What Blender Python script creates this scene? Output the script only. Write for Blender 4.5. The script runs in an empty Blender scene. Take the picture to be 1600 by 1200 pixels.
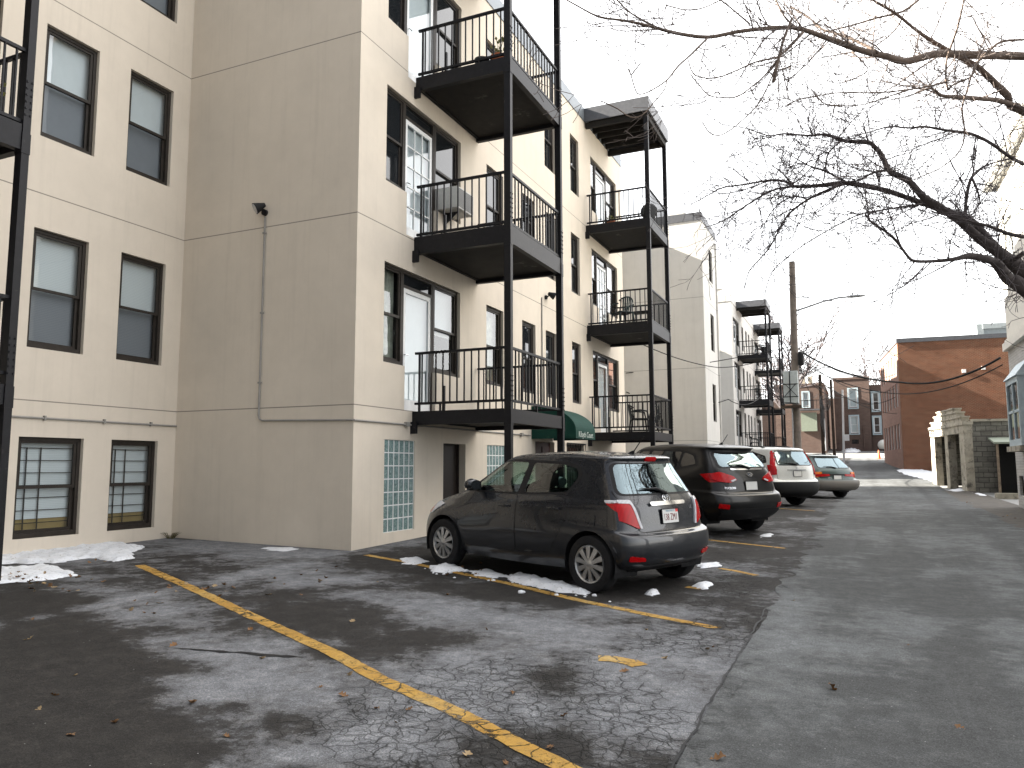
import bpy, bmesh, math, random
import numpy as np
from mathutils import Vector, Matrix
from mathutils.bvhtree import BVHTree
from mathutils.geometry import delaunay_2d_cdt
from math import radians as RAD, sin, cos, pi, sqrt, hypot, atan2

random.seed(7)
SC = bpy.context.scene
COL = SC.collection

# ------------------------------------------------------------------ object helpers
ORG = {}                                   # origin of each thing, world space

def props(o, label=None, cat=None, group=None, kind=None):
    if label: o['label'] = label
    if cat: o['category'] = cat
    if group: o['group'] = group
    if kind: o['kind'] = kind
    return o

def thing(name, label, cat, loc=(0, 0, 0), rz=0.0, group=None):
    o = bpy.data.objects.new(name, None)
    o.empty_display_size = 0.2
    COL.objects.link(o)
    o.location = loc
    o.rotation_euler = (0, 0, rz)
    props(o, label, cat, group)
    ORG[o.name] = Vector(loc)
    return o

class MB:
    """collects geometry for ONE mesh object"""
    def __init__(self):
        self.v = []; self.f = []
    def add(self, vs, fs):
        n = len(self.v)
        self.v.extend([tuple(p) for p in vs])
        self.f.extend([tuple(i + n for i in f) for f in fs])
        return self
    def box(self, x0, x1, y0, y1, z0, z1):
        vs = [(x, y, z) for z in (z0, z1) for y in (y0, y1) for x in (x0, x1)]
        return self.add(vs, [(0, 2, 3, 1), (4, 5, 7, 6), (0, 1, 5, 4), (2, 6, 7, 3), (0, 4, 6, 2), (1, 3, 7, 5)])
    def bbox(self, x0, x1, y0, y1, z0, z1, b=0.01):
        """box with bevelled edges"""
        bm = bmesh.new()
        bmesh.ops.create_cube(bm, size=1.0)
        for v in bm.verts:
            v.co = ((x0 + x1) / 2 + v.co.x * (x1 - x0), (y0 + y1) / 2 + v.co.y * (y1 - y0), (z0 + z1) / 2 + v.co.z * (z1 - z0))
        bmesh.ops.bevel(bm, geom=bm.edges[:], offset=b, segments=2, profile=0.5, affect='EDGES')
        bm.verts.index_update()
        self.add([v.co[:] for v in bm.verts], [[v.index for v in f.verts] for f in bm.faces])
        bm.free()
        return self
    def quad(self, a, b, c, d):
        return self.add([a, b, c, d], [(0, 1, 2, 3)])
    def bar(self, p, q, w, h=None, up=(0, 0, 1)):
        h = h or w
        p = Vector(p); q = Vector(q); d = (q - p).normalized()
        u = Vector(up)
        if abs(d.dot(u)) > 0.98: u = Vector((1, 0, 0))
        s = d.cross(u).normalized(); u = s.cross(d).normalized()
        vs = []
        for c in (p, q):
            for a, b in ((-1, -1), (1, -1), (1, 1), (-1, 1)):
                vs.append(c + s * (a * w / 2) + u * (b * h / 2))
        return self.add(vs, [(3, 2, 1, 0), (4, 5, 6, 7), (0, 1, 5, 4), (1, 2, 6, 5), (2, 3, 7, 6), (3, 0, 4, 7)])
    def tube(self, pts, rad, n=8, cap=True):
        pts = [Vector(p) for p in pts]
        m = len(pts)
        if not hasattr(rad, '__len__'): rad = [rad] * m
        ref = None; vs = []
        for i in range(m):
            d = (pts[min(i + 1, m - 1)] - pts[max(i - 1, 0)])
            if d.length < 1e-9: d = Vector((0, 0, 1))
            d.normalize()
            if ref is None:
                ref = Vector((0, 0, 1)) if abs(d.z) < 0.9 else Vector((1, 0, 0))
            s = d.cross(ref)
            if s.length < 1e-6: s = d.orthogonal()
            s.normalize(); u = s.cross(d).normalized(); ref = u
            for k in range(n):
                a = 2 * pi * k / n
                vs.append(pts[i] + (s * cos(a) + u * sin(a)) * rad[i])
        fs = []
        for i in range(m - 1):
            for k in range(n):
                k2 = (k + 1) % n
                fs.append((i * n + k, i * n + k2, (i + 1) * n + k2, (i + 1) * n + k))
        if cap:
            fs.append(tuple(range(n - 1, -1, -1)))
            fs.append(tuple((m - 1) * n + k for k in range(n)))
        return self.add(vs, fs)
    def lathe(self, prof, n=32, axis='z', c=(0, 0, 0), closed=False):
        """prof: (radius, height) pairs"""
        vs = []; m = len(prof)
        for r, h in prof:
            for k in range(n):
                a = 2 * pi * k / n
                if axis == 'z': p = (r * cos(a), r * sin(a), h)
                elif axis == 'y': p = (r * cos(a), h, r * sin(a))
                else: p = (h, r * cos(a), r * sin(a))
                vs.append((p[0] + c[0], p[1] + c[1], p[2] + c[2]))
        fs = []
        for i in range(m if closed else m - 1):
            i2 = (i + 1) % m
            for k in range(n):
                k2 = (k + 1) % n
                fs.append((i * n + k, i * n + k2, i2 * n + k2, i2 * n + k))
        return self.add(vs, fs)
    def prism(self, poly, fn, t):
        """poly 2D points; fn(u, v, w) -> 3D; thickness t"""
        n = len(poly)
        vs = [fn(u, v, 0) for u, v in poly] + [fn(u, v, t) for u, v in poly]
        fs = [tuple(range(n - 1, -1, -1)), tuple(range(n, 2 * n))]
        for i in range(n):
            j = (i + 1) % n
            fs.append((i, j, n + j, n + i))
        return self.add(vs, fs)
    def mesh(self, name, mat, org=None, smooth=False, sharp=40):
        me = bpy.data.meshes.new(name)
        vs = self.v
        if org is not None:
            vs = [(p[0] - org[0], p[1] - org[1], p[2] - org[2]) for p in vs]
        me.from_pydata(vs, [], self.f)
        if smooth:
            me.shade_smooth()
            if sharp < 180: me.set_sharp_from_angle(angle=RAD(sharp))
        if mat: me.materials.append(mat)
        me.update()
        return me
    def build(self, name, mat, parent=None, smooth=False, sharp=40, world=True, fixn=False):
        """verts in world space (world=True) or in the thing's own space"""
        org = None
        if parent is not None and world:
            r = parent
            while r.parent: r = r.parent
            org = ORG[r.name]
        me = self.mesh(name, mat, org, smooth, sharp)
        if fixn:
            bm = bmesh.new(); bm.from_mesh(me)
            bmesh.ops.recalc_face_normals(bm, faces=bm.faces[:])
            bm.to_mesh(me); bm.free()
        return put(name, me, parent)

def put(name, me, parent=None):
    o = bpy.data.objects.new(name, me)
    COL.objects.link(o)
    if parent is not None: o.parent = parent
    return o

def solo(mb, name, mat, label, cat, group=None, smooth=False, kind=None, base=None, sharp=40):
    """a thing that is one mesh, origin at its base"""
    vs = np.array(mb.v)
    b = base or (float(vs[:, 0].mean()), float(vs[:, 1].mean()), float(vs[:, 2].min()))
    o = put(name, mb.mesh(name, mat, b, smooth, sharp))
    o.location = b
    return props(o, label, cat, group, kind)

def copy_tree(o, parent=None):
    c = o.copy(); COL.objects.link(c)
    if parent is not None: c.parent = parent
    for ch in list(o.children): copy_tree(ch, c)
    return c

_txt = {}
def text_mb(s, size, fn, depth=0.004, stretch=1.0):
    """lettering as geometry: fn(u, v, w) -> 3D"""
    cu = bpy.data.curves.new('lettering', 'FONT')
    cu.body = s; cu.size = size; cu.extrude = depth / 2; cu.align_x = 'CENTER'; cu.resolution_u = 2
    ob = bpy.data.objects.new('lettering', cu)
    COL.objects.link(ob)
    dg = bpy.context.evaluated_depsgraph_get()
    me = bpy.data.meshes.new_from_object(ob.evaluated_get(dg))
    mb = MB()
    mb.add([fn(v.co.x * stretch, v.co.y, v.co.z + depth / 2) for v in me.vertices], [tuple(p.vertices) for p in me.polygons])
    bpy.data.objects.remove(ob); bpy.data.curves.remove(cu); bpy.data.meshes.remove(me)
    return mb

# ------------------------------------------------------------------ the ground
GY = [-60, -30, 0, 9, 15, 22, 33, 45, 62, 75, 90, 130, 400]
GP = [-.8, -.45, 0, .14, .24, .35, .47, .85, 1.55, 2.4, 3.4, 4.0, 5.0]
CAMH = 1.6
def gz(x, y):
    z = 0.0
    for d, w in ((-1.5, .25), (0, .5), (1.5, .25)):
        z += w * float(np.interp(y + d, GY, GP))
    return -CAMH + z - 0.019 * max(-16.0, min(x, 0))
TREE1 = [
[(2.166, 11.390, 5.276, 0.054), (1.755, 11.099, 5.232, 0.049), (1.381, 10.825, 5.196, 0.049), (1.111, 10.598, 5.152, 0.046), (0.915, 10.411, 5.052, 0.044), (0.702, 10.216, 4.953, 0.041), (0.505, 10.016, 4.963, 0.039), (0.256, 9.792, 4.972, 0.035), (-0.020, 9.551, 5.026, 0.032), (-0.223, 9.346, 5.055, 0.028), (-0.421, 9.144, 5.074, 0.024), (-0.588, 9.015, 5.061, 0.022), (-0.821, 8.860, 5.019, 0.022), (-1.080, 8.644, 4.927, 0.022), (-1.354, 8.423, 4.814, 0.020), (-1.623, 8.194, 4.795, 0.018), (-1.814, 7.997, 4.796, 0.016), (-1.981, 7.812, 4.796, 0.014), (-2.163, 7.621, 4.780, 0.012), (-2.334, 7.436, 4.757, 0.010), (-2.514, 7.237, 4.820, 0.007), (-2.778, 6.993, 4.946, 0.005)],
[(-1.845, 7.981, 4.817, 0.011), (-2.145, 8.034, 5.089, 0.009), (-2.354, 8.125, 5.390, 0.008)],
[(-1.354, 8.423, 4.814, 0.012), (-1.505, 8.169, 4.514, 0.011), (-1.620, 8.028, 4.337, 0.009), (-1.721, 7.896, 4.134, 0.008), (-1.853, 7.796, 4.008, 0.007), (-1.949, 7.706, 3.936, 0.006), (-1.992, 7.631, 3.939, 0.005), (-2.021, 7.546, 4.083, 0.005), (-2.054, 7.521, 4.170, 0.003)],
[(-2.021, 7.546, 4.083, 0.004), (-1.873, 7.489, 4.197, 0.003)],
[(-1.721, 7.896, 4.134, 0.006), (-1.730, 7.799, 3.983, 0.006), (-1.837, 7.716, 3.811, 0.005), (-1.936, 7.633, 3.667, 0.005), (-2.047, 7.585, 3.648, 0.004), (-2.139, 7.429, 3.689, 0.004), (-2.299, 7.347, 3.775, 0.003)],
[(-0.455, 9.129, 5.074, 0.013), (-0.591, 9.153, 5.281, 0.011), (-0.692, 9.185, 5.567, 0.010)],
[(0.411, 9.864, 4.957, 0.019), (0.195, 9.959, 5.197, 0.018), (-0.089, 10.025, 5.428, 0.016), (-0.199, 10.075, 5.516, 0.014), (-0.366, 10.084, 5.737, 0.012), (-0.568, 10.081, 5.927, 0.010)],
[(-0.389, 9.163, 5.037, 0.017), (-0.527, 9.016, 4.819, 0.016), (-0.612, 8.884, 4.678, 0.015), (-0.672, 8.757, 4.582, 0.011), (-0.875, 8.568, 4.480, 0.009), (-1.043, 8.398, 4.344, 0.008), (-1.264, 8.204, 4.204, 0.007), (-1.448, 8.013, 4.189, 0.005), (-1.503, 7.968, 4.360, 0.004)],
[(-0.612, 8.884, 4.678, 0.011), (-0.794, 8.726, 4.381, 0.009), (-0.920, 8.579, 4.210, 0.008), (-1.063, 8.423, 4.050, 0.007), (-1.205, 8.360, 4.043, 0.006), (-1.330, 8.196, 4.017, 0.006), (-1.438, 8.132, 4.149, 0.005), (-1.492, 7.991, 4.202, 0.003)],
[(-0.685, 8.869, 4.526, 0.008), (-0.839, 8.737, 4.115, 0.007), (-1.015, 8.578, 3.856, 0.006), (-1.238, 8.498, 3.679, 0.005), (-1.352, 8.340, 3.650, 0.004), (-1.430, 8.290, 3.777, 0.003)],
[(-0.475, 8.691, 4.969, 0.014), (-0.564, 8.574, 4.687, 0.015), (-0.617, 8.470, 4.424, 0.016), (-0.679, 8.369, 4.111, 0.017)],
[(2.218, 11.917, 4.748, 0.054), (2.011, 11.695, 4.907, 0.047), (1.808, 11.474, 5.070, 0.040), (1.608, 11.257, 5.205, 0.036), (1.422, 11.160, 5.314, 0.031), (1.224, 10.953, 5.385, 0.027), (1.030, 10.747, 5.455, 0.023), (0.841, 10.540, 5.546, 0.018), (0.692, 10.353, 5.626, 0.016), (0.544, 10.171, 5.671, 0.014), (0.294, 9.936, 5.770, 0.010)],
[(2.143, 11.875, 4.817, 0.035), (1.873, 11.534, 4.801, 0.032), (1.610, 11.203, 4.732, 0.029), (1.356, 10.877, 4.654, 0.026), (1.112, 10.555, 4.583, 0.020), (0.996, 10.388, 4.622, 0.012), (0.732, 10.175, 4.481, 0.008), (0.476, 9.961, 4.380, 0.005)],
[(1.377, 10.118, 5.562, 0.012), (1.292, 10.120, 5.220, 0.013), (1.209, 10.218, 5.008, 0.014), (1.160, 10.213, 4.855, 0.013), (1.142, 10.232, 4.624, 0.012), (1.164, 10.257, 4.501, 0.010)],
[(1.141, 10.235, 4.601, 0.010), (0.931, 10.042, 4.499, 0.010), (0.720, 9.951, 4.462, 0.009), (0.366, 9.691, 4.377, 0.008), (-0.047, 9.400, 4.330, 0.007), (-0.284, 9.193, 4.245, 0.006), (-0.449, 9.018, 4.162, 0.005), (-0.619, 8.951, 4.075, 0.004)],
[(0.720, 9.951, 4.462, 0.007), (0.502, 9.757, 4.339, 0.007), (0.220, 9.536, 4.195, 0.006), (-0.054, 9.415, 4.181, 0.005), (-0.220, 9.230, 4.172, 0.004), (-0.328, 9.164, 4.319, 0.004)],
[(2.132, 11.142, 5.380, 0.013), (1.852, 10.915, 5.302, 0.016), (1.682, 10.748, 5.129, 0.016), (1.514, 10.586, 4.919, 0.014), (1.434, 10.464, 4.712, 0.013), (1.224, 10.276, 4.570, 0.012), (1.164, 10.257, 4.501, 0.009)],
[(1.434, 10.464, 4.712, 0.012), (1.360, 10.349, 4.470, 0.012), (1.302, 10.345, 4.278, 0.012), (1.304, 10.272, 3.966, 0.010), (1.244, 10.272, 3.738, 0.008), (1.015, 10.087, 3.495, 0.006), (0.663, 9.947, 3.338, 0.004)],
[(0.940, 10.649, 5.946, 0.018), (0.739, 10.471, 5.740, 0.015), (0.434, 10.240, 5.603, 0.012), (0.134, 10.012, 5.450, 0.010), (-0.159, 9.786, 5.316, 0.008), (-0.361, 9.602, 5.167, 0.005)],
[(0.752, 10.481, 5.708, 0.011), (0.648, 10.352, 5.466, 0.008), (0.414, 10.166, 5.212, 0.007), (0.117, 9.940, 5.064, 0.006), (-0.243, 9.680, 4.950, 0.004)],
[(-1.261, 8.515, 5.327, 0.007), (-1.101, 8.604, 5.181, 0.008), (-0.929, 8.701, 5.014, 0.009)],
[(-1.758, 8.095, 5.115, 0.004), (-1.531, 8.308, 5.116, 0.005), (-1.332, 8.494, 5.233, 0.006), (-1.174, 8.657, 5.395, 0.007)],
[(0.116, 9.729, 4.973, 0.008), (0.280, 9.721, 4.729, 0.006), (0.206, 9.699, 4.630, 0.006), (-0.028, 9.500, 4.490, 0.005), (-0.178, 9.428, 4.528, 0.004)]]
TREE2 = [
[(2.241, 12.824, 2.741, 0.110), (2.065, 12.727, 2.896, 0.096), (1.881, 12.624, 3.060, 0.082), (1.695, 12.629, 3.244, 0.071), (1.455, 12.491, 3.502, 0.062), (1.263, 12.493, 3.691, 0.058), (1.057, 12.384, 3.830, 0.056), (0.976, 12.338, 3.905, 0.051), (0.823, 12.351, 4.145, 0.045), (0.662, 12.374, 4.277, 0.043), (0.562, 12.320, 4.352, 0.040), (0.489, 12.368, 4.600, 0.036), (0.383, 12.303, 4.742, 0.033), (0.315, 12.267, 4.790, 0.031), (-0.006, 12.225, 4.861, 0.029), (-0.178, 12.139, 4.929, 0.024), (-0.309, 12.077, 4.958, 0.020), (-0.485, 11.999, 4.939, 0.015), (-0.842, 11.940, 5.012, 0.013), (-1.065, 11.843, 4.984, 0.010), (-1.370, 11.692, 5.100, 0.007), (-1.737, 11.626, 5.194, 0.004)],
[(2.210, 12.729, 2.491, 0.100), (2.034, 12.637, 2.600, 0.086), (1.915, 12.459, 2.719, 0.072), (1.838, 12.412, 2.826, 0.063), (1.702, 12.238, 2.844, 0.051), (1.501, 12.142, 2.889, 0.042), (1.285, 11.943, 2.819, 0.029), (1.043, 11.837, 2.793, 0.022), (0.794, 11.617, 2.768, 0.020), (0.702, 11.568, 2.837, 0.018), (0.526, 11.351, 3.068, 0.016), (0.283, 11.219, 3.258, 0.014), (0.199, 11.062, 3.338, 0.009)],
[(2.017, 12.699, 2.951, 0.059), (1.837, 12.802, 3.255, 0.056), (1.692, 12.819, 3.499, 0.054), (1.540, 12.842, 3.662, 0.052), (1.327, 12.739, 3.719, 0.045), (1.125, 12.743, 3.847, 0.043), (0.997, 12.680, 3.895, 0.041), (0.790, 12.682, 4.016, 0.039), (0.531, 12.554, 4.113, 0.039), (0.229, 12.515, 4.226, 0.038), (-0.035, 12.497, 4.302, 0.035), (-0.305, 12.379, 4.273, 0.032), (-0.534, 12.385, 4.291, 0.028), (-0.759, 12.283, 4.291, 0.023), (-0.898, 12.317, 4.407, 0.019), (-1.124, 12.213, 4.417, 0.016), (-1.457, 12.176, 4.395, 0.013), (-1.780, 12.036, 4.346, 0.011), (-1.968, 11.963, 4.247, 0.009), (-2.222, 11.972, 4.141, 0.006)],
[(-0.036, 12.498, 4.292, 0.024), (-0.261, 12.301, 4.169, 0.021), (-0.561, 12.184, 4.016, 0.019), (-0.802, 11.991, 3.790, 0.016), (-0.924, 11.956, 3.618, 0.014), (-1.012, 11.832, 3.397, 0.012), (-1.125, 11.804, 3.207, 0.011), (-1.252, 11.658, 3.020, 0.009), (-1.389, 11.616, 2.851, 0.008), (-1.462, 11.613, 2.597, 0.005)],
[(-0.714, 12.303, 4.291, 0.018), (-0.978, 12.083, 4.217, 0.016), (-1.206, 11.992, 4.110, 0.014), (-1.470, 11.788, 3.892, 0.012), (-1.745, 11.687, 3.700, 0.010), (-1.998, 11.478, 3.564, 0.006)],
[(-0.561, 12.184, 4.016, 0.013), (-0.715, 12.215, 4.099, 0.012), (-0.896, 12.140, 4.041, 0.011), (-1.064, 12.188, 3.928, 0.010), (-1.191, 12.156, 3.712, 0.007), (-1.278, 12.154, 3.398, 0.005)],
[(0.987, 12.571, 3.843, 0.015), (0.714, 12.239, 3.739, 0.014), (0.453, 12.021, 3.660, 0.013), (0.197, 11.804, 3.583, 0.012), (-0.015, 11.612, 3.461, 0.010), (-0.309, 11.393, 3.260, 0.009), (-0.557, 11.193, 3.071, 0.008), (-0.759, 11.013, 2.886, 0.007), (-0.969, 10.941, 2.694, 0.006), (-1.047, 10.819, 2.495, 0.005), (-1.096, 10.819, 2.304, 0.003)],
[(1.553, 12.740, 3.639, 0.025), (1.595, 12.836, 3.926, 0.025), (1.649, 12.832, 4.161, 0.024), (1.697, 12.843, 4.255, 0.020), (1.803, 12.986, 4.387, 0.016), (1.982, 13.055, 4.482, 0.012), (2.266, 13.281, 4.587, 0.009), (2.445, 13.353, 4.663, 0.006)],
[(1.687, 12.843, 4.217, 0.019), (1.740, 12.784, 3.984, 0.014), (1.750, 12.805, 3.844, 0.011), (1.669, 12.678, 3.672, 0.007)],
[(2.269, 12.447, 4.190, 0.027), (2.071, 12.342, 4.315, 0.024), (1.891, 12.348, 4.518, 0.023), (1.706, 12.356, 4.678, 0.022), (1.541, 12.276, 4.724, 0.021), (1.305, 12.271, 4.804, 0.018), (1.055, 12.152, 4.851, 0.016), (0.851, 12.168, 4.877, 0.013), (0.598, 12.051, 4.896, 0.011), (0.343, 12.050, 4.865, 0.008), (-0.004, 11.905, 4.773, 0.006)],
[(2.182, 12.311, 3.123, 0.029), (1.983, 12.217, 3.167, 0.026), (1.803, 12.232, 3.286, 0.022), (1.563, 12.116, 3.357, 0.018), (1.336, 12.112, 3.452, 0.013), (1.063, 12.085, 3.575, 0.009)],
[(0.544, 12.313, 4.343, 0.020), (0.361, 12.235, 4.306, 0.017), (0.186, 12.272, 4.249, 0.014), (0.009, 12.306, 4.219, 0.012)],
[(-0.049, 12.205, 4.862, 0.014), (-0.233, 12.142, 4.690, 0.013), (-0.289, 12.247, 4.517, 0.012), (-0.326, 12.257, 4.295, 0.009)],
[(-0.224, 12.146, 4.690, 0.012), (-0.370, 12.192, 4.682, 0.011), (-0.471, 12.177, 4.421, 0.009), (-0.647, 12.233, 4.206, 0.007), (-0.882, 12.177, 3.778, 0.005)],
[(-0.034, 12.495, 4.331, 0.016), (-0.298, 12.464, 4.516, 0.013), (-0.550, 12.445, 4.654, 0.010), (-0.744, 12.342, 4.783, 0.007)],
[(-0.758, 12.282, 4.301, 0.016), (-0.919, 12.292, 4.536, 0.012), (-1.068, 12.211, 4.655, 0.008)],
[(0.315, 12.267, 4.790, 0.015), (0.280, 12.231, 4.961, 0.011), (0.251, 12.202, 5.104, 0.007)],
[(-0.441, 12.019, 4.939, 0.011), (-0.506, 12.070, 5.195, 0.008), (-0.426, 12.084, 5.388, 0.005)],
[(2.151, 12.216, 2.877, 0.031), (2.088, 12.302, 2.843, 0.029), (2.025, 12.387, 2.817, 0.027)]]
STAINS_SHADE = [(-4.247, 4.493, 0.502, 0.246, -0.801, 0.833, -0.900), (-7.467, 5.925, 0.421, 0.213, -0.544, 0.424, -0.600), (-6.406, 5.442, 0.324, 0.163, -0.359, 0.300, -0.600), (-5.948, 7.855, 0.552, 0.284, -0.365, 0.478, -0.800), (-4.595, 7.180, 0.548, 0.278, -0.353, 0.549, -0.900), (-3.412, 6.944, 0.618, 0.309, -0.282, 0.574, -0.900), (-2.432, 6.625, 0.461, 0.230, -0.180, 0.494, -0.800), (-2.532, 4.585, 0.566, 0.274, -0.455, 0.821, -0.700), (-2.625, 3.728, 0.449, 0.216, -0.283, 0.397, -0.600), (-9.781, 9.023, 1.304, 0.690, -0.573, 0.523, -0.700), (-8.066, 9.108, 0.580, 0.304, -0.342, 0.384, -0.600), (-1.530, 4.998, 0.715, 0.347, -0.509, 1.690, -0.750), (-1.385, 6.758, 0.541, 0.267, -0.121, 0.610, -0.600), (-1.829, 8.013, 0.472, 0.237, -0.114, 0.510, -0.500), (-5.116, 3.718, 0.548, 0.267, -3.952, 2.794, 0.800), (-7.290, 4.935, 0.638, 0.319, -1.682, 1.114, 0.700), (-4.835, 6.007, 0.591, 0.295, -0.429, 0.528, 0.700), (-3.470, 5.727, 0.528, 0.261, -0.218, 0.356, 0.800), (-4.475, 4.290, 0.453, 0.221, -0.158, 0.148, 1.000), (-3.794, 5.030, 0.159, 0.078, -0.118, 0.155, 1.200), (-2.026, 5.224, 0.186, 0.090, -0.140, 0.364, 1.600), (-2.691, 8.144, 1.251, 0.634, -0.143, 0.436, 0.600), (-3.211, 3.669, 0.300, 0.144, -0.235, 0.263, 0.600), (-3.648, 8.077, 0.968, 0.493, -0.240, 0.531, 0.700), (-2.394, 9.175, 0.962, 0.489, -0.138, 0.540, 0.600), (-1.622, 4.004, 0.341, 0.164, -0.145, 0.360, 0.500), (-6.760, 6.713, 0.699, 0.357, -0.450, 0.441, 0.600), (-6.822, 9.606, 0.999, 0.523, -0.330, 0.464, 0.600), (-1.176, 6.624, 0.191, 0.094, -0.053, 0.310, 0.500), (-3.643, 3.239, 0.507, 0.244, -0.546, 0.471, 0.500), (-1.799, 12.235, 0.439, 0.229, -0.087, 0.609, 0.700), (-2.373, 12.762, 0.557, 0.294, -0.092, 0.501, 0.600), (-2.457, 21.427, 0.914, 0.534, -0.168, 1.499, 0.300)]  # wet and dry patches, plus painted shadow under the hatchback
ROADSTAINS = [(0.395, 12.794, 0.298, 0.110, 0.026, 0.696, 1.000), (-0.531, 14.685, 0.609, 0.311, -0.020, 0.629, 0.700), (-0.589, 13.527, 0.467, 0.247, -0.017, 0.439, 0.600), (0.935, 10.075, 0.258, 0.101, 0.801, 7.883, 0.300), (-0.173, 9.624, 0.262, 0.122, -0.009, 0.924, 0.300), (-0.054, 6.019, 0.241, 0.104, 0.001, 0.235, 0.350), (0.433, 8.148, 0.266, 0.107, 0.051, 0.801, -0.300), (0.865, 11.506, 0.298, 0.113, 0.051, 0.610, -0.300), (-0.736, 8.219, 0.230, 0.115, -0.203, 2.477, -0.350), (-0.243, 7.084, 0.578, 0.256, -0.005, 0.187, -0.250)]
CRACKS = [(-2.488, 4.681, 0.727, 0.352, -0.646, 1.212, 1.000), (-2.497, 3.789, 0.579, 0.278, -0.373, 0.560, 1.000), (-1.336, 6.782, 0.641, 0.317, -0.143, 0.749, 1.000), (-1.786, 4.735, 0.512, 0.247, -0.304, 0.814, 1.000), (-1.205, 4.410, 0.392, 0.188, -0.142, 0.537, 1.000), (-1.684, 10.314, 0.446, 0.229, -0.411, 2.594, 1.000)]
LINE_A = [(-8.889, 7.546), (-6.950, 6.616), (-5.223, 5.751), (-4.463, 5.383), (-3.828, 5.076), (-3.053, 4.624), (-2.642, 4.445), (-2.268, 4.268), (-1.814, 4.012), (-1.442, 3.814), (-0.978, 3.556)]
LINE_B = [(-6.801, 9.771), (-5.820, 9.412), (-4.745, 8.913), (-3.834, 8.488), (-2.842, 7.949), (-2.051, 7.593), (-1.637, 7.421), (-1.246, 7.269)]
LINE_C = [(-1.909, 5.833), (-1.793, 5.870), (-1.658, 5.838), (-1.566, 5.768)]
LINE_D = [(-1.942, 9.262), (-1.763, 9.215)]
LINE_E = [(-1.818, 10.896), (-1.589, 10.768), (-1.297, 10.512)]
SNOW = {'a': [(-11.691, 7.191), (-11.795, 8.123), (-11.484, 8.655), (-11.027, 8.995), (-10.420, 8.949), (-9.975, 8.255), (-9.517, 8.040), (-9.471, 7.638), (-10.107, 7.729), (-10.045, 7.203), (-10.455, 6.857), (-10.781, 6.558)], 'b': [(-10.417, 6.499), (-10.060, 6.685), (-9.980, 6.976), (-9.212, 6.829), (-8.878, 6.610), (-8.811, 6.330), (-8.972, 6.049), (-9.211, 5.689)], 'c': [(-5.364, 9.128), (-5.395, 9.565), (-5.138, 9.500), (-4.852, 9.149), (-4.915, 8.882), (-5.149, 8.877)], 'd': [(-4.131, 8.951), (-4.047, 9.159), (-3.630, 8.995), (-3.209, 8.759), (-2.842, 8.488), (-2.832, 8.236), (-3.198, 8.306), (-3.682, 8.518), (-3.978, 8.713)], 'e': [(-2.269, 8.692), (-2.277, 8.955), (-2.200, 8.948), (-2.115, 8.684), (-2.170, 8.530)], 'f': [(-1.851, 9.403), (-1.823, 9.661), (-1.715, 9.568), (-1.676, 9.259), (-1.762, 9.170)], 'h': [(-2.172, 11.169), (-1.918, 11.507), (-1.857, 11.132), (-2.054, 10.774)], 'i': [(-6.115, 9.679), (-6.004, 9.884), (-5.661, 9.631), (-5.618, 9.251), (-5.867, 9.320)], 'j': [(-4.730, 9.152), (-4.615, 9.392), (-4.171, 9.040), (-4.211, 8.749), (-4.517, 8.862)], 'k': [(-1.857, 15.549), (-1.626, 15.801), (-1.601, 15.321), (-1.783, 15.104)], 'l': [(-8.760, 9.739), (-8.548, 9.942), (-8.176, 9.960), (-8.101, 9.570), (-8.451, 9.469)], 'm': [(1.999, 55.459), (3.307, 59.131), (3.910, 53.007), (3.204, 43.760), (2.853, 46.171), (2.285, 50.000)], 'n': [(3.277, 36.486), (3.766, 37.904), (3.765, 36.146), (3.272, 35.241)], 'o': [(3.897, 34.961), (4.152, 34.250), (4.145, 32.761), (3.890, 33.125)], 'p': [(-1.714, 85.113), (-0.918, 89.369), (-0.001, 85.406), (-0.403, 81.588), (-1.420, 81.401)]}
LEAVES = [(-3.258, 3.392), (-1.946, 3.735), (-2.593, 4.212), (-5.105, 4.686), (-6.534, 5.476), (-6.352, 5.469), (-6.224, 5.469), (-4.201, 4.709), (-4.774, 3.455), (-6.565, 7.538), (-4.346, 6.039), (-1.591, 4.019), (-1.636, 5.587), (-1.205, 6.496), (-1.169, 6.582), (-0.752, 4.232), (-6.319, 4.318), (-4.006, 3.286), (-6.785, 6.930), (-6.819, 6.819), (-6.792, 6.697), (-6.538, 6.826), (-5.924, 6.708), (-6.904, 5.819), (-6.653, 5.762), (-6.592, 5.865), (-9.382, 6.087), (-9.153, 6.054), (-9.272, 6.248), (-9.042, 6.212), (-9.050, 5.912), (-9.316, 5.970), (-8.922, 5.978), (-9.807, 7.601), (-9.586, 7.578), (-9.670, 7.399), (-2.155, 4.768), (-1.443, 6.062), (-1.704, 4.515), (-3.365, 4.331), (-2.543, 3.991), (-3.873, 3.725), (-4.053, 3.042), (-4.610, 3.238), (-4.949, 5.375), (-5.618, 6.864), (-5.337, 7.914), (-4.196, 7.586), (-3.094, 6.297), (-1.816, 6.931), (0.448, 5.287), (-0.250, 5.767), (-0.730, 8.939), (0.287, 7.320)]
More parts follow.
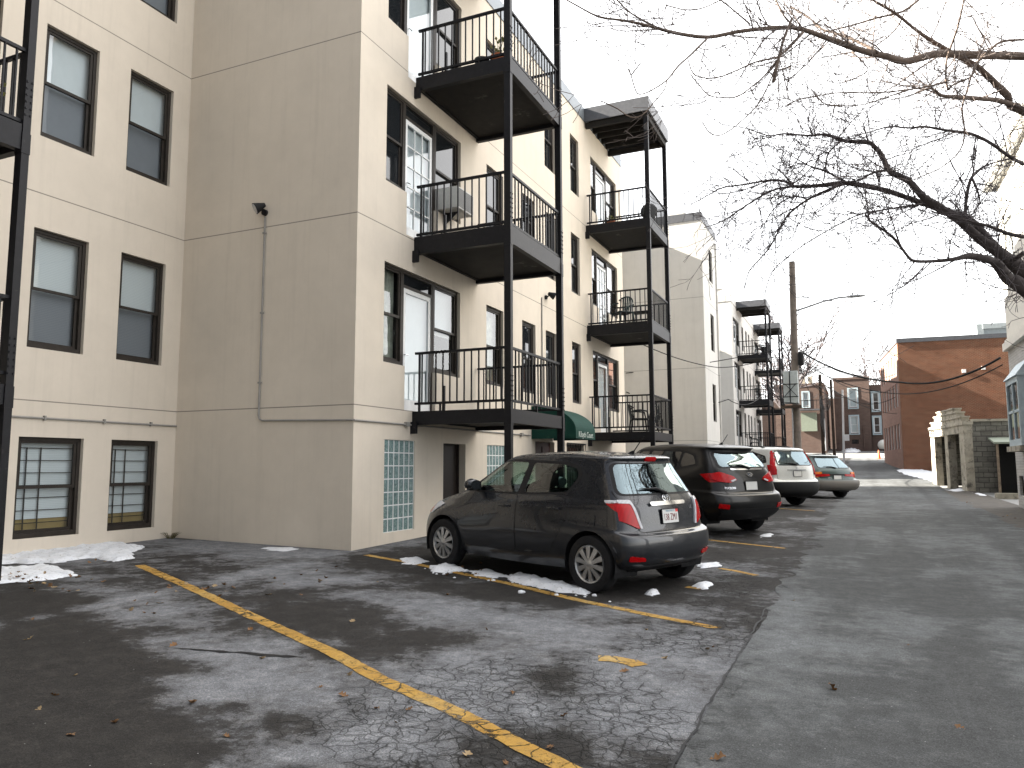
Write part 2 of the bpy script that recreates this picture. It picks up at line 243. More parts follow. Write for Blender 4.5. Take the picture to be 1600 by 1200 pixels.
# ------------------------------------------------------------------ materials
class NT:
    def __init__(self, name):
        self.m = bpy.data.materials.new(name); self.m.use_nodes = True
        self.t = self.m.node_tree
        for n in list(self.t.nodes): self.t.nodes.remove(n)
        self.out = self.t.nodes.new('ShaderNodeOutputMaterial')
    def n(self, typ, **kw):
        nd = self.t.nodes.new('ShaderNode' + typ)
        for k, v in kw.items():
            if k == 'ins':
                for i, val in v.items(): self.set(nd, i, val)
            else: setattr(nd, k, v)
        return nd
    def set(self, nd, i, val):
        s = nd.inputs[i]
        if hasattr(val, 'bl_idname') and hasattr(val, 'outputs'):
            self.t.links.new(val.outputs[0], s)
        elif isinstance(val, bpy.types.NodeSocket):
            self.t.links.new(val, s)
        else:
            if s.type == 'RGBA' and len(val) == 3: val = (*val, 1)
            s.default_value = val
    def link(self, a, b): self.t.links.new(a, b)
    def obj(self): return self.n('TexCoord').outputs['Object']
    def noise(self, vec, scale, detail=4, rough=.6, dist=0, out=0):
        nd = self.n('TexNoise', ins={'Scale': scale, 'Detail': detail, 'Roughness': rough, 'Distortion': dist})
        if vec is not None: self.link(vec, nd.inputs['Vector'])
        return nd.outputs[out]
    def ramp(self, fac, stops, interp='LINEAR'):
        nd = self.n('ValToRGB'); cr = nd.color_ramp; cr.interpolation = interp
        while len(cr.elements) < len(stops): cr.elements.new(.5)
        for e, (p, c) in zip(cr.elements, stops):
            e.position = p
            e.color = (c, c, c, 1) if not hasattr(c, '__len__') else (*c, 1)
        self.link(fac, nd.inputs[0])
        return nd.outputs[0]
    def mix(self, fac, a, b, blend='MIX'):
        nd = self.n('MixRGB', blend_type=blend)
        self.set(nd, 0, fac); self.set(nd, 1, a); self.set(nd, 2, b)
        return nd.outputs[0]
    def math(self, op, a, b=None, c=None, clamp=False):
        nd = self.n('Math', operation=op, use_clamp=clamp)
        self.set(nd, 0, a)
        if b is not None: self.set(nd, 1, b)
        if c is not None: self.set(nd, 2, c)
        return nd.outputs[0]
    def mapping(self, vec, scale=(1, 1, 1), rot=(0, 0, 0), loc=(0, 0, 0)):
        nd = self.n('Mapping'); self.link(vec, nd.inputs[0])
        nd.inputs['Scale'].default_value = scale; nd.inputs['Rotation'].default_value = rot; nd.inputs['Location'].default_value = loc
        return nd.outputs[0]
    def bump(self, h, strength=.3, dist=.01, normal=None):
        nd = self.n('Bump', ins={'Strength': strength, 'Distance': dist})
        self.link(h, nd.inputs['Height'])
        if normal is not None: self.link(normal, nd.inputs['Normal'])
        return nd.outputs[0]
    def bsdf(self, color, rough=.6, metal=0, normal=None, coat=0, spec=.5, **kw):
        nd = self.n('BsdfPrincipled')
        self.set(nd, 'Base Color', color); self.set(nd, 'Roughness', rough); self.set(nd, 'Metallic', metal)
        self.set(nd, 'Specular IOR Level', spec)
        if coat: self.set(nd, 'Coat Weight', coat); self.set(nd, 'Coat Roughness', .03)
        if normal is not None: self.link(normal, nd.inputs['Normal'])
        for k, v in kw.items(): self.set(nd, k, v)
        return nd.outputs[0]
    def done(self, sh):
        self.link(sh, self.out.inputs[0]); return self.m

def simple(name, col, rough=.6, metal=0, var=.12, scale=8, bump=0, bscale=60, coat=0, spec=None, dirt=None):
    if spec is None: spec = .22 if max(col) < .05 else .5
    t = NT(name); c = t.obj()
    n = t.noise(c, scale, 6, .65)
    a = tuple(x * (1 - var) for x in col); b = tuple(min(1, x * (1 + var)) for x in col)
    colr = t.ramp(n, [(.3, a), (.7, b)])
    if dirt:
        d = t.ramp(t.noise(c, dirt[1], 8, .7), [(dirt[2], 0), (dirt[2] + .12, 1)])
        colr = t.mix(d, colr, dirt[0])
    nm = t.bump(t.noise(c, bscale, 4, .6), bump, .004) if bump else None
    return t.done(t.bsdf(colr, rough, metal, nm, coat, spec))

def stucco(name, col, grooves=(), blotch=.08):
    t = NT(name); c = t.obj()
    n1 = t.noise(c, .55, 5, .6); n2 = t.noise(c, 3.5, 6, .7)
    a = tuple(x * (1 - blotch) for x in col); b = tuple(x * (1 + blotch) for x in col)
    colr = t.ramp(n1, [(.3, a), (.7, b)])
    colr = t.mix(.35, colr, t.ramp(n2, [(.3, tuple(x * .9 for x in col)), (.7, tuple(x * 1.06 for x in col))]))
    # faint vertical weather streaks
    st = t.noise(t.mapping(c, (5, 5, .25)), 1.3, 5, .65)
    colr = t.mix(t.ramp(st, [(.52, 0), (.78, .22)]), colr, tuple(x * .62 for x in col))
    fine = t.noise(c, 220, 3, .6)
    h = fine
    if grooves:
        z = t.n('SeparateXYZ'); t.link(c, z.inputs[0]); g = None
        for gzv in grooves:
            d = t.math('ABSOLUTE', t.math('SUBTRACT', z.outputs[2], gzv))
            k = t.math('LESS_THAN', d, .009)
            g = k if g is None else t.math('MAXIMUM', g, k)
        colr = t.mix(g, colr, tuple(x * .42 for x in col))
    return t.done(t.bsdf(colr, .92, 0, t.bump(h, .18, .004), spec=.2))

def brick(name, c1, c2, mortar, bw=.215, bh=.075, ms=.010, var=.5, painted=False):
    t = NT(name); c = t.obj()
    s = t.n('SeparateXYZ'); t.link(c, s.inputs[0])
    u = t.math('ADD', s.outputs[0], s.outputs[1])
    cb = t.n('CombineXYZ'); t.link(u, cb.inputs[0]); t.link(s.outputs[2], cb.inputs[1])
    b = t.n('TexBrick', ins={'Color1': c1, 'Color2': c2, 'Mortar': mortar, 'Scale': 1.0, 'Mortar Size': ms, 'Mortar Smooth': .2, 'Bias': 0.0, 'Brick Width': bw, 'Row Height': bh})
    t.link(cb.outputs[0], b.inputs['Vector'])
    n = t.noise(c, 1.1, 6, .65); n2 = t.noise(t.mapping(c, (1, 1, 5.0)), 1.5, 9, .80)
    col = t.mix(t.ramp(n, [(.3, 0), (.75, var)]), b.outputs[0], tuple(x * .55 for x in c1))
    col = t.mix(t.ramp(n2, [(.50, 0), (.70, .45)]), col, tuple(min(1, x * 1.4) for x in c2))
    col = t.mix(t.ramp(n2, [(.30, .55), (.46, 0)]), col, tuple(x * .55 for x in c1))
    return t.done(t.bsdf(col, .9, 0, t.bump(b.outputs[1], -.5, .008), spec=.2))

M = {}
GRV = (.985, 4.125, 7.235)
M['stucco'] = stucco('beige_stucco', (.635, .568, .478), tuple(g + CAMH for g in GRV))
M['stucco_pale'] = stucco('pale_stucco', (.62, .605, .57), tuple(g + .1 + CAMH for g in GRV))
M['coping'] = simple('grey_blue_coping', (.17, .19, .21), .45, .3)
M['fascia'] = simple('canopy_fascia', (.085, .088, .098), .5, 0, .2)
M['bronze'] = simple('bronze_window_frame', (.030, .025, .021), .5, 0, .2, 12)
M['steel'] = simple('black_painted_steel', (.008, .008, .010), .5, 0, .3, 14, .06, 90, dirt=((.05, .045, .04), 9, .63))
M['deck_under'] = simple('dark_deck_underside', (.018, .016, .014), .75, 0, .3, 5, dirt=((.11, .10, .09), 2.3, .60))
M['white'] = simple('white_paint', (.74, .75, .75), .45, 0, .05)
M['dark_door'] = simple('dark_door', (.012, .008, .007), .5)
M['red_door'] = simple('maroon_door', (.028, .010, .009), .5)
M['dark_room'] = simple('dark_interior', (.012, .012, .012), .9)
M['rubber'] = simple('black_rubber', (.013, .013, .014), .8, 0, .25, 20, .2, 120, dirt=((.028, .026, .025), 7, .62))
M['black_plastic'] = simple('black_plastic', (.011, .011, .012), .6, 0, .2, 20)
M['alloy'] = simple('silver_hubcap', (.42, .43, .44), .32, .85, .1, 20)
M['chrome'] = simple('chrome', (.75, .76, .78), .12, 1, .03)
M['galv'] = simple('galvanised_metal', (.34, .35, .36), .5, .5, .15)
M['conduit'] = simple('grey_conduit', (.27, .26, .24), .6, .1)
M['wood_pole'] = simple('weathered_pole_wood', (.15, .125, .105), .9, 0, .35, 3, .5, 30)
M['pole_dark'] = simple('creosote_pole_wood', (.05, .035, .025), .9, 0, .35, 3, .5, 30)
M['cable'] = simple('black_cable', (.012, .012, .012), .7)
M['white_brick'] = brick('grey_painted_brick', (.47, .46, .44), (.52, .51, .49), (.38, .37, .35), var=.15)
M['cream_siding'] = simple('cream_siding', (.76, .73, .66), .8, 0, .06)
M['red_brick'] = brick('red_brick', (.150, .052, .027), (.215, .078, .040), (.24, .16, .11), ms=.017, var=.5)
M['pink_brick'] = brick('pale_red_brick', (.26, .135, .10), (.31, .17, .13), (.27, .21, .18), var=.35)
M['brown_brick'] = brick('brown_brick', (.098, .058, .047), (.14, .083, .067), (.18, .15, .13), ms=.015, var=.45)
M['block'] = brick('weathered_concrete_block', (.13, .125, .11), (.25, .24, .205), (.07, .065, .06), .42, .205, .018, .8)
M['concrete'] = simple('pale_concrete', (.36, .33, .265), .9, 0, .3, 3, .4, 40, dirt=((.10, .09, .075), 2.6, .52))
M['old_wood'] = simple('weathered_door_boards', (.20, .155, .11), .85, 0, .4, 6)
M['awning'] = simple('green_awning_canvas', (.004, .040, .030), .75, 0, .12, 5)
M['lettering'] = simple('pale_lettering', (.50, .55, .50), .6)
M['bark_brown'] = simple('brown_bark', (.125, .092, .072), .9, 0, .35, 9, .6, 45)
M['bark_dark'] = simple('dark_bark', (.070, .058, .055), .92, 0, .4, 9, .7, 45)
M['twig'] = simple('thin_twigs', (.14, .115, .105), .9, 0, .2)
M['twig_dark'] = simple('dark_twigs', (.085, .072, .075), .9, 0, .2)
M['terracotta'] = simple('terracotta', (.42, .13, .055), .8, 0, .15)
M['ac'] = simple('air_conditioner_plastic', (.50, .49, .46), .5)
M['ac_grille'] = simple('air_conditioner_grille', (.13, .13, .125), .5)
M['green_plastic'] = simple('dark_green_plastic', (.008, .028, .03), .45)
M['dark_plastic'] = simple('dark_chair_plastic', (.014, .016, .018), .5)
M['leaf_dry'] = simple('dry_leaf', (.15, .075, .028), .85, 0, .45, 3)
M['leaf_pale'] = simple('pale_dry_leaf', (.27, .19, .10), .85, 0, .3, 9)
M['weeds'] = simple('dry_weeds', (.10, .085, .035), .9, 0, .4, 5)
M['orange'] = simple('orange_plastic', (.75, .14, .03), .5)
M['light_box'] = simple('pale_equipment_box', (.40, .44, .44), .5, .1)
M['blue_white'] = simple('blue_white_frame', (.44, .53, .57), .5)
M['green_board'] = simple('sage_green_board', (.20, .23, .18), .7)
M['yellow_board'] = simple('yellow_board', (.36, .25, .09), .7)
M['plant'] = simple('potted_plant_leaves', (.12, .12, .03), .8, 0, .4)
M['seat'] = simple('dark_seat_fabric', (.035, .035, .038), .9)
M['wire'] = simple('grey_wire', (.10, .10, .10), .6)

def glass_mat(name, tint=(1, 1, 1), ior=1.5, see=.9, gl=(1, 1, 1), rough=.015):
    t = NT(name)
    tr = t.n('BsdfTransparent', ins={0: tuple(see * x for x in tint)})
    g = t.n('BsdfGlossy', ins={'Color': gl, 'Roughness': rough})
    wav = t.bump(t.noise(t.obj(), 1.6, 2, .5), .05, .03)
    t.link(wav, g.inputs['Normal'])
    lw = t.n('LayerWeight', ins={'Blend': .5})
    f0 = ((ior - 1) / (ior + 1)) ** 2 * 1.6
    f = t.math('ADD', t.math('MULTIPLY', t.math('POWER', lw.outputs[1], 4.0), 1 - f0), f0)
    mx = t.n('MixShader')
    t.link(f, mx.inputs[0]); t.link(tr.outputs[0], mx.inputs[1]); t.link(g.outputs[0], mx.inputs[2])
    return t.done(mx.outputs[0])
M['glass'] = glass_mat('window_glass', (.9, .95, .96), 1.6)
M['screen'] = glass_mat('screened_glass', (.92, .96, 1), 1.35, .52, (.5, .5, .5))
M['car_glass'] = glass_mat('car_glass', (.55, .72, .66), 1.6, .85)
M['rear_glass'] = glass_mat('heated_rear_glass', (.50, .68, .70), 2.1, .34, (.62, .78, .85))
M['dark_glass'] = simple('tinted_glass', (.006, .006, .007), .03, 0, 0, spec=.8)
M['dark_pane'] = simple('dark_window_pane', (.014, .016, .018), .03, 0, 0, spec=.7)

def blind_mat():
    t = NT('white_blind'); c = t.obj()
    s = t.n('SeparateXYZ'); t.link(c, s.inputs[0])
    w = t.math('FRACT', t.math('MULTIPLY', s.outputs[2], 38.0))
    col = t.ramp(w, [(0, (.50, .53, .55)), (.25, (.72, .74, .75)), (1, (.74, .77, .78))])
    return t.done(t.bsdf(col, .7, 0, t.bump(w, .3, .004)))
M['blind'] = blind_mat()
M['shade_cloth'] = simple('white_roller_shade', (.70, .73, .75), .8, 0, .05, 2)
M['curtain'] = simple('pale_curtain', (.40, .40, .33), .9, 0, .35, 6)

def blocks_mat():
    t = NT('glass_block'); c = t.obj()
    n = t.noise(c, 22, 5, .7, 1.5)
    col = t.ramp(n, [(.30, (.04, .075, .075)), (.5, (.15, .24, .235)), (.72, (.36, .47, .46))])
    return t.done(t.bsdf(col, .12, 0, t.bump(n, .5, .02), spec=.7))
M['glass_block'] = blocks_mat()

def snow_mat():
    t = NT('old_snow'); c = t.obj()
    n = t.noise(c, 9, 8, .7)
    col = t.ramp(n, [(.2, (.50, .53, .58)), (.5, (.66, .68, .71)), (.8, (.74, .75, .77))])
    d = t.ramp(t.noise(c, 26, 5, .7), [(.57, 0), (.70, .75)])
    col = t.mix(d, col, (.16, .13, .10))
    return t.done(t.bsdf(col, .75, 0, t.bump(t.noise(c, 60, 5, .7), .5, .01), spec=.3))
M['snow'] = snow_mat()

def paint(name, col, metal=.35, rough=.3, dust=.12, coat=.6):
    t = NT(name); c = t.obj()
    fl = t.noise(c, 900, 1, .5)
    a = t.ramp(fl, [(.35, tuple(x * .8 for x in col)), (.7, tuple(min(1, x * 1.25) for x in col))])
    # road dust low on the panels
    s = t.n('SeparateXYZ'); t.link(c, s.inputs[0])
    lo = t.math('MULTIPLY', t.ramp(s.outputs[2], [(.15, 1), (.75, .15)]), t.ramp(t.noise(c, 5, 7, .7), [(.35, .25), (.7, 1)]))
    col2 = t.mix(t.math('MULTIPLY', lo, dust * 3), a, (.15, .15, .15))
    r = t.math('ADD', t.math('MULTIPLY', lo, .35), rough)
    return t.done(t.bsdf(col2, r, metal, None, coat, .3 if max(col) < .01 else .5))
M['paint_grey'] = paint('dark_grey_car_paint', (.0125, .0145, .019), .35, .24, .03)
M['paint_black'] = paint('black_car_paint', (.0022, .0022, .0026), 0, .3, .012, .3)
M['paint_white'] = paint('white_car_paint', (.62, .63, .61), 0, .3, .12)
M['paint_green'] = paint('dark_green_car_paint', (.013, .036, .030), .3, .3, .06)
M['cladding'] = paint('taupe_cladding', (.135, .122, .105), .1, .5, .10, .1)
M['paint_brown'] = paint('red_brown_car_paint', (.16, .05, .035), .2, .35, .1)

def lamp_glass(name, col):
    t = NT(name)
    c = t.obj(); n = t.n('TexWave', ins={'Scale': 14.0}); t.link(c, n.inputs[0])
    cc = t.mix(t.math('MULTIPLY', n.outputs[1], .25), col, tuple(x * .45 for x in col))
    return t.done(t.bsdf(cc, .2, 0, None, .12, .25))
M['red_lens'] = lamp_glass('red_lens', (.40, .002, .004))
M['clear_lens'] = lamp_glass('clear_lens', (.55, .55, .57))
M['amber_lens'] = lamp_glass('amber_lens', (.75, .17, .02))
M['plate'] = simple('white_number_plate', (.62, .62, .60), .5, 0, .05)
M['plate_text'] = simple('maroon_plate_lettering', (.16, .03, .03), .6)
M['plate_blue'] = simple('pale_blue_plate_text', (.30, .42, .50), .6)
M['sticker_red'] = simple('red_sticker', (.6, .05, .05), .6)
# ------------------------------------------------------------------ vehicles
def pchip(y, per, nsub):
    """monotone cubic through samples y (n, d); periodic along axis 0 when per"""
    y = np.asarray(y, float); n = len(y)
    if per:
        ye = np.concatenate([y[-2:], y, y[:3]]); o = 2
        d = np.diff(ye, axis=0)
        a, b = d[:-1], d[1:]
        s = np.where(a * b > 0, 2 * a * b / np.where(np.abs(a + b) < 1e-12, 1, a + b), 0)
        m = s[o - 1:o - 1 + n + 1]; yy = ye[o:o + n + 1]; segs = n
    else:
        d = np.diff(y, axis=0); a, b = d[:-1], d[1:]
        s = np.where(a * b > 0, 2 * a * b / np.where(np.abs(a + b) < 1e-12, 1, a + b), 0)
        m = np.concatenate([d[:1], s, d[-1:]]); yy = y; segs = n - 1
    out = []
    for i in range(segs):
        for k in range(nsub):
            t = k / nsub
            out.append((2*t**3-3*t**2+1)*yy[i] + (t**3-2*t**2+t)*m[i] + (-2*t**3+3*t**2)*yy[i+1] + (t**3-t**2)*m[i+1])
    if not per: out.append(yy[-1])
    return np.array(out)

def car_shell(rows, nu=12, nv=9):
    R = []
    for (xr, xf, br, bf, wr, wm, wf, zr, zm, zf) in rows:
        half = [(xr, 0, zr), (xr + .10 * br, .48 * wr, zr), (xr + .38 * br, .84 * wr, zr + .1 * (zm - zr)), (xr + br, wr, zr + .35 * (zm - zr))]
        for t in (.2, .5, .8):
            x = (xr + br) + t * ((xf - bf) - (xr + br))
            w = wr + (wm - wr) * min(1, t * 2.6) if t <= .5 else wf + (wm - wf) * min(1, (1 - t) * 2.6)
            z = zr + (zm - zr) * min(1, .35 + t * 1.6) if t <= .5 else zf + (zm - zf) * min(1, .35 + (1 - t) * 1.6)
            half.append((x, w, z))
        half += [(xf - bf, wf, zf + .35 * (zm - zf)), (xf - .38 * bf, .84 * wf, zf + .1 * (zm - zf)), (xf - .10 * bf, .48 * wf, zf), (xf, 0, zf)]
        loop = half + [(x, -y, z) for x, y, z in half[-2:0:-1]]
        R.append(loop)
    R = np.array(R)                                   # rows, loop, 3
    U = np.stack([pchip(r, True, nu) for r in R])     # rows, nuu, 3
    V = pchip(U, False, nv)
    for _ in range(5):                                # soften
        V = (V + .5 * (np.roll(V, 1, 1) + np.roll(V, -1, 1))) / 2
        W = V.copy(); W[1:-1] = (V[1:-1] + .5 * (V[:-2] + V[2:])) / 2; V = W
    m, n, _ = V.shape
    vs = V.reshape(-1, 3)
    fs = []
    for i in range(m - 1):
        for k in range(n):
            k2 = (k + 1) % n
            fs.append((i * n + k, (i + 1) * n + k, (i + 1) * n + k2, i * n + k2))
    return vs, fs, n, m

def rounded(poly, r=.03, n=4):
    out = []; m = len(poly)
    for i in range(m):
        p0, p, p1 = (np.array(poly[(i + k) % m], float) for k in (-1, 0, 1))
        a = p0 - p; b = p1 - p; la = np.linalg.norm(a); lb = np.linalg.norm(b)
        rr = min(r, la * .45, lb * .45)
        A = p + a / la * rr; B = p + b / lb * rr
        for k in range(n + 1):
            t = k / n
            out.append(tuple((1 - t) ** 2 * A + 2 * t * (1 - t) * p + t * t * B))
    return out

def inside(p, poly):
    x, y = p; c = False; n = len(poly); j = n - 1
    for i in range(n):
        xi, yi = poly[i]; xj, yj = poly[j]
        if (yi > y) != (yj > y) and x < (xj - xi) * (y - yi) / (yj - yi) + xi: c = not c
        j = i
    return c

def dens(poly, h):
    out = []
    for i in range(len(poly)):
        a = np.array(poly[i], float); b = np.array(poly[(i + 1) % len(poly)], float)
        k = max(1, int(np.linalg.norm(b - a) / h))
        out += [tuple(a + (b - a) * t / k) for t in range(k)]
    return out

VIEW = {                       # (u, v) -> ray origin, direction
    'L': (lambda u, v: (u, 3, v), (0, -1, 0)), 'R': (lambda u, v: (u, -3, v), (0, 1, 0)),
    'B': (lambda u, v: (-3, u, v), (1, 0, 0)), 'F': (lambda u, v: (9, u, v), (-1, 0, 0)),
    'T': (lambda u, v: (u, v, 5), (0, 0, -1)),
}
class Car:
    def __init__(self, rows):
        self.vs, self.fs, self.n, self.m = car_shell(rows)
        self.bvh = BVHTree.FromPolygons([Vector(v) for v in self.vs], self.fs)
        self.cut = {'L': [], 'R': [], 'B': [], 'F': []}
    def hit(self, view, u, v):
        o, d = VIEW[view]
        return self.bvh.ray_cast(Vector(o(u, v)), Vector(d))
    def patch(self, view, poly, off=.002, th=.004, holes=(), h=.04, mb=None, facing=.30):
        """a panel lying on the shell, cut to an outline drawn in a side or end view"""
        mb = mb or MB()
        rings = [dens(poly, h)] + [dens(q, h) for q in holes]
        pts = []; edges = []
        for r in rings:
            b = len(pts); pts += r
            edges += [(b + i, b + (i + 1) % len(r)) for i in range(len(r))]
        nb = len(pts)
        us = [p[0] for p in poly]; vz = [p[1] for p in poly]
        u = min(us) + h * .5
        while u < max(us):
            v = min(vz) + h * .5
            while v < max(vz):
                if inside((u, v), poly) and not any(inside((u, v), q) for q in holes):
                    pts.append((u, v))
                v += h
            u += h
        r = delaunay_2d_cdt([Vector(p) for p in pts], edges, [], 0, 1e-5)
        V2, E2, F2 = r[0], r[1], r[2]
        keep = []
        for f in F2:
            c = sum((V2[i] for i in f), Vector((0, 0))) / len(f)
            if inside(c, poly) and not any(inside(c, q) for q in holes): keep.append(f)
        P = []; last = None
        for p in V2:
            loc, no, _, _ = self.hit(view, p[0], p[1])
            if loc is None:
                P.append(None); continue
            if no.dot(Vector(VIEW[view][1])) > 0: no = -no
            if -no.dot(Vector(VIEW[view][1])) < facing: P.append(None); continue
            P.append((loc, no))
        ok = [q for q in P if q]
        keep = [f for f in keep if all(P[i] for i in f)]
        top = [(q[0] + q[1] * (off + th)) if q else Vector() for q in P]
        bot = [(q[0] + q[1] * (off - .006)) if q else Vector() for q in P]
        n = len(top); fs = []
        ec = {}
        for f in keep:
            a, b, c = f[:3]
            nn = (top[b] - top[a]).cross(top[c] - top[a])
            if nn.dot(Vector(VIEW[view][1])) > 0: f = list(reversed(f))
            fs.append(tuple(f))
            for i in range(len(f)):
                e = (f[i], f[(i + 1) % len(f)])
                ec[e] = ec.get(e, 0) + 1
        for (a, b) in list(ec):
            if (b, a) not in ec: fs.append((b, a, a + n, b + n))
        used = sorted({i for f in fs for i in f}); mp = {i: k for k, i in enumerate(used)}
        allv = top + bot
        mb.add([allv[i] for i in used], [tuple(mp[i] for i in f) for f in fs])
        return mb
    def body_mesh(self, wheels, rarch, bottom):
        """the shell minus window openings and wheel arches"""
        vs = self.vs; keep = []
        for f in self.fs:
            c = vs[list(f)].mean(0)
            drop = False
            for wx in wheels:
                if hypot(c[0] - wx, c[2] - bottom) < rarch and abs(c[1]) > .3: drop = True
            if not drop:
                a, b, d = (Vector(vs[i]) for i in f[:3])
                nn = (b - a).cross(d - a)
                side = 'L' if c[1] > 0 else 'R'
                if abs(c[1]) > .35 and any(inside((c[0], c[2]), q) for q in self.cut[side]) : drop = True
                end = 'B' if c[0] < self.mid else 'F'
                if not drop and abs(nn.y) < .8 * nn.length and any(inside((c[1], c[2]), q) for q in self.cut[end]): drop = True
            if not drop: keep.append(f)
        mb = MB(); mb.add(vs, keep)
        # underside
        n = self.n
        mb.add([vs[i] for i in range(n)], [tuple(range(n))])
        return mb

def ring_pts(cx, cz, r, a0, a1, n):
    return [(cx + r * cos(RAD(a0 + (a1 - a0) * k / n)), cz + r * sin(RAD(a0 + (a1 - a0) * k / n))) for k in range(n + 1)]

def wheel(parent, x, y, side, R, W, rim_r, style, mats):
    """one wheel: tyre, with its rim as a piece of its own"""
    s = side
    t = MB()
    prof = [(rim_r, -W * .42), (rim_r + .012, -W * .5), (R - .035, -W * .5), (R - .010, -W * .45), (R, -W * .33), (R, W * .33), (R - .010, W * .45),
            (R - .035, W * .5), (rim_r + .012, W * .5), (rim_r, W * .42)]
    t.lathe([(r, h) for r, h in prof], 44, 'y', (x, y, R), closed=True)
    for k in range(44):                                   # tread grooves
        pass
    ty = t.build('wheel', M['rubber'], parent, True, 35, world=False, fixn=True)
    r = MB(); yo = y + s * W * .40
    r.lathe([(rim_r + .004, yo), (rim_r - .004, yo + s * .014), (rim_r - .020, yo + s * .004), (rim_r - .030, yo - s * .02)], 40, 'y', (x, 0, R))
    ns, wid = style
    for k in range(ns):
        a = 2 * pi * k / ns + .2
        ca, sa = cos(a), sin(a)
        def P(rr, tt, d): return (x + rr * ca - tt * sa, yo + s * d, R + rr * sa + tt * ca)
        r0, r1 = .035, rim_r - .016
        w0, w1 = wid * .55, wid
        vs = [P(r0, -w0, .018), P(r0, w0, .018), P(r1, w1, .004), P(r1, -w1, .004), P(r0, -w0, -.01), P(r0, w0, -.01), P(r1, w1, -.02), P(r1, -w1, -.02)]
        r.add(vs, [(0, 1, 2, 3), (7, 6, 5, 4), (0, 3, 7, 4), (1, 5, 6, 2), (3, 2, 6, 7), (0, 4, 5, 1)])
    r.lathe([(0.001, yo + s * .026), (.03, yo + s * .024), (.048, yo + s * .016), (.05, yo - s * .01)], 24, 'y', (x, 0, R))
    r.build('rim', mats, ty, True, 35, world=False, fixn=True)
    d = MB(); d.lathe([(.001, yo - s * .025), (rim_r - .005, yo - s * .022)], 32, 'y', (x, 0, R))
    d.build('brake_disc', M['black_plastic'], ty, world=False, fixn=True)
    return ty

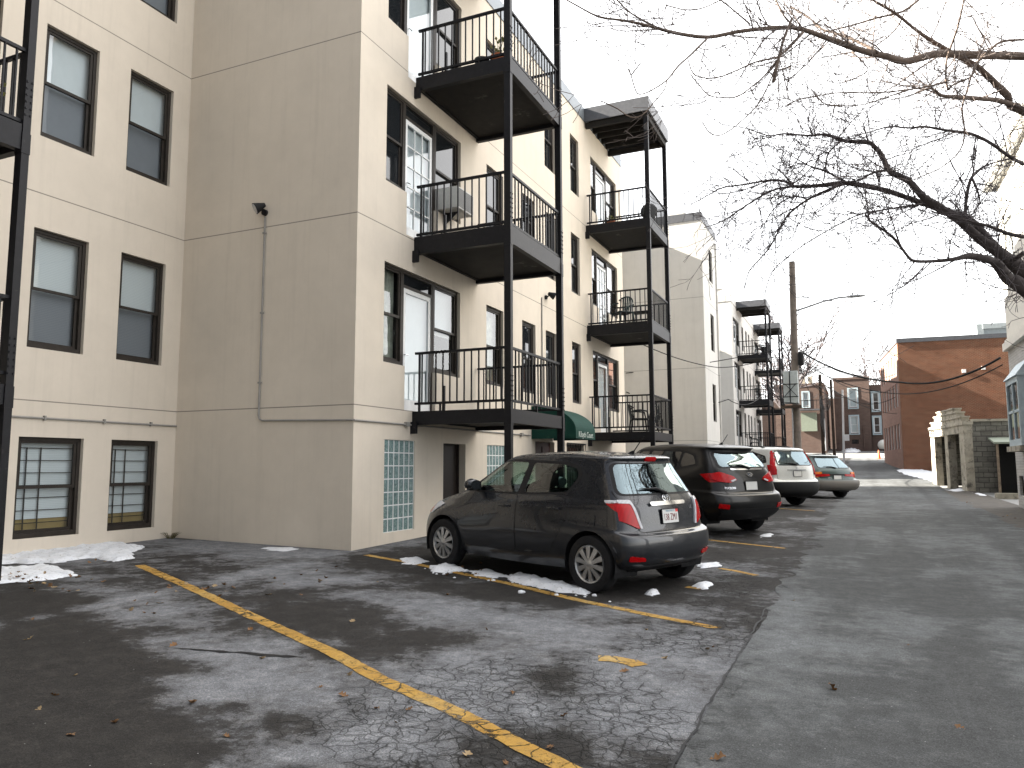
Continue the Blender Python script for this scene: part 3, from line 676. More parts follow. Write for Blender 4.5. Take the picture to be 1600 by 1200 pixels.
def build_car(name, label, spec, at, heading, scale=1.0):
    """at: ground point under the middle of the wheelbase; heading: direction the nose points (degrees)"""
    S = spec; c = Car(S['rows']); xr_, xf_ = S['axles']; mid = (xr_ + xf_) / 2; c.mid = mid
    hx, hy = cos(RAD(heading)), sin(RAD(heading))
    wb = xf_ - xr_
    zf = gz(at[0] + hx * wb / 2, at[1] + hy * wb / 2); zb = gz(at[0] - hx * wb / 2, at[1] - hy * wb / 2)
    zl = gz(at[0] - hy * .7, at[1] + hx * .7); zr = gz(at[0] + hy * .7, at[1] - hx * .7)
    root = thing(name, label, S.get('cat', 'car'), (at[0], at[1], (zf + zb) / 2), 0)
    root.rotation_euler = (atan2(zl - zr, 1.4), -atan2(zf - zb, wb), RAD(heading))
    root.scale = (scale,) * 3
    pm = M[S['paint']]; R = S['R']; W = S['W']
    side_holes = [rounded(q, .05) for q in S['side_glass']]
    rear = rounded(S['rear_glass'], .07); front = rounded(S['front_glass'], .06)
    c.cut['L'] = c.cut['R'] = side_holes; c.cut['B'] = [rear]; c.cut['F'] = [front]
    ra = R + .045
    body = c.body_mesh((xr_, xf_), ra + .03, R + .005).build('body', pm, root, True, 180, world=False)
    sol = None
    # wheel arches: lip + liner
    for s, vw in ((1, 'L'), (-1, 'R')):
        for wx in (xr_, xf_):
            lo = S['sill'] + .05
            a0 = math.degrees(math.asin(max(-1, min(1, (lo - R) / ra))))
            outer = ring_pts(wx, R + .005, ra + .055, a0, 180 - a0, 22); inner = ring_pts(wx, R + .005, ra, a0, 180 - a0, 22)
            lip = c.patch(vw, outer + inner[::-1], .002, .003, h=.03)
            lip.build('wheel_arch', M[S.get('arch_mat', S['paint'])], root, True, 50, world=False)
            ln = MB()
            pts = ring_pts(wx, R + .005, ra + .006, -20, 200, 20)
            y0, y1 = s * .42, s * (S['half'] - .03)
            vs = [(x, y0, z) for x, z in pts] + [(x, y1, z) for x, z in pts]
            n = len(pts)
            ln.add(vs, [(i, i + 1, n + i + 1, n + i) for i in range(n - 1)])
            ln.add([(x, y0, z) for x, z in pts], [tuple(range(n))])
            ln.build('wheel_well', M['black_plastic'], root, world=False)
            wheel(root, wx, s * (S['half'] - .02 - W / 2), s, R, W, S['rim'], S['spokes'], M[S.get('rim_mat', 'alloy')])
        # glasshouse: black surround with the panes in it
        c.patch(vw, rounded(S['surround'], .05), .0005, .0015, holes=side_holes, h=.035).build('window_surround', M['black_plastic'], root, True, 50, world=False)
        for q in side_holes:
            c.patch(vw, q, .000, .002, h=.05).build('side_window', M[S.get('side_mat', 'car_glass')], root, True, 60, world=False)
        # doors with a dark shut line round them
        for q in S['doors']:
            qq = rounded(q, .06)
            cx = sum(p[0] for p in qq) / len(qq); cz = sum(p[1] for p in qq) / len(qq)
            big = [(cx + (p[0] - cx) * 1.012 , cz + (p[1] - cz) * 1.016) for p in qq]
            sm = [(cx + (p[0] - cx) * .999, cz + (p[1] - cz) * .999) for p in qq]
            dr = c.patch(vw, qq, .0025, .002, h=.05).build('door', pm, root, True, 60, world=False)
            c.patch(vw, big, .0005, .0008, holes=[sm], h=.03).build('door_gap', M['black_plastic'], dr, True, 60, world=False)
            hxp, hz = min(p[0] for p in q) + .10, max(p[1] for p in q) - S.get('handle_drop', .13)
            loc, no, _, _ = c.hit(vw, hxp + .09, hz)
            if loc is not None:
                hb = MB()
                hb.bbox(hxp, hxp + .19, loc.y + s * .012, loc.y + s * .036, hz - .014, hz + .014, .008)
                hb.box(hxp + .01, hxp + .04, loc.y - s * .01, loc.y + s * .02, hz - .012, hz + .012)
                hb.box(hxp + .15, hxp + .18, loc.y - s * .01, loc.y + s * .02, hz - .012, hz + .012)
                hb.build('handle', M[S.get('handle_mat', S['paint'])], dr, True, 40, world=False)
        for q, mt, nm in S['side_bits']:
            c.patch(vw, rounded(q, .02), .003, .006, h=.03).build(nm, M[mt], root, True, 60, world=False)
        # mirror
        mx, mz = S['mirror']
        loc, no, _, _ = c.hit(vw, mx, mz - .02)
        if loc is not None:
            y = loc.y; mm = MB()
            mm.lathe([(.001, -.075), (.05, -.068), (.082, -.03), (.088, .02), (.07, .062), (.03, .085), (.001, .09)], 20, 'x')
            mv = [(mx + .02 + p[0], y + s * (.115 + p[1] * 1.25), mz + .05 + p[2] * .85) for p in mm.v]
            mm.v = mv
            mm.bar((mx + .03, y - s * .02, mz - .01), (mx + .03, y + s * .08, mz + .03), .06, .045)
            mo = mm.build('mirror', pm, root, True, 50, world=False, fixn=True)
            MB().add([(mx - .058, y + s * (.115 + .088 * cos(a)), mz + .05 + .06 * sin(a)) for a in [k * pi / 8 for k in range(16)]], [tuple(range(16))]).build('mirror_glass', M['dark_pane'], mo, world=False)
    # rear and front screens
    c.patch('B', rounded(S['rear_surround'], .08), .0005, .0015, holes=[rear], h=.04).build('rear_window_seal', M['black_plastic'], root, True, 60, world=False)
    c.patch('B', rear, 0, .002, h=.05).build('rear_window', M[S.get('rear_mat', 'rear_glass')], root, True, 60, world=False)
    c.patch('F', front, 0, .002, h=.06).build('windscreen', M['car_glass'], root, True, 60, world=False)
    for q, mt, nm, off, th in S['rear_bits']:
        c.patch('B', rounded(q, .02), off, th, h=.03).build(nm, M[mt], root, True, 60, world=False)
    # tailgate outline
    tg = rounded(S['tailgate'], .06)
    sm = [(p[0] * .988, S['tailgate'][0][1] + (p[1] - S['tailgate'][0][1]) * .988 + .005) for p in tg]
    c.patch('B', tg, .0008, .0008, holes=[sm], h=.04).build('tailgate_gap', M['black_plastic'], root, True, 60, world=False)
    # number plate
    pu, pz = S['plate_at']
    loc, no, _, _ = c.hit('B', pu, pz)
    px = loc.x - .010
    tilt = S.get('plate_tilt', .1)
    fn = lambda u, v, w: (px + v * tilt - w, pu - u, pz + v)
    pl = MB(); pl.prism(rounded([(-.152, -.076), (.152, -.076), (.152, .076), (-.152, .076)], .012), fn, .004)
    po = pl.build('number_plate', M['plate'], root, world=False, fixn=True)
    fr = MB()
    for a, b in (((-.156, -.082), (.156, -.074)), ((-.156, .074), (.156, .082)), ((-.160, -.082), (-.150, .082)), ((.150, -.082), (.160, .082))):
        fr.prism([a, (b[0], a[1]), b, (a[0], b[1])], fn, .008)
    fr.build('plate_frame', M['black_plastic'], po, world=False, fixn=True)
    if S.get('plate_text'):
        text_mb(S['plate_text'], .105, lambda u, v, w: fn(u, v - .045, .0042 + w), .002, .66).build('lettering', M['plate_text'], po, world=False)
        text_mb('MASSACHUSETTS', .026, lambda u, v, w: fn(u, v + .048, .0042 + w), .002, .8).build('state_lettering', M['plate_blue'], po, world=False)
        st = MB(); st.prism([(.10, .040), (.148, .040), (.148, .074), (.10, .074)], fn, .0046); st.build('sticker', M['sticker_red'], po, world=False, fixn=True)
    # emblem: rings built as tubes
    eu, ez = S['emblem_at']; loc, no, _, _ = c.hit('B', eu, ez)
    if loc is not None:
        em = MB(); sl = (c.hit('B', eu, ez + .04)[0].x - loc.x) / .04
        def E(u, v): return (loc.x - .012 + v * sl, eu - u, ez + v)
        def ell(cx, cy, a, b, r, sk=0): return em.tube([E(cx + 1.15 * a * cos(k * pi / 14) + sk * b * sin(k * pi / 14), cy + b * sin(k * pi / 14)) for k in range(29)], r, 6, False)
        if S['emblem'] == 'three_ellipses':
            ell(0, 0, .056, .038, .0055); ell(0, .002, .018, .034, .0045); ell(0, .017, .036, .014, .0045)
        elif S['emblem'] == 'slanted_h':
            ell(0, 0, .056, .034, .005)
            em.tube([E(-.026, -.025), E(-.014, 0), E(-.012, .027)], .006, 6); em.tube([E(.012, -.027), E(.014, 0), E(.026, .025)], .006, 6); em.tube([E(-.014, -.004), E(.014, .004)], .005, 6)
        elif S['emblem'] == 'upright_h':
            em.tube([E(-.035, -.03), E(-.024, .03)], .005, 6); em.tube([E(.035, -.03), E(.024, .03)], .005, 6); em.tube([E(-.028, 0), E(.028, 0)], .005, 6)
        else: ell(0, 0, .05, .028, .006)
        em.build('emblem', M['chrome'], root, True, 60, world=False)
    for s_, u, v, size, mt in S.get('badges', []):
        loc, no, _, _ = c.hit('B', u, v)
        sx = (c.hit('B', u - .08, v)[0].x - c.hit('B', u + .08, v)[0].x) / .16
        sz = (c.hit('B', u, v + .05)[0].x - loc.x) / .05
        text_mb(s_, size, lambda a, b, w: (loc.x - .008 + a * sx + b * sz - w, u - a, v + b), .003, 1.1).build('badge', M[mt], root, world=False)
    # wiper
    wp = S['wiper']
    loc0 = c.hit('B', *wp[0])[0]; w = MB()
    pts = []
    for u, v in wp:
        l, no, _, _ = c.hit('B', u, v); pts.append(l + Vector((-.022, 0, .01)))
    w.tube(pts, [.024] + [.014] * (len(pts) - 2) + [.006], 8)
    w.build('rear_wiper', M['black_plastic'], root, True, 60, world=False)
    # aerial, roof rails, exhaust
    if S.get('aerial'):
        x, y, l = S['aerial']; z = c.hit('T', x, y)[0].z
        a = MB(); a.tube([(x + .04, y, z - .01), (x, y, z + .015), (x - .02, y, z + .03)], [.03, .024, .012], 8); a.tube([(x - .01, y, z + .02), (x - l * .62, y, z + l * .78)], .006, 6)
        a.build('aerial', M['black_plastic'], root, True, 60, world=False)
    for s in (1, -1):
        if S.get('rails'):
            x0, x1, y = S['rails']; r = MB(); pts = []
            for k in range(9):
                x = x0 + (x1 - x0) * k / 8; z = c.hit('T', x, s * y)[0].z
                pts.append((x, s * y, z + (.045 if 0 < k < 8 else -.005)))
            r.tube(pts, .017, 8); r.build('roof_rail', M['black_plastic'], root, True, 60, world=False)
    # cabin: dash, wheel, seats
    b0, b1 = S['cabin']; hs = S['seat_z']
    for x, nm in ((b1 - .55, 'front_seat'), (b0, 'rear_seat')):
        for s in (1, -1):
            q = MB(); y = s * .36
            q.bbox(x, x + .5, y - .24, y + .24, hs - .22, hs - .08, .05)
            q.add([(p[0] - (p[2] - hs + .1) * .25, p[1], p[2]) for p in MB().bbox(x - .10, x + .03, y - .23, y + .23, hs - .12, hs + .42, .05).v], MB().bbox(0, 1, 0, 1, 0, 1, .05).f)
            q.add([(p[0] - (p[2] - hs + .1) * .25, p[1], p[2]) for p in MB().bbox(x - .09, x + .01, y - .12, y + .12, hs + .45, hs + .63, .04).v], MB().bbox(0, 1, 0, 1, 0, 1, .04).f)
            q.build(nm, M['seat'], root, True, 40, world=False)
    d = MB(); d.bbox(b1 + .25, b1 + .65, -.66, .66, hs - .2, hs + .24, .06); d.build('dashboard', M['black_plastic'], root, True, 40, world=False)
    sw = MB(); sw.tube([(b1 + .18 + .06 * sin(a), .36 + .18 * cos(a), hs + .22 + .17 * sin(a)) for a in [k * pi / 12 for k in range(25)]], .014, 8, False)
    sw.build('steering_wheel', M['black_plastic'], root, True, 60, world=False)
    fl = MB(); fl.box(.3, S['rows'][0][1] - .3, -.66, .66, S['sill'] + .02, S['sill'] + .05); fl.build('floor_pan', M['black_plastic'], root, world=False)
    if S.get('extra'): S['extra'](root, c)
    # shift everything so that the thing's origin is under the wheelbase
    for ch in list(root.children_recursive):
        if ch.data: ch.data.transform(Matrix.Translation((-mid, 0, 0)))
    return root

def skid(x0, x1, hw, z0, z1): return [(hw, z0), (hw, z1), (-hw, z1), (-hw, z0)]

HATCH = dict(
    paint='paint_grey', half=.8475, R=.305, W=.185, rim=.205, spokes=(10, .030), axles=(.585, 3.095), sill=.22, seat_z=.62, cabin=(1.05, 2.35),
    rows=[  # xr   xf    br   bf   wr   wm   wf    zr   zm   zf
        (.16, 3.76, .20, .30, .68, .76, .68, .24, .20, .22),
        (.03, 3.85, .17, .42, .79, .825, .75, .35, .33, .32),
        (.00, 3.885, .17, .52, .820, .8475, .76, .50, .55, .48),
        (.015, 3.87, .17, .58, .815, .846, .74, .615, .68, .62),
        (.085, 3.81, .16, .62, .785, .835, .71, .650, .78, .73),
        (.13, 3.66, .16, .64, .770, .815, .67, .90, .92, .83),
        (.19, 3.06, .18, .42, .735, .775, .68, 1.04, .985, .995),
        (.40, 2.30, .16, .25, .590, .615, .56, 1.395, 1.415, 1.40),
        (.37, 2.18, .16, .25, .560, .585, .52, 1.44, 1.465, 1.445),
        (.46, 2.02, .22, .25, .42, .45, .38, 1.475, 1.505, 1.475),
        (.80, 1.75, .02, .02, .0, .0, .0, 1.50, 1.515, 1.50)],
    side_glass=[[(2.70, 1.005), (1.76, 1.015), (1.70, 1.375), (2.02, 1.385), (2.16, 1.365), (2.44, 1.20)],
                [(1.655, 1.02), (.98, 1.055), (.86, 1.22), (.90, 1.315), (1.10, 1.36), (1.60, 1.375)]],
    surround=[(2.93, .985), (1.6, 1.0), (.95, 1.03), (.80, 1.22), (.84, 1.345), (1.1, 1.395), (2.04, 1.41), (2.25, 1.375), (2.6, 1.17)],
    doors=[[(2.84, .985), (1.73, .99), (1.72, .34), (2.70, .33), (2.80, .5)], [(1.705, .99), (.98, 1.0), (.92, .80), (1.02, .62), (1.16, .38), (1.70, .34)]],
    side_bits=[([(.52, .83), (.65, .83), (.65, .70), (.52, .70)], 'paint_grey', 'fuel_flap'),
               ([(3.58, .80), (3.42, .82), (3.25, .80), (3.50, .66), (3.66, .66)], 'clear_lens', 'headlight'),
               ([(3.60, .76), (3.50, .77), (3.55, .66), (3.68, .66)], 'amber_lens', 'turn_signal'),
               ([(.40, .962), (.08, .965), (.08, .80), (.18, .83), (.29, .90)], 'red_lens', 'tail_light'),
               ([(.43, .992), (.08, .995), (.08, .962), (.40, .960)], 'clear_lens', 'reversing_light')],
    front_glass=[(-.56, 1.03), (.56, 1.03), (.49, 1.37), (-.49, 1.37)],
    rear_glass=[(-.665, 1.06), (.665, 1.06), (.555, 1.375), (-.555, 1.375)],
    rear_surround=[(-.70, 1.04), (.70, 1.04), (.58, 1.392), (-.58, 1.392)],
    tailgate=[(-.54, .655), (.54, .655), (.62, .9), (.72, 1.03), (.595, 1.41), (-.595, 1.41), (-.72, 1.03), (-.62, .9)],
    rear_bits=[([(.83, .965), (.60, .960), (.525, .70), (.56, .70), (.68, .755), (.83, .82)], 'red_lens', 'tail_light', .004, .012),
               ([(-.83, .965), (-.60, .960), (-.525, .70), (-.56, .70), (-.68, .755), (-.83, .82)], 'red_lens', 'tail_light', .004, .012),
               ([(.83, .995), (.588, .992), (.492, .695), (.526, .695), (.606, .955), (.83, .962)], 'clear_lens', 'reversing_light', .006, .014),
               ([(-.83, .995), (-.588, .992), (-.492, .695), (-.526, .695), (-.606, .955), (-.83, .962)], 'clear_lens', 'reversing_light', .006, .014),
               ([(-.31, .925), (.31, .925), (.33, .955), (.30, .965), (-.30, .965), (-.33, .955)], 'chrome', 'tailgate_trim', .006, .02),
               ([(.74, .375), (.52, .365), (.54, .405), (.73, .43)], 'red_lens', 'reflector', .004, .008),
               ([(-.74, .375), (-.52, .365), (-.54, .405), (-.73, .43)], 'red_lens', 'reflector', .004, .008),
               ([(-.10, 1.415), (.10, 1.415), (.10, 1.445), (-.10, 1.445)], 'red_lens', 'brake_light', .006, .012),
               ([(-.62, .215), (.62, .215), (.60, .30), (-.60, .30)], 'black_plastic', 'bumper_valance', .002, .004)],
    plate_at=(0, .81), plate_tilt=.12, plate_text='138 ZM1', emblem='three_ellipses', emblem_at=(0, 1.005), wiper=[(-.02, 1.045), (.12, 1.10), (.40, 1.10)],
    badges=[('LE', -.45, .875, .05, 'chrome')], mirror=(2.52, 1.03), aerial=(.62, .0, .26))

SUV = dict(
    paint='paint_black', half=.91, R=.345, W=.225, rim=.225, spokes=(10, .022), axles=(.86, 3.50), sill=.26, seat_z=.78, cabin=(1.25, 2.7), rim_mat='galv',
    rows=[
        (.18, 4.26, .22, .35, .72, .82, .72, .30, .25, .28),
        (.05, 4.37, .20, .50, .83, .885, .80, .44, .40, .40),
        (.00, 4.41, .20, .60, .875, .910, .82, .60, .62, .58),
        (.02, 4.39, .21, .66, .870, .908, .80, .73, .80, .74),
        (.09, 4.33, .22, .72, .840, .895, .76, .78, .90, .86),
        (.13, 4.14, .24, .74, .825, .875, .72, .98, 1.02, .98),
        (.21, 3.45, .28, .48, .785, .83, .72, 1.22, 1.10, 1.10),
        (.46, 2.62, .22, .28, .610, .66, .60, 1.52, 1.555, 1.53),
        (.38, 2.50, .22, .28, .585, .63, .56, 1.57, 1.605, 1.58),
        (.50, 2.30, .26, .28, .44, .48, .42, 1.62, 1.645, 1.615),
        (.90, 2.0, .02, .02, .0, .0, .0, 1.645, 1.66, 1.64)],
    side_mat='dark_glass', rear_mat='rear_glass',
    side_glass=[[(3.05, 1.13), (2.10, 1.14), (2.06, 1.50), (2.40, 1.50), (2.55, 1.46)], [(2.02, 1.14), (1.20, 1.20), (1.16, 1.50), (1.98, 1.51)], [(1.12, 1.21), (.74, 1.28), (.86, 1.43), (1.10, 1.49)]],
    surround=[(3.25, 1.10), (2.0, 1.11), (1.1, 1.17), (.66, 1.25), (.82, 1.47), (1.2, 1.535), (2.42, 1.535), (2.65, 1.48)],
    doors=[[(3.28, 1.08), (2.08, 1.10), (2.07, .42), (3.08, .40), (3.18, .6)], [(2.05, 1.10), (1.2, 1.14), (1.15, .92), (1.26, .72), (1.42, .48), (2.05, .42)]],
    side_bits=[([(.58, 1.10), (.36, 1.12), (.20, 1.06), (.18, .97), (.34, .96)], 'red_lens', 'tail_light')],
    front_glass=[(-.60, 1.15), (.60, 1.15), (.54, 1.48), (-.54, 1.48)],
    rear_glass=[(-.60, 1.235), (.60, 1.235), (.54, 1.485), (-.54, 1.485)],
    rear_surround=[(-.66, 1.21), (.66, 1.21), (.57, 1.515), (-.57, 1.515)],
    tailgate=[(-.62, .76), (.62, .76), (.66, 1.0), (.72, 1.2), (.58, 1.53), (-.58, 1.53), (-.72, 1.2), (-.66, 1.0)],
    rear_bits=[([(.80, 1.10), (.66, 1.14), (.40, 1.06), (.34, 1.00), (.50, .95), (.70, .97), (.82, 1.02)], 'red_lens', 'tail_light', .004, .02),
               ([(-.80, 1.10), (-.66, 1.14), (-.40, 1.06), (-.34, 1.00), (-.50, .95), (-.70, .97), (-.82, 1.02)], 'red_lens', 'tail_light', .004, .02),
               ([(.50, .985), (.38, 1.02), (.36, 1.0), (.46, .965)], 'clear_lens', 'reversing_light', .02, .012),
               ([(-.50, .985), (-.38, 1.02), (-.36, 1.0), (-.46, .965)], 'clear_lens', 'reversing_light', .02, .012),
               ([(-.40, 1.175), (.40, 1.175), (.42, 1.20), (-.42, 1.20)], 'chrome', 'tailgate_trim', .004, .01),
               ([(.82, .52), (.62, .50), (.63, .58), (.82, .60)], 'red_lens', 'reflector', .004, .008),
               ([(-.82, .52), (-.62, .50), (-.63, .58), (-.82, .60)], 'red_lens', 'reflector', .004, .008),
               ([(-.70, .31), (.70, .31), (.76, .47), (.52, .50), (-.52, .50), (-.76, .47)], 'black_plastic', 'bumper_valance', .003, .008)],
    plate_at=(0, .90), plate_tilt=.10, plate_text=None, emblem='slanted_h', emblem_at=(0, 1.10), wiper=[(-.04, 1.20), (.14, 1.26), (.40, 1.26)],
    badges=[('TUCSON', .52, .845, .055, 'chrome')], mirror=(2.86, 1.14), aerial=(.80, .0, .24))

WHITE = dict(
    paint='paint_white', half=.91, R=.345, W=.225, rim=.225, spokes=(7, .03), axles=(.93, 3.55), sill=.27, seat_z=.78, cabin=(1.3, 2.75), arch_mat='paint_white',
    rows=[
        (.16, 4.34, .20, .35, .74, .83, .73, .30, .26, .28),
        (.02, 4.46, .18, .52, .85, .888, .80, .42, .40, .42),
        (.00, 4.52, .18, .62, .885, .910, .82, .58, .62, .60),
        (.03, 4.50, .18, .68, .880, .908, .80, .72, .80, .76),
        (.09, 4.43, .18, .74, .855, .895, .77, .76, .90, .88),
        (.11, 4.25, .19, .76, .845, .875, .73, 1.0, 1.02, 1.0),
        (.14, 3.55, .20, .50, .815, .84, .73, 1.16, 1.12, 1.12),
        (.34, 2.75, .18, .28, .670, .68, .61, 1.555, 1.565, 1.54),
        (.33, 2.62, .18, .28, .635, .645, .57, 1.60, 1.61, 1.59),
        (.42, 2.42, .24, .28, .47, .49, .43, 1.645, 1.655, 1.625),
        (.90, 2.0, .02, .02, .0, .0, .0, 1.665, 1.675, 1.65)],
    side_mat='dark_glass', rear_mat='rear_glass',
    side_glass=[[(3.15, 1.15), (2.15, 1.15), (2.10, 1.52), (2.45, 1.52), (2.62, 1.48)], [(2.07, 1.15), (1.28, 1.17), (1.22, 1.52), (2.03, 1.525)], [(1.18, 1.18), (.52, 1.25), (.60, 1.38), (1.12, 1.515)]],
    surround=[(3.35, 1.12), (2.0, 1.125), (1.2, 1.14), (.45, 1.22), (.56, 1.41), (1.15, 1.55), (2.46, 1.55), (2.72, 1.50)],
    doors=[[(3.36, 1.10), (2.12, 1.11), (2.11, .42), (3.14, .40), (3.24, .6)], [(2.09, 1.11), (1.27, 1.12), (1.22, .92), (1.33, .74), (1.50, .48), (2.09, .42)]],
    side_bits=[([(.42, 1.16), (.30, 1.17), (.19, 1.10), (.17, .90), (.30, .93)], 'red_lens', 'tail_light'),
               ([(.44, 1.50), (.36, 1.50), (.23, 1.17), (.33, 1.17)], 'red_lens', 'tail_light'),
               ([(3.1, .33), (1.4, .33), (1.4, .43), (3.1, .43)], 'black_plastic', 'side_cladding')],
    front_glass=[(-.62, 1.17), (.62, 1.17), (.55, 1.50), (-.55, 1.50)],
    rear_glass=[(-.62, 1.17), (.62, 1.17), (.57, 1.535), (-.57, 1.535)],
    rear_surround=[(-.66, 1.15), (.66, 1.15), (.60, 1.56), (-.60, 1.56)],
    tailgate=[(-.70, .77), (.70, .77), (.71, 1.0), (.72, 1.15), (.61, 1.57), (-.61, 1.57), (-.72, 1.15), (-.71, 1.0)],
    rear_bits=[([(.88, 1.14), (.70, 1.14), (.71, .90), (.86, .88)], 'red_lens', 'tail_light', .004, .02),
               ([(-.88, 1.14), (-.70, 1.14), (-.71, .90), (-.86, .88)], 'red_lens', 'tail_light', .004, .02),
               ([(.83, 1.14), (.715, 1.14), (.605, 1.555), (.69, 1.555)], 'red_lens', 'tail_light', .004, .015),
               ([(-.83, 1.14), (-.715, 1.14), (-.605, 1.555), (-.69, 1.555)], 'red_lens', 'tail_light', .004, .015),
               ([(-.86, .30), (.86, .30), (.89, .70), (-.89, .70)], 'black_plastic', 'rear_bumper', .004, .012),
               ([(-.35, 1.02), (.35, 1.02), (.35, 1.045), (-.35, 1.045)], 'galv', 'tailgate_trim', .004, .012)],
    plate_at=(0, .93), plate_tilt=.05, plate_text=None, emblem='upright_h', emblem_at=(0, 1.09), wiper=[(.0, 1.16), (.14, 1.20), (.42, 1.21)],
    badges=[], mirror=(2.95, 1.16), rails=(.75, 2.45, .56))

WAGON = dict(
    paint='paint_green', half=.8575, R=.325, W=.205, rim=.205, spokes=(6, .035), axles=(.96, 3.59), sill=.25, seat_z=.62, cabin=(1.5, 2.75), arch_mat='cladding',
    rows=[
        (.16, 4.52, .20, .35, .72, .79, .70, .31, .25, .28),
        (.02, 4.66, .18, .48, .83, .84, .76, .42, .38, .38),
        (.00, 4.72, .18, .58, .850, .8575, .78, .54, .56, .52),
        (.03, 4.70, .18, .62, .835, .850, .76, .64, .68, .64),
        (.10, 4.62, .18, .66, .805, .84, .73, .67, .78, .74),
        (.13, 4.44, .20, .70, .79, .82, .70, .90, .90, .88),
        (.19, 3.55, .22, .48, .755, .775, .69, 1.02, .97, .99),
        (.62, 2.72, .20, .26, .570, .60, .55, 1.39, 1.395, 1.37),
        (.58, 2.60, .20, .26, .545, .57, .52, 1.435, 1.44, 1.42),
        (.68, 2.44, .24, .26, .41, .44, .40, 1.47, 1.48, 1.46),
        (1.1, 2.2, .02, .02, .0, .0, .0, 1.485, 1.50, 1.48)],
    side_glass=[[(3.10, .995), (2.22, 1.0), (2.20, 1.36), (2.48, 1.36), (2.60, 1.32)], [(2.16, 1.0), (1.42, 1.01), (1.36, 1.365), (2.14, 1.365)], [(1.36, 1.01), (.66, 1.04), (.80, 1.22), (.96, 1.35), (1.30, 1.365)]],
    surround=[(3.28, .975), (2.0, .98), (1.2, .99), (.58, 1.02), (.76, 1.25), (.94, 1.385), (2.5, 1.385), (2.70, 1.335)],
    doors=[[(3.32, .96), (2.19, .97), (2.18, .40), (3.14, .39), (3.24, .56)], [(2.17, .97), (1.44, .98), (1.34, .80), (1.42, .66), (1.56, .46), (2.17, .40)]],
    side_bits=[([(.46, .88), (.30, .89), (.19, .86), (.18, .72), (.44, .74)], 'amber_lens', 'tail_light'),
               ([(3.2, .30), (1.35, .30), (1.35, .50), (3.2, .50)], 'cladding', 'side_cladding')],
    front_glass=[(-.57, 1.01), (.57, 1.01), (.50, 1.35), (-.50, 1.35)],
    rear_glass=[(-.60, 1.045), (.60, 1.045), (.49, 1.37), (-.49, 1.37)],
    rear_surround=[(-.64, 1.025), (.64, 1.025), (.52, 1.39), (-.52, 1.39)],
    tailgate=[(-.62, .66), (.62, .66), (.66, .9), (.68, 1.02), (.53, 1.40), (-.53, 1.40), (-.68, 1.02), (-.66, .9)],
    rear_bits=[([(.82, .90), (.56, .90), (.56, .84), (.82, .82)], 'amber_lens', 'turn_signal', .004, .014),
               ([(-.82, .90), (-.56, .90), (-.56, .84), (-.82, .82)], 'amber_lens', 'turn_signal', .004, .014),
               ([(.82, .815), (.56, .835), (.30, .835), (.30, .765), (.56, .75), (.82, .74)], 'red_lens', 'tail_light', .004, .014),
               ([(-.82, .815), (-.56, .835), (-.30, .835), (-.30, .765), (-.56, .75), (-.82, .74)], 'red_lens', 'tail_light', .004, .014),
               ([(-.29, .835), (.29, .835), (.29, .79), (-.29, .79)], 'black_plastic', 'tailgate_trim', .004, .010),
               ([(-.86, .34), (.86, .34), (.87, .61), (-.87, .61)], 'cladding', 'rear_bumper', .004, .05)],
    plate_at=(0, .715), plate_tilt=.06, plate_text=None, emblem='plain', emblem_at=(.30, .70), wiper=[(.0, 1.03), (.16, 1.07), (.44, 1.08)],
    badges=[], mirror=(2.86, .99), rails=(.95, 2.4, .50))
# ------------------------------------------------------------------ walls, windows, balconies
def wall_holes(mb, fn, u0, u1, v0, v1, holes, depth):
    """a wall face with openings and their reveals. fn(u, v, d): d = depth behind the face"""
    us = sorted({u0, u1} | {h[0] for h in holes} | {h[1] for h in holes})
    vs = sorted({v0, v1} | {h[2] for h in holes} | {h[3] for h in holes})
    us = [u for u in us if u0 <= u <= u1]; vs = [v for v in vs if v0 <= v <= v1]
    isin = lambda u, v: any(h[0] < u < h[1] and h[2] < v < h[3] for h in holes)
    cell = {}
    for i in range(len(us) - 1):
        for j in range(len(vs) - 1):
            cell[i, j] = isin((us[i] + us[i + 1]) / 2, (vs[j] + vs[j + 1]) / 2)
    for (i, j), h in cell.items():
        a, b, c, d = us[i], us[i + 1], vs[j], vs[j + 1]
        if not h: mb.quad(fn(a, c, 0), fn(b, c, 0), fn(b, d, 0), fn(a, d, 0))
        else:
            if not cell.get((i - 1, j), False): mb.quad(fn(a, c, 0), fn(a, d, 0), fn(a, d, depth), fn(a, c, depth))
            if not cell.get((i + 1, j), False): mb.quad(fn(b, d, 0), fn(b, c, 0), fn(b, c, depth), fn(b, d, depth))
            if not cell.get((i, j - 1), False): mb.quad(fn(b, c, 0), fn(a, c, 0), fn(a, c, depth), fn(b, c, depth))
            if not cell.get((i, j + 1), False): mb.quad(fn(a, d, 0), fn(b, d, 0), fn(b, d, depth), fn(a, d, depth))

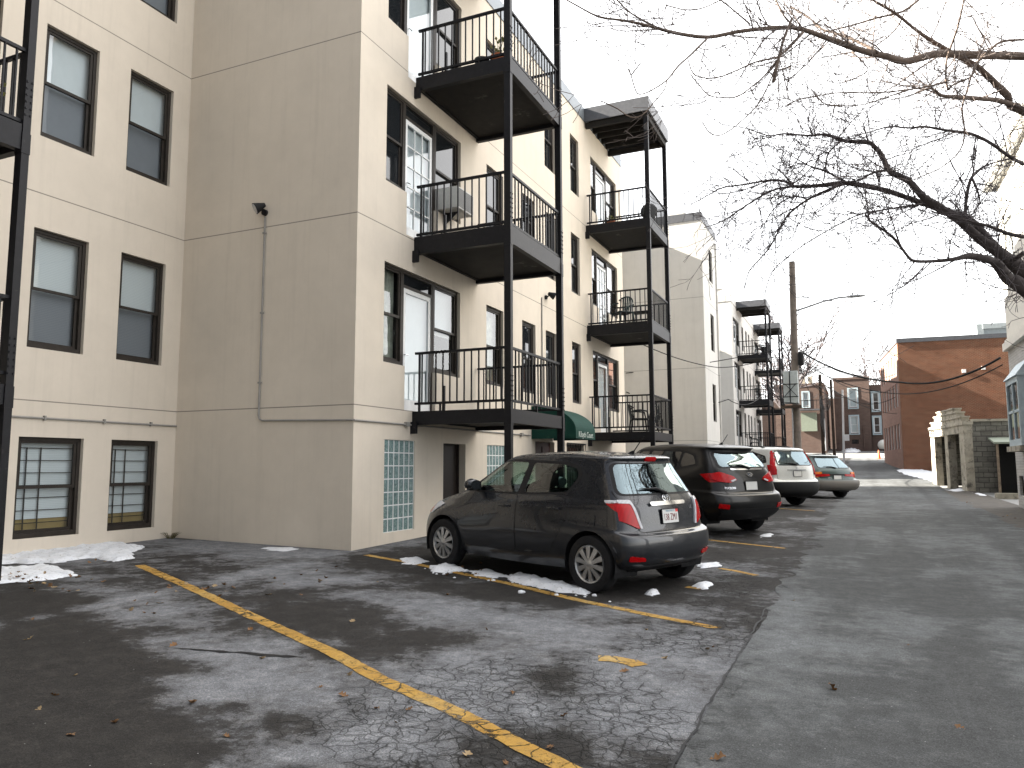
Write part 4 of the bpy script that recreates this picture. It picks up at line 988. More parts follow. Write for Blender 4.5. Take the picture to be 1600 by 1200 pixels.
_wcache = {}
def window_proto(w, h, style):
    """double hung window in its own space: outward +X, width along +Y, sill at z = 0"""
    key = (round(w, 2), round(h, 2), style)
    if key in _wcache: return _wcache[key]
    P = {}
    fr = M['bronze'] if style not in ('white_frame',) else M['white']
    t = .055; m = MB()
    xa, xb = -.15, -.065
    m.box(xa, xb, 0, t, 0, h); m.box(xa, xb, w - t, w, 0, h); m.box(xa, xb, t, w - t, h - t, h); m.box(xa, xb, t, w - t, 0, t + .02)
    mid = h * .5; s = .045
    # upper sash proud, lower sash set back
    for (z0, z1, x0, x1) in ((mid - s / 2, h - t, -.115, -.082), (t + .02, mid + s / 2, -.150, -.117)):
        m.box(x0, x1, t, t + s, z0, z1); m.box(x0, x1, w - t - s, w - t, z0, z1)
        m.box(x0, x1, t + s, w - t - s, z0, z0 + s); m.box(x0, x1, t + s, w - t - s, z1 - s * .8, z1)
    P['frame'] = m.mesh('window', fr)
    up = MB(); up.quad((-.10, t + s, mid + s / 2), (-.10, w - t - s, mid + s / 2), (-.10, w - t - s, h - t - s * .8), (-.10, t + s, h - t - s * .8))
    lo = MB(); lo.quad((-.128, t + s, t + .02 + s), (-.128, w - t - s, t + .02 + s), (-.128, w - t - s, mid - s / 2), (-.128, t + s, mid - s / 2))
    kids = []
    if style == 'dark':
        kids += [('pane', up, 'dark_pane'), ('pane', lo, 'dark_pane')]
    else:
        kids += [('pane', up, 'glass'), ('pane', lo, 'screen' if style in ('blind', 'shade') else 'glass')]
        zb = {'blind': .03, 'shade': .03, 'bars': .27, 'curtain': .03, 'half': h * .45, 'white_frame': .03}.get(style, .03)
        b = MB()
        if style == 'curtain':
            n = 24
            for i in range(n):
                y0, y1 = .03 + (w - .06) * i / n, .03 + (w - .06) * (i + 1) / n
                d0, d1 = .02 * sin(i * 1.7), .02 * sin((i + 1) * 1.7)
                b.quad((-.24 + d0, y0, zb), (-.24 + d1, y1, zb), (-.24 + d1, y1, h - .03), (-.24 + d0, y0, h - .03))
        else: b.quad((-.20, .02, zb), (-.20, w - .02, zb), (-.20, w - .02, h - .02), (-.20, .02, h - .02))
        kids.append(('curtain' if style == 'curtain' else 'blind', b, {'blind': 'blind', 'bars': 'blind', 'curtain': 'curtain', 'half': 'blind'}.get(style, 'shade_cloth')))
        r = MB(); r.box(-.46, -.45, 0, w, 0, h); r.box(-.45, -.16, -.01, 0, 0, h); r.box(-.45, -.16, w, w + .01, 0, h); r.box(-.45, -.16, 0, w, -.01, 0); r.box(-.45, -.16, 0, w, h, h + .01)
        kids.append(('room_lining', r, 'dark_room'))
        if style == 'bars':
            g = MB()
            for k in (.24, .45): g.box(-.178, -.168, w * k - .008, w * k + .008, .12, h * .90)
            for k in range(1, 8): g.box(-.180, -.172, .06, w - .06, h * k / 8 + .02, h * k / 8 + .032)
            kids.append(('security_bars', g, 'steel'))
            y = MB(); y.box(-.23, -.22, .03, w - .03, .06, .265); kids.append(('sill_board', y, 'yellow_board'))
    P['kids'] = [(n, mb.mesh(n, M[mt])) for n, mb, mt in kids]
    _wcache[key] = P
    return P

def window_at(root, w, h, pos, face='+X', style='dark'):
    P = window_proto(w, h, style)
    o = put('window', P['frame'], root)
    o.location = Vector(pos) - ORG[root.name]
    o.rotation_euler = (0, 0, {'+X': 0, '-Y': -pi / 2, '-X': pi, '+Y': pi / 2}[face] if isinstance(face, str) else face)
    for n, me in P['kids']: put(n, me, o)
    return o

def door_unit(root, X, y0, y1, z0, zt, z1, style):
    """balcony door with a transom over it, in the wall plane x = X"""
    f = MB(); t = .05; xa, xb = X - .15, X - .07
    f.box(xa, xb, y0, y0 + t, z0, z1); f.box(xa, xb, y1 - t, y1, z0, z1); f.box(xa, xb, y0 + t, y1 - t, z1 - t, z1); f.box(xa, xb, y0 + t, y1 - t, zt, zt + .05)
    o = f.build('door_frame', M['bronze'], root)
    d = MB(); s = .085; xa, xb = X - .125, X - .085
    a, b = y0 + t, y1 - t
    d.box(xa, xb, a, a + s, z0, zt); d.box(xa, xb, b - s, b, z0, zt); d.box(xa, xb, a + s, b - s, zt - s, zt); d.box(xa, xb, a + s, b - s, z0, z0 + .20)
    if style == 'muntin':
        for k in (1, 2): d.box(xa + .005, xb - .005, a + s + (b - a - 2 * s) * k / 3 - .012, a + s + (b - a - 2 * s) * k / 3 + .012, z0 + .2, zt - s)
        for k in range(1, 5): d.box(xa + .005, xb - .005, a + s, b - s, z0 + .2 + (zt - z0 - .3) * k / 5 - .012, z0 + .2 + (zt - z0 - .3) * k / 5 + .012)
    dd = d.build('door', M['white'], root)
    g = MB(); g.quad((X - .105, a + s, z0 + .2), (X - .105, b - s, z0 + .2), (X - .105, b - s, zt - s), (X - .105, a + s, zt - s))
    g.build('pane', M['glass'], dd)
    q = MB(); q.quad((X - .17, a, z0 + .1), (X - .17, b, z0 + .1), (X - .17, b, zt), (X - .17, a, zt)); q.build('blind', M['shade_cloth'], dd)
    h = MB(); h.tube([(X - .085, a + .045, z0 + 1.0), (X - .045, a + .045, z0 + 1.0), (X - .045, a + .13, z0 + 1.0)], .009, 8); h.build('handle', M['chrome'], dd, True)
    tr = MB(); tr.quad((X - .11, a, zt + .05), (X - .11, b, zt + .05), (X - .11, b, z1 - t), (X - .11, a, z1 - t)); tr.build('transom', M['dark_pane'], o)

def railing(mb, pts, zb, zt, step=.145):
    """rails and balusters along a run of points"""
    for (a, b) in zip(pts[:-1], pts[1:]):
        a = Vector((*a, 0)); b = Vector((*b, 0)); L = (b - a).length; d = (b - a) / L
        mb.bar(a + Vector((0, 0, zt)), b + Vector((0, 0, zt)), .048, .042); mb.bar(a + Vector((0, 0, zb)), b + Vector((0, 0, zb)), .042, .042)
        n = max(1, round(L / step))
        for k in range(1, n):
            p = a + d * (L * k / n)
            mb.bar(p + Vector((0, 0, zb)), p + Vector((0, 0, zt)), .022, .022, up=(1, 0, 0))

LEVELS = ((.74, .98, 1.12, 2.03), (3.86, 4.18, 4.23, 5.14), (6.99, 7.25, 7.33, 8.19))
def balcony_tower(root, X, XP, y0, y1, dz, zg, canopy=True, levels=LEVELS):
    e = .06
    for py in (y0, y1):
        p = MB(); zt = 10.6 + dz if canopy else 11.4
        p.box(XP - .062, XP + .062, py - .048, py + .048, zg, zt)
        for (zb, zt2, a, b) in levels:                       # splice plates and bolts
            p.box(XP - .068, XP + .068, py - .054, py + .054, zb + dz - .04, zb + dz + .22)
            for k in range(6):
                z = zt2 + dz + .12 + k * .085
                p.box(XP + .060, XP + .074, py - .040, py - .022, z, z + .022); p.box(XP + .060, XP + .074, py + .022, py + .040, z, z + .022)
        p.build('balcony_post', M['steel'], root)
    for (zb, zt, rb, rt) in levels:
        zb, zt, rb, rt = zb + dz, zt + dz, rb + dz, rt + dz
        pl = MB()
        pl.box(X + .004, XP - .066, y0 - .05, y0 + .05, zb, zt); pl.box(X + .004, XP - .066, y1 - .05, y1 + .05, zb, zt)
        pl.box(XP - .05, XP + .05, y0 + .056, y1 - .056, zb, zt)
        pl.box(X + .004, X + .07, y0 + .05, y1 - .05, zb + .06, zt)
        pl.box(X + .004, X + .12, y0 - .11, y0 - .052, zb - .16, zb + .05)
        pl.box(X + .07, XP - .05, y0 + .05, y1 - .05, zt - .06, zt - .005)
        o = pl.build('balcony_platform', M['steel'], root)
        un = MB(); un.box(X + .072, XP - .052, y0 + .052, y1 - .052, zb + .08, zb + .11); un.build('underside', M['deck_under'], o)
        r = MB()
        xw = X + .03
        railing(r, [(xw, y0), (XP, y0), (XP, y1), (xw, y1)], rb, rt)
        for px, py in ((X + .55, y0), (X + 1.3, y0), (XP, (y0 + y1) / 2), (X + .6, y1), (X + 1.3, y1)):
            r.bar((px, py, zt - .02), (px, py, rb), .03, .03, up=(1, 0, 0))
        r.bar((X + .12, y0, zt - .02), (X + .12, y0, rt), .034, .034, up=(1, 0, 0)); r.bar((X + .62, y0, zt - .02), (X + .62, y0, rb + .3), .045, .045, up=(1, 0, 0))
        r.build('balcony_railing', M['steel'], root)
    if canopy:
        z0, z1 = 10.44 + dz, 10.92 + dz; a, b = y0 - .14, y1 + .12
        c = MB()
        c.box(X + .03, XP + .12, a, a + .05, z0 + .05, z1); c.box(X + .03, XP + .12, b - .05, b, z0 + .05, z1); c.box(XP + .07, XP + .12, a + .05, b - .05, z0 + .05, z1)
        c.box(X + .03, XP + .07, a + .05, b - .05, z1 - .08, z1 - .01)
        o = c.build('balcony_canopy', M['fascia'], root)
        j = MB(); j.box(X + .04, XP + .06, a + .055, b - .055, z1 - .13, z1 - .085)
        j.box(X + .03, XP + .05, y0 - .05, y0 + .05, z0 - .12, z0 + .045); j.box(X + .03, XP + .05, y1 - .05, y1 + .05, z0 - .12, z0 + .045); j.box(XP - .05, XP + .05, y0 + .05, y1 - .05, z0 - .12, z0 + .045)
        for k in range(1, 6):
            y = a + (b - a) * k / 6
            j.box(X + .04, XP - .055, y - .03, y + .03, z0 + .02, z1 - .135)
        j.build('canopy_joists', M['deck_under'], o)

F1, F2, F3 = (1.77, 3.51), (4.945, 6.69), (7.93, 9.65)
ZTOP = 10.52
def wing_face(root, wall_mb, X, Y0, dz, zg, styles, length=15.48):
    """street side of one wing: windows, balcony doors and openings"""
    holes = []
    for (a, b) in (F1, F2, F3):
        a += dz; b += dz
        for g0 in (10.87, 22.16):
            g = Y0 + g0 - 10.07
            holes += [(g, g + .68, a, b), (g + .68, g + 1.76, a - .78, b), (g + 1.76, g + 2.74, a, b)]
        for w0, ww in ((14.82, .88), (16.77, .84), (18.30, .78), (20.30, .74)):
            y = Y0 + w0 - 10.07
            lo = a + (.62 if ww == .84 and a > 4 + dz else 0)
            holes.append((y, y + ww, lo, b))
    extra = styles.get('holes', [])
    wall_holes(wall_mb, lambda u, v, d: (X - d, u, v), Y0, Y0 + length, zg, ZTOP + dz, holes + extra, .16)
    for fi, (a, b) in enumerate((F1, F2, F3)):
        a += dz; b += dz
        for gi, g0 in enumerate((10.87, 22.16)):
            g = Y0 + g0 - 10.07
            st = styles.get(('g', fi, gi), 'dark')
            window_at(root, .68, b - a, (X, g, a), '+X', st[0] if isinstance(st, tuple) else st)
            door_unit(root, X, g + .68, g + 1.76, a - .78, b - .30, b, 'muntin' if fi == 1 else 'plain')
            window_at(root, .98, b - a, (X, g + 1.76, a), '+X', st[1] if isinstance(st, tuple) else st)
        for wi, (w0, ww) in enumerate(((14.82, .88), (16.77, .84), (18.30, .78), (20.30, .74))):
            y = Y0 + w0 - 10.07
            lo = a + (.62 if ww == .84 and a > 4 + dz else 0)
            window_at(root, ww, b - lo, (X, y, lo), '+X', styles.get((fi, wi), 'dark'))

def glass_block(root, X, y0, y1, z0, z1, nc, nr):
    m = MB(); t = .018
    cw, ch = (y1 - y0) / nc, (z1 - z0) / nr
    m.box(X - .12, X - .045, y0, y1, z0, z1)
    for k in range(nc + 1): m.box(X - .045, X - .022, max(y0, y0 + cw * k - t / 2), min(y1, y0 + cw * k + t / 2), z0, z1)
    for k in range(nr + 1): m.box(X - .045, X - .0235, y0, y1, max(z0, z0 + ch * k - t / 2), min(z1, z0 + ch * k + t / 2))
    o = m.build('glass_block_window', M['white'], root)
    g = MB()
    for i in range(nc):
        for j in range(nr):
            g.bbox(X - .05, X - .026, y0 + cw * i + t * .5, y0 + cw * (i + 1) - t * .5, z0 + ch * j + t * .5, z0 + ch * (j + 1) - t * .5, .008)
    g.build('glass', M['glass_block'], o)

def coping(mb, pts, z0, z1, t=.34):
    """metal band round a roof edge, standing 25 mm proud of the wall line"""
    for (a, b, n) in pts:
        a = Vector((*a, 0)); b = Vector((*b, 0)); n = Vector((*n, 0)); d = (b - a).normalized()
        q = [a + n * .025, b + n * .025, b - n * t, a - n * t]
        vs = [(p.x, p.y, z) for z in (z0, z1) for p in q]
        mb.add(vs, [(0, 1, 2, 3), (7, 6, 5, 4), (0, 4, 5, 1), (1, 5, 6, 2), (2, 6, 7, 3), (3, 7, 4, 0)])

# ================================================================== the apartment buildings on the left
XA, XB, XP, YB, YE = -11.12, -7.29, -5.41, 10.07, 25.55
BASE = -1.95
A = thing('apartment_building', 'beige stucco apartment building with black steel balconies beside the parked cars', 'building', (-9.2, 13, -CAMH), 0, 'stucco apartment buildings along the alley')
w = MB()
# recessed wall with two window columns
P0 = []
for (a, b) in ((1.77, 3.585), (5.01, 6.81), (8.12, 9.9)):
    P0 += [(7.285, 8.19, a, b), (8.785, 9.69, a, b), (3.9, 6.62, a, b)]
P0 += [(7.26, 8.29, -1.03, .45), (8.785, 9.695, -1.025, .45)]
wall_holes(w, lambda u, v, d: (XA - d, u, v), -1.6, YB, BASE, ZTOP, P0, .16)
# side wall of the wing
w.quad((XA, YB, BASE), (XB, YB, BASE), (XB, YB, ZTOP), (XA, YB, ZTOP))
sty = {('g', 0, 0): ('curtain', 'half'), ('g', 0, 1): 'dark', (0, 0): 'curtain', ('g', 1, 1): ('half', 'half'), ('g', 2, 1): ('half', 'half'), ('g', 2, 0): ('dark', 'dark'),  # half blind of the first group stands in for reflected sky
       'holes': [(10.95, 11.925, -1.10, .46), (14.86, 15.80, -1.10, .46), (12.96, 13.87, -1.4, .445), (17.55, 18.85, -1.4, .62), (19.78, 21.2, -.75, .60), (23.0, 24.2, -.8, .3)]}
wing_face(A, w, XB, YB, 0, BASE, sty, YE - YB)
w.quad((XB, YE, BASE), (XA - .5, YE, BASE), (XA - .5, YE, ZTOP), (XB, YE, ZTOP))
w.quad((-9.68, YE, BASE), (-9.68, 33.5, BASE), (-9.68, 33.5, ZTOP), (-9.68, YE, ZTOP))
# unseen wing behind the viewpoint, added for its shade, and the block's back
w.quad((XB, -1.6, BASE), (XA, -1.6, BASE), (XA, -1.6, ZTOP), (XB, -1.6, ZTOP))
w.quad((XB, -17, BASE), (XB, -1.6, BASE), (XB, -1.6, ZTOP), (XB, -17, ZTOP))
w.quad((-26, 33.5, BASE), (-26, -30, BASE), (-26, -30, ZTOP), (-26, 33.5, ZTOP))
w.quad((-26, -30, BASE), (XA, -30, BASE), (XA, -30, ZTOP), (-26, -30, ZTOP))
w.build('wall', M['stucco'], A)
rf = MB()
for (x0, x1, y0, y1) in ((-26, XA, -30, YE), (XA, XB, YB, YE), (XA, XB, -17, -1.6), (-26, -9.68, YE, 33.5)):
    rf.box(x0 + .02, x1 - .3, y0 + .02, y1 - .3, ZTOP - .3, ZTOP - .1)
rf.build('roof', M['fascia'], A)
cp = MB()
coping(cp, [((XA, -1.6), (XA, YB - .03), (1, 0)), ((XA + .03, YB), (XB - .34, YB), (0, -1)), ((XB, YB - .02), (XB, YE), (1, 0)), ((XB - .34, YE), (-9.68, YE), (0, 1)), ((-9.68, YE + .03), (-9.68, 33.45), (1, 0)),
            ((XB, -17), (XB, -1.6), (1, 0)), ((XB - .34, -1.6), (XA, -1.6), (0, 1)), ((XA, -30), (XA, -17), (1, 0)), ((-26, -30), (-26, 33.4), (-1, 0))], ZTOP, 10.94)
cp.build('coping', M['coping'], A)
for (a, b), st in (((1.77, 3.585), 'blind'), ((5.01, 6.81), 'shade'), ((8.12, 9.9), 'shade')):
    window_at(A, .905, b - a, (XA, 7.285, a), '+X', st); window_at(A, .905, b - a, (XA, 8.785, a), '+X', st)
    window_at(A, 2.72, b - a, (XA, 3.9, a), '+X', 'dark')
window_at(A, 1.03, 1.48, (XA, 7.26, -1.03), '+X', 'bars'); window_at(A, .91, 1.475, (XA, 8.785, -1.025), '+X', 'bars')
glass_block(A, XB, 10.95, 11.925, -1.10, .46, 6, 7); glass_block(A, XB, 14.86, 15.80, -1.10, .46, 6, 7)
d = MB(); d.box(XB - .20, XB - .159, 12.93, 13.90, -1.6, .50); d.box(XB - .159, XB - .14, 12.97, 13.03, -1.4, .44); d.box(XB - .159, XB - .14, 13.80, 13.86, -1.4, .44)
d.build('door', M['dark_door'], A)
d = MB(); d.box(XB - .18, XB - .12, 17.56, 18.84, -1.4, .61)
for k in (0, 1):
    d.box(XB - .119, XB - .10, 17.62 + .64 * k, 18.14 + .64 * k, -.95, -.15); d.box(XB - .119, XB - .10, 17.62 + .64 * k, 18.14 + .64 * k, -.05, .5)
d.build('door', M['red_door'], A)
window_at(A, 1.42, 1.35, (XB, 19.78, -.75), '+X', 'dark')
b_ = MB(); b_.box(XB + .03, XB + .05, 19.72, 21.26, .60, .64); b_.box(XB + .03, XB + .05, 19.72, 21.26, -.1, -.06)
for k in range(8): b_.box(XB + .035, XB + .047, 19.74 + k * .214, 19.757 + k * .214, -.75, .60)
b_.build('window_bars', M['steel'], A)
window_at(A, 1.2, 1.1, (XB, 23.0, -.8), '+X', 'dark')
balcony_tower(A, XB, XP, 11.86, 14.35, 0, -1.75)
balcony_tower(A, XB, XP + .03, 21.68, 24.0, 0, -1.75)
balcony_tower(A, XA, XA + 1.9, 3.35, 5.83, 0, -1.75)
# awning over the entrance
aw = MB(); y0, y1, zl, zt, dep = 17.30, 18.75, .66, 1.46, 1.14; n = 14
arc = [(XB + .01 + dep * sin(pi / 2 * k / n), zl + .2 + (zt - zl - .2) * cos(pi / 2 * k / n)) for k in range(n + 1)] + [(XB + .01 + dep, zl)]
for (xa, za), (xb, zb) in zip(arc[:-1], arc[1:]): aw.quad((xa, y0, za), (xb, y0, zb), (xb, y1, zb), (xa, y1, za))
for y in (y0, y1):
    ps = [(x, y, z) for x, z in arc] + [(XB + .01, y, zl)]
    aw.add(ps, [tuple(range(len(ps)))])
awo = aw.build('awning', M['awning'], A)
text_mb('Kilsyth Court', .20, lambda u, v, ww: (XB + .016 + dep + ww, 18.02 + u, .70 + v), .003, .98).build('lettering', M['lettering'], awo)

# ------------------------------------------------------------------ second building: a narrow pale stair bay
Bd = thing('apartment_building', 'narrow pale stucco block with a single column of slit windows and dark roof edge', 'building', (-8, 35, -CAMH), 0, 'stucco apartment buildings along the alley')
XC, YC0, YC1, ZT2 = -5.95, 33.5, 36.95, 10.78
w = MB()
hs = [(35.15, 36.05, 1.98, 3.68), (35.15, 36.05, 5.2, 6.9), (35.15, 36.05, 8.42, 9.9), (36.3, 36.8, .35, .8)]
wall_holes(w, lambda u, v, d: (XC - d, u, v), YC0, YC1, BASE, ZT2, hs, .16)
w.quad((-13, YC0, BASE), (XC, YC0, BASE), (XC, YC0, ZT2), (-13, YC0, ZT2)); w.quad((XC, YC1, BASE), (-13, YC1, BASE), (-13, YC1, ZT2), (XC, YC1, ZT2)); w.quad((-13, YC1, BASE), (-13, YC0, BASE), (-13, YC0, ZT2), (-13, YC1, ZT2))
w.build('wall', M['stucco_pale'], Bd)
for h in hs[:3]: window_at(Bd, .9, h[3] - h[2], (XC, h[0], h[2]), '+X', 'dark')
window_at(Bd, .5, .45, (XC, 36.3, .35), '+X', 'dark')
cp = MB(); coping(cp, [((-13, YC0), (XC - .34, YC0), (0, -1)), ((XC, YC0 - .02), (XC, YC1), (1, 0)), ((XC - .34, YC1), (-13, YC1), (0, 1))], ZT2, 11.15); cp.build('coping', M['fascia'], Bd)
rf = MB(); rf.box(-12.9, XC - .3, YC0 + .3, YC1 - .3, ZT2 - .3, ZT2 - .1); rf.build('roof', M['fascia'], Bd)
dp = MB(); dp.tube([(XC + .04, 36.9, -1), (XC + .04, 36.9, 10.6)], .04, 8); dp.build('downpipe', M['stucco_pale'], Bd, True)
ch = MB(); ch.box(-7.9, -7.2, 35.9, 36.6, ZT2 - .1, 11.9); ch.box(-7.96, -7.14, 35.84, 36.66, 11.9, 12.0); ch.build('chimney', M['stucco_pale'], Bd)

# ------------------------------------------------------------------ third building, same wing design
OFF = 40.75
Cd = thing('apartment_building', 'far pale stucco building with two stacks of black roofed balconies', 'building', (-9.2, 58, -CAMH), 0, 'stucco apartment buildings along the alley')
w = MB(); wing_face(Cd, w, XB, YB + OFF, .15, -1.2, {('g', i, j): ('half', 'half') for i in range(3) for j in range(2)}, 15.48)
zt = ZTOP + .15
w.quad((-26, YB + OFF, -1.9), (XB, YB + OFF, -1.9), (XB, YB + OFF, zt), (-26, YB + OFF, zt)); w.quad((XB, YE + OFF, -1.9), (-26, YE + OFF, -1.9), (-26, YE + OFF, zt), (XB, YE + OFF, zt))
w.quad((-14, 43.5, -1.9), (-14, YB + OFF, -1.9), (-14, YB + OFF, zt), (-14, 43.5, zt)); w.quad((-26, 43.5, -1.9), (-14, 43.5, -1.9), (-14, 43.5, zt), (-26, 43.5, zt))  # unseen rear block, added to narrow the sunlit strip on the road
w.build('wall', M['stucco_pale'], Cd)
cp = MB(); coping(cp, [((-14, YB + OFF), (XB - .34, YB + OFF), (0, -1)), ((XB, YB + OFF - .02), (XB, YE + OFF), (1, 0))], zt, zt + .42); cp.build('coping', M['stucco_pale'], Cd)
rf = MB(); rf.box(-26, XB - .3, YB + OFF + .3, YE + OFF, zt - .3, zt - .1); rf.box(-26, -14.02, 43.52, YB + OFF, zt - .3, zt - .12); rf.build('roof', M['fascia'], Cd)  # roof also covers the added rear block
balcony_tower(Cd, XB, XP, 11.86 + OFF + .6, 14.35 + OFF + .6, .15, -1.2); balcony_tower(Cd, XB, XP, 21.68 + OFF, 24.0 + OFF, .15, -1.2)
for yy in (YB + OFF + .5, YB + OFF + 7.8):
    c2 = MB(); c2.box(-8.6, -8.0, yy, yy + .6, zt, zt + 1.0); c2.box(-8.65, -7.95, yy - .05, yy + .65, zt + 1.0, zt + 1.1); c2.build('chimney', M['stucco_pale'], Cd)
# ================================================================== right-hand side and the far end
def rot_frame(ox, oy, ang):
    ca, sa = cos(ang), sin(ang)
    return lambda u, v, z: (ox + u * ca - v * sa, oy + u * sa + v * ca, z)
class RB(MB):
    """boxes in a turned frame"""
    def __init__(self, F): super().__init__(); self.F = F
    def rbox(self, x0, x1, y0, y1, z0, z1):
        n = len(self.v); self.box(x0, x1, y0, y1, z0, z1)
        self.v[n:] = [self.F(*p) for p in self.v[n:]]
        return self

# concrete block garage: v runs along its front, u goes away from the alley
ang = atan2(3.81 - 3.02, 41.4 - 35.74)
F = rot_frame(3.81, 35.74, ang)
G = thing('block_garage', 'weathered concrete block garage with stepped parapet and two open door bays', 'garage', (6, 38.5, -1.1))
fz = -1.3
m = RB(F); dz = 1.30
for v0, v1 in ((.02, .75), (2.55, 3.10), (4.95, 5.70)): m.rbox(0, .30, v0, v1, fz, dz)
m.rbox(-.02, .32, .0, 5.72, dz, 1.62)
m.rbox(-.06, .34, -.04, 5.76, 1.62, 1.76)
m.rbox(0, .30, .3, 5.4, 1.76, 1.93); m.rbox(0, .30, .95, 4.75, 1.93, 2.16); m.rbox(0, .30, 1.45, 4.2, 2.16, 2.34)
for (a, b, z) in ((.26, 5.44, 1.93), (.91, 4.79, 2.16), (1.41, 4.24, 2.34)): m.rbox(-.04, .33, a, b, z, z + .06)
m.build('front_wall', M['concrete'], G)
m = RB(F); m.rbox(.304, 6, .06, .34, fz, 1.74); m.rbox(.304, 6, 5.4, 5.68, fz, 1.74); m.rbox(5.7, 5.98, .34, 5.4, fz, 1.70); m.build('wall', M['block'], G)
m = RB(F); m.rbox(.30, 6.05, .0, 5.72, 1.745, 1.84); m.build('roof', M['concrete'], G)
for v0, v1 in ((.80, 1.62), (3.15, 4.00)):
    m = RB(F); m.rbox(.34, .40, v0, v1, fz + .05, dz)
    for k in range(5): m.rbox(.325, .338, v0 + .04 + k * (v1 - v0 - .08) / 5, v0 + .04 + (k + .86) * (v1 - v0 - .08) / 5, fz + .1, dz - .05)
    m.build('door', M['old_wood'], G)
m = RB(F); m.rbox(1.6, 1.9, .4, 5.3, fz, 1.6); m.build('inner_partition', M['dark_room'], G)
# lean-to beside it
Lt = thing('lean_to_shed', 'dark lean-to shed with sloping felt roof against the block garage', 'shed', (6.6, 34.6, -1.1))
m = MB(); m.add([(4.62, 34.2, .80), (8.2, 34.2, .80), (8.2, 35.68, 1.02), (4.62, 35.68, 1.02), (4.62, 34.2, .87), (8.2, 34.2, .87), (8.2, 35.68, 1.09), (4.62, 35.68, 1.09)], [(0, 3, 2, 1), (4, 5, 6, 7), (0, 1, 5, 4), (1, 2, 6, 5), (2, 3, 7, 6), (3, 0, 4, 7)])
m.build('roof', M['green_board'], Lt)
m = MB(); m.box(8.0, 8.1, 34.25, 35.66, -1.3, .85); m.box(4.85, 8.0, 35.60, 35.66, -1.3, .98); m.build('shade_backing', M['dark_room'], Lt)  # near-black sheets painting in the shade under the roof
for px in (4.68, 7.6):
    m = MB(); m.box(px, px + .08, 34.25, 34.33, -1.3, .80); m.build('post', M['old_wood'], Lt)
m = MB(); m.box(4.25, 7.6, 31.9, 32.15, -1.4, -.98); solo(m, 'kerb_wall', M['concrete'], 'low concrete kerb wall between white house and block garage', 'wall')

# white house at the right edge
Wh = thing('white_house', 'tall house of grey painted brick below and cream siding above at the alley edge', 'building', (9, 22, -1.4))
WX, WY0, WY1 = 4.04, 18.2, 26.2
m = MB(); hs = [(23.3, 24.95, .62, 2.45), (25.2, 25.85, -.85, -.3), (19.6, 20.8, .7, 2.4)]
wall_holes(m, lambda u, v, d: (WX + d, WY1 + WY0 - u, v), WY0, WY1, -1.9, 3.3, [(WY1 + WY0 - h[1], WY1 + WY0 - h[0], h[2], h[3]) for h in hs], .18)
m.quad((WX, WY1, -1.9), (14, WY1, -1.9), (14, WY1, 3.3), (WX, WY1, 3.3)); m.quad((14, WY0, -1.9), (WX, WY0, -1.9), (WX, WY0, 3.3), (14, WY0, 3.3)); m.quad((14, WY1, -1.9), (14, WY0, -1.9), (14, WY0, 8.3), (14, WY1, 8.3))
m.build('brick_wall', M['white_brick'], Wh)
m = MB(); m.box(WX - .12, 14, WY0, WY1 + .08, 3.3, 3.52); m.box(WX - .06, 14, WY0, WY1 + .04, 3.52, 3.62); m.build('band_course', M['cream_siding'], Wh)
m = MB(); ups = [(24.2, 25.5, 4.9, 6.9), (20.8, 22.1, 4.9, 6.9)]
wall_holes(m, lambda u, v, d: (WX + d, WY1 + WY0 - u, v), WY0, WY1, 3.62, 8.2, [(WY1 + WY0 - h[1], WY1 + WY0 - h[0], h[2], h[3]) for h in ups], .1)
m.quad((WX, WY1, 3.62), (14, WY1, 3.62), (14, WY1, 8.2), (WX, WY1, 8.2)); m.quad((14, WY0, 3.62), (WX, WY0, 3.62), (WX, WY0, 8.2), (14, WY0, 8.2))
m.build('siding', M['cream_siding'], Wh)
m = MB(); m.box(WX - .32, 14.3, WY0 - .3, WY1 + .3, 8.2, 8.34); m.box(WX - .26, 14.2, WY0 - .2, WY1 + .24, 8.34, 8.5); m.build('roof', M['white'], Wh)
for h in ups: window_at(Wh, h[1] - h[0], h[3] - h[2], (WX, h[1], h[2]), '-X', 'white_frame')
window_at(Wh, .65, .55, (WX, 25.85, -.85), '-X', 'dark'); window_at(Wh, 1.2, 1.7, (WX, 20.8, .7), '-X', 'white_frame')
by = MB(); x0 = WX - .30
by.box(x0, WX - .002, 23.25, 23.35, .5, 2.3); by.box(x0, WX - .002, 24.9, 25.0, .5, 2.3); by.box(x0, x0 + .08, 23.35, 24.9, .5, .68); by.box(x0, x0 + .08, 23.35, 24.9, 2.15, 2.3); by.box(x0 + .01, x0 + .07, 24.08, 24.17, .68, 2.15); by.box(x0 + .01, x0 + .07, 23.35, 24.9, 1.38, 1.45)
by.add([(x0 - .05, 23.2, 2.3), (x0 - .05, 25.05, 2.3), (WX - .002, 25.05, 2.3), (WX - .002, 23.2, 2.3), (WX - .02, 23.2, 2.75), (WX - .02, 25.05, 2.75)], [(0, 1, 2, 3), (0, 4, 5, 1), (0, 3, 4), (1, 5, 2), (3, 2, 5, 4)])
bo = by.build('bay_window', M['blue_white'], Wh)
m = MB(); m.quad((x0 + .04, 24.9, .68), (x0 + .04, 23.35, .68), (x0 + .04, 23.35, 2.15), (x0 + .04, 24.9, 2.15)); m.build('pane', M['dark_pane'], bo)
m = MB(); m.box(x0 - .06, WX - .002, 23.15, 25.1, .36, .5); m.build('sill', M['concrete'], bo)
